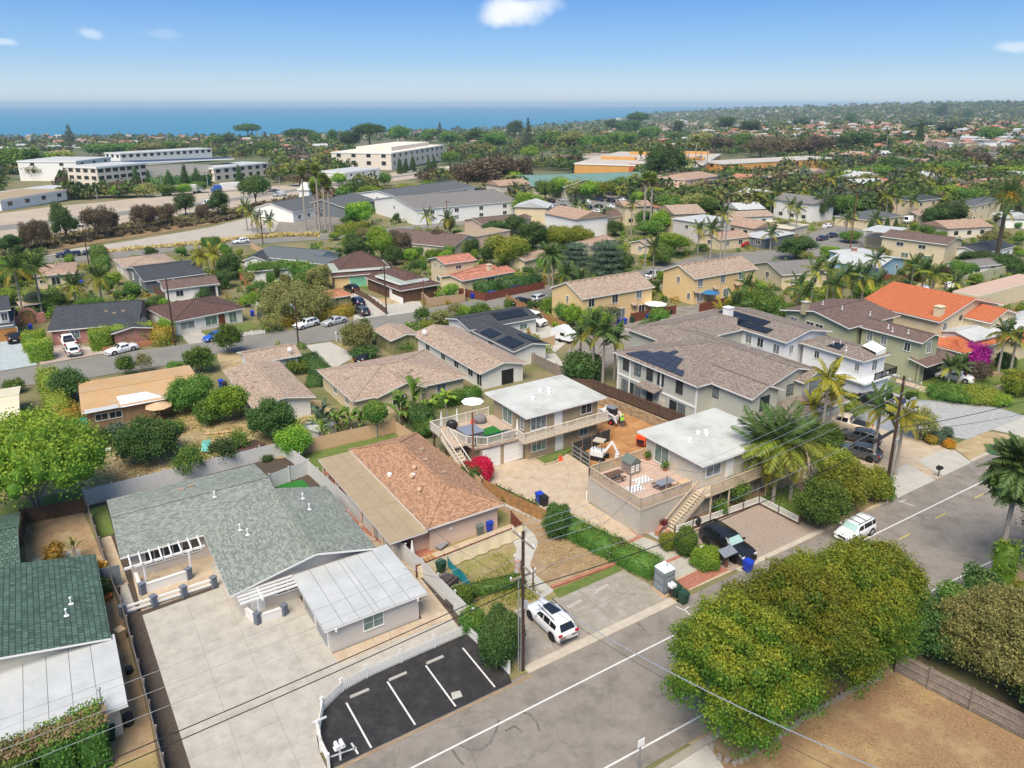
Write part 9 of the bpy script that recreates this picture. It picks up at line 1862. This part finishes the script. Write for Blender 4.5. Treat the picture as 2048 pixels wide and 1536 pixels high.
def footprints():
    from mathutils.bvhtree import BVHTree
    vs3=[];fs=[]
    for o in COL.objects:
        if o.type!='MESH' or o.name.split('.')[0] not in('wall','roof','garage_roof','roof_sheet','second_street','cross_street','driveway','frontage_road','pale_lot','station_yard','car_park','lane','parking_court','driveway_apron','front_lawn','upper_roof','freeway','solar_canopy','body'): continue
        if o.parent is not None and o.name.startswith('body'):
            l=Vector(o.parent.location); vs3+= [tuple(l+Vector(c)) for c in ((-3,-3,1),(3,-3,1),(3,3,1),(-3,3,1))]; k=len(vs3)-4; fs.append((k,k+1,k+2,k+3)); continue
        l=wloc(o.parent) if o.parent else Vector((0,0,0)); l=l+Vector(o.location) if not o.parent else l; k=len(vs3)
        vs3+=[tuple(l+v.co) for v in o.data.vertices]; fs+=[tuple(i+k for i in p.vertices) for p in o.data.polygons]
    bv=BVHTree.FromPolygons(vs3,fs)
    return bv
BV=footprints()
def free(p,r): return all(BV.ray_cast(Vector((p[0]+dx*r,p[1]+dy*r,90)),Vector((0,0,-1)))[0] is None for dx,dy in ((0,0),(1,1),(-1,1),(1,-1),(-1,-1)))
# ================= the far wood and town: one mass of small crowns past the individual trees
def far_mass():
    rng=np.random.default_rng(11); V=[];tip=[];mi=[]; mats=[F_mid,F_dark,F_olive,F_brown,F_yel,F_grey]
    NP=40000; PX=rng.uniform(-30,2078,NP); u_=rng.random(NP); PY=np.where(PX<1300,215+185*u_**1.15,209+221*u_**1.1); fyA=np.interp(PX,[0,240,420,560,700,900,1110],[452,426,402,387,363,341,318])
    ok=~((PY<262)&(PX<900))&~((PX<1300)&(PY<270-PX/1300*28))&~((PX>=1300)&(PY<241-(PX-1300)*.05))&~((PX<1120)&(np.abs(PY-fyA)<34*(1-PX/1500)))&~((PX<700)&(PY>fyA))
    for x0,x1,y0,y1 in ((140,250,300,392),(250,545,317,392),(705,900,285,345),(1160,1440,311,343),(1400,1560,313,360),(1050,1280,342,380),(1050,1240,380,430),(750,1000,366,430),(0,130,350,410),(1585,1710,340,360),(1840,2025,280,306)): ok&=~((PX>x0)&(PX<x1)&(PY>y0)&(PY<y1))
    PX=PX[ok][:13000];PY=PY[ok][:13000]; PX=np.concatenate([PX,rng.uniform(1250,2078,4200)]); PY=np.concatenate([PY,rng.uniform(205,243,4200)]); PP,DD=Gv(PX,PY); ok=PP[:,1]>262; ok&=PP[:,1]<9000; PP=PP[ok]; DD=DD[ok]
    for p,D_ in zip(PP,DD):
        r=rng.uniform(2.,5.2)*(1+D_/4500); h=r*rng.uniform(.8,1.6); k=int(np.clip(20000/D_,9,80)); dirs=rng.normal(0,1,(k,3)); dirs/=np.linalg.norm(dirs,axis=1)[:,None]; dirs[:,2]=np.abs(dirs[:,2])-.15
        P=p+np.array([0,0,h*.55])+dirs*np.array([r,r,h*.75])*rng.uniform(.55,1.,(k,1))
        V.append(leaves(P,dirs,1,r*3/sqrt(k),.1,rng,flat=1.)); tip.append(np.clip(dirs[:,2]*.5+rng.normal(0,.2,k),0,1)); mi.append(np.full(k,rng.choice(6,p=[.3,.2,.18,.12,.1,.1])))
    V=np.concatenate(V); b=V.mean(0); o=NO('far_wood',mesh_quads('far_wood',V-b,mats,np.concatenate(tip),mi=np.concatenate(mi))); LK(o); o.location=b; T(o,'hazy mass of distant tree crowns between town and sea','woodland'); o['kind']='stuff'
far_mass()
def far_town():
    rng=random.Random(5); wl=[white,cream,ow,whitew,beigew]; rf=[sh_pinktan,felt_w,sh_tan,M_('mid_grey_roof',(0,0,0)),sh_choc,peach_t,felt_w]; n=0; items=[]
    while n<430:
        px=rng.uniform(-20,2068); py=262+(345-262)*rng.random() if px<1300 else 232+(400-232)*rng.random()**1.3
        if px<1300 and py<268-(px/1300)*26: continue
        fy=np.interp(px,[0,240,420,560,700,900,1110],[452,426,402,387,363,341,318])
        if (px<1120 and py>fy-42) or (140<px<545 and 296<py<392) or (705<px<900 and 280<py<345) or (1150<px<1560 and 300<py<372) or (1040<px<1290 and 335<py<440) or (1585<px<1710 and 335<py<362) or (1835<px<2030 and 270<py<322): continue
        p=G(px,py)
        if p.y<270: continue
        items.append((PJ(p)[2],px,py,p)); n+=1
    for _ in range(420):
        px=rng.uniform(1230,2060); py=rng.uniform(212,300); p=G(px,py)
        if 300<p.y<8000: items.append((PJ(p)[2],px,py,p))
    n=0
    while n<46:
        px=rng.uniform(1000,2040); py=rng.uniform(385,470); p=G(px,py); n+=.02
        if free(p,7) and all((p-q[3]).length>19 for q in items): items.append((PJ(p)[2],px,py,p)); n+=1
    items.sort(key=lambda t:t[0]); mb=MB(); mats=[white,cream,ow,sh_pinktan,felt_w,peach_t]
    for i,(D_,px,py,p) in enumerate(items):
        w_,d_,h_=rng.uniform(9,17),rng.uniform(8,12),rng.choice([3,3,5.6,6.]); az=rng.choice([A0,A0+1.57,A0+.3,.2]); ex=Vector((sin(az),cos(az),0)); ey=Vector((-ex.y,ex.x,0)); o_=p-ex*w_/2-ey*d_/2-VZ(1.5)
        def bld(m1,m2,M1,M2):
            m1.box(o_,ex,ey,w_,d_,h_+1.5,M1); z=VZ(h_+1.5); q=[o_+z-ex*.5-ey*.5,o_+z+ex*(w_+.5)-ey*.5,o_+z+ex*(w_+.5)+ey*(d_+.5),o_+z-ex*.5+ey*(d_+.5)]; r0=(q[0]+q[3])/2+VZ(d_*.17); r1=(q[1]+q[2])/2+VZ(d_*.17)
            m2.add(q+[r0,r1],[(0,1,5,4),(2,3,4,5),(1,2,5),(3,0,4),(0,3,2,1)],M2)
        if i<150:
            c1,c2=rng.randrange(5),rng.randrange(7); a_,b_=MB(),MB(); bld(a_,b_,0,0)
            e=thing('distant_house',f"small distant house with {['pink-tan','pale flat','tan','grey','brown','peach','white'][c2]} roof among the trees",'house',p,0,'distant houses among the trees'); part('wall',a_,[wl[c1]],e); part('roof',b_,[rf[c2]],e); k=MB()
            for j in range(3): k.box(o_+ex*(w_*(.15+.3*j))-ey*.04+VZ(2.4),ex,ey,1.5,.05,1.2)
            part('window',k,[glassd],e); TREES.append((e,'X'+['pink-tan','pale flat','tan','grey','brown','peach','white'][c2],h_,px,py))
        else: bld(mb,mb,rng.randrange(3),3+rng.randrange(3))
    o=single('distant_town',mb,mats,'scatter of far pale houses on the hazy slopes','town'); o['kind']='stuff'
far_town()
def fill():
    rng=random.Random(9); N0=0; occ=[]
    ks=['R','M','D','Y','O','M','M','R','D']
    tries=0
    while N0<290 and tries<9000:
        tries+=1; px=rng.uniform(0,2048); py=rng.uniform(425,690) if px<1250 else rng.uniform(410,640)
        if px<600 and py<500: continue
        p=G(px,py)
        if any((p.x-a)**2+(p.y-b)**2<5 for a,b in occ): continue
        if not free(p,1.1): continue
        occ.append((p.x,p.y)); D_=PJ(p)[2]; r=rng.uniform(.8,2.1); h=rng.uniform(1.,3.6); k=rng.choice(ks); cm,tm=tree_template(k,rng.randrange(3),.6)
        e=thing('garden_shrub','','tree' if h>3 else 'shrub',p,rng.uniform(0,6)); e.scale=(r,r,h/1.9)
        for nm,me in (('trunk',tm),('crown',cm)): o=NO(nm,me); LK(o); o.parent=e
        TREES.append((e,k+'s',h,px,py)); N0+=1
def undergrowth():
    rng=np.random.default_rng(21); n=9000; PX=rng.uniform(0,2048,n); PY=rng.uniform(395,700,n); ok=~((PX<620)&(PY<505))&~((PX<250)&(PY>640)); P,D=Gv(PX[ok],PY[ok]); V=[];tip=[];mi=[]; c=0
    for p,d in zip(P,D):
        if c>1900: break
        if not free(p,.5): continue
        c+=1; r=rng.uniform(.4,1.5); h=rng.uniform(.5,1.8); k=70; dr=rng.normal(0,1,(k,3)); dr/=np.linalg.norm(dr,axis=1)[:,None]; dr[:,2]=np.abs(dr[:,2]); Q=p+dr*np.array([r,r,h])*rng.uniform(.7,1.,(k,1))
        V.append(leaves(Q,dr,1,.42,.08,rng,flat=.8)); tip.append(np.clip(dr[:,2]*.6+rng.normal(0,.2,k),0,1)); mi.append(np.full(k,rng.choice(6,p=[.3,.16,.14,.14,.16,.1])))
    V=np.concatenate(V); b=V.mean(0); o=NO('undergrowth',mesh_quads('undergrowth',V-b,[F_mid,F_dark,F_olive,F_bright,F_yel,F_orange],np.concatenate(tip),mi=np.concatenate(mi))); LK(o); o.location=b; T(o,'low mixed garden shrubs and weeds filling yards between the mid-distance houses','undergrowth'); o['kind']='stuff'
fill(); undergrowth()
# ================= word a label for every tree not labelled by hand
def word_labels():
    seen={}; lms=[(ph,Vector((x,y,0))) for ph,x,y in LM]
    PK={'Wp':'tall fan palm','Gp':'feathery palm','Qp':'queen palm'}; 
    for e,kind,h,px,yb in TREES:
        p=Vector((e.location.x,e.location.y,0)); ds=sorted(lms,key=lambda t:(t[1]-p).length); size='tall' if h>11 else ('small' if h<4.5 else 'mid-sized')
        base=f'distant {kind[1:]}-roofed house' if kind[0]=='X' else PK[kind] if kind in PK else (f"{'low' if h<2 else 'rounded'} {KN[kind[0]][1]} shrub" if len(kind)>1 else f"{size} {KN[kind][1]} tree")
        def rel(t):
            ph,q=t; d=p-q; 
            if abs(d.y)>abs(d.x)*.8: return ('behind ' if d.y>0 else 'in front of ')+ph
            return ('left of ' if d.x<0 else 'right of ')+ph
        cand=[f"{base} {rel(ds[0])}",f"{base} {rel(ds[1])}",f"{base} {rel(ds[0])}, {rel(ds[1])}",f"{base} {rel(ds[2])}",f"{base} {rel(ds[0])}, {rel(ds[2])}"]
        for c in cand:
            if len(c.split())<=16 and c not in seen: break
        else: c=cand[0]
        seen.setdefault(c,[]).append(e); e['label']=c
    for c,L in seen.items():
        if len(L)>1:
            for e in L:
             if 'group' not in e: e['group']='alike '+c[:48]
word_labels()
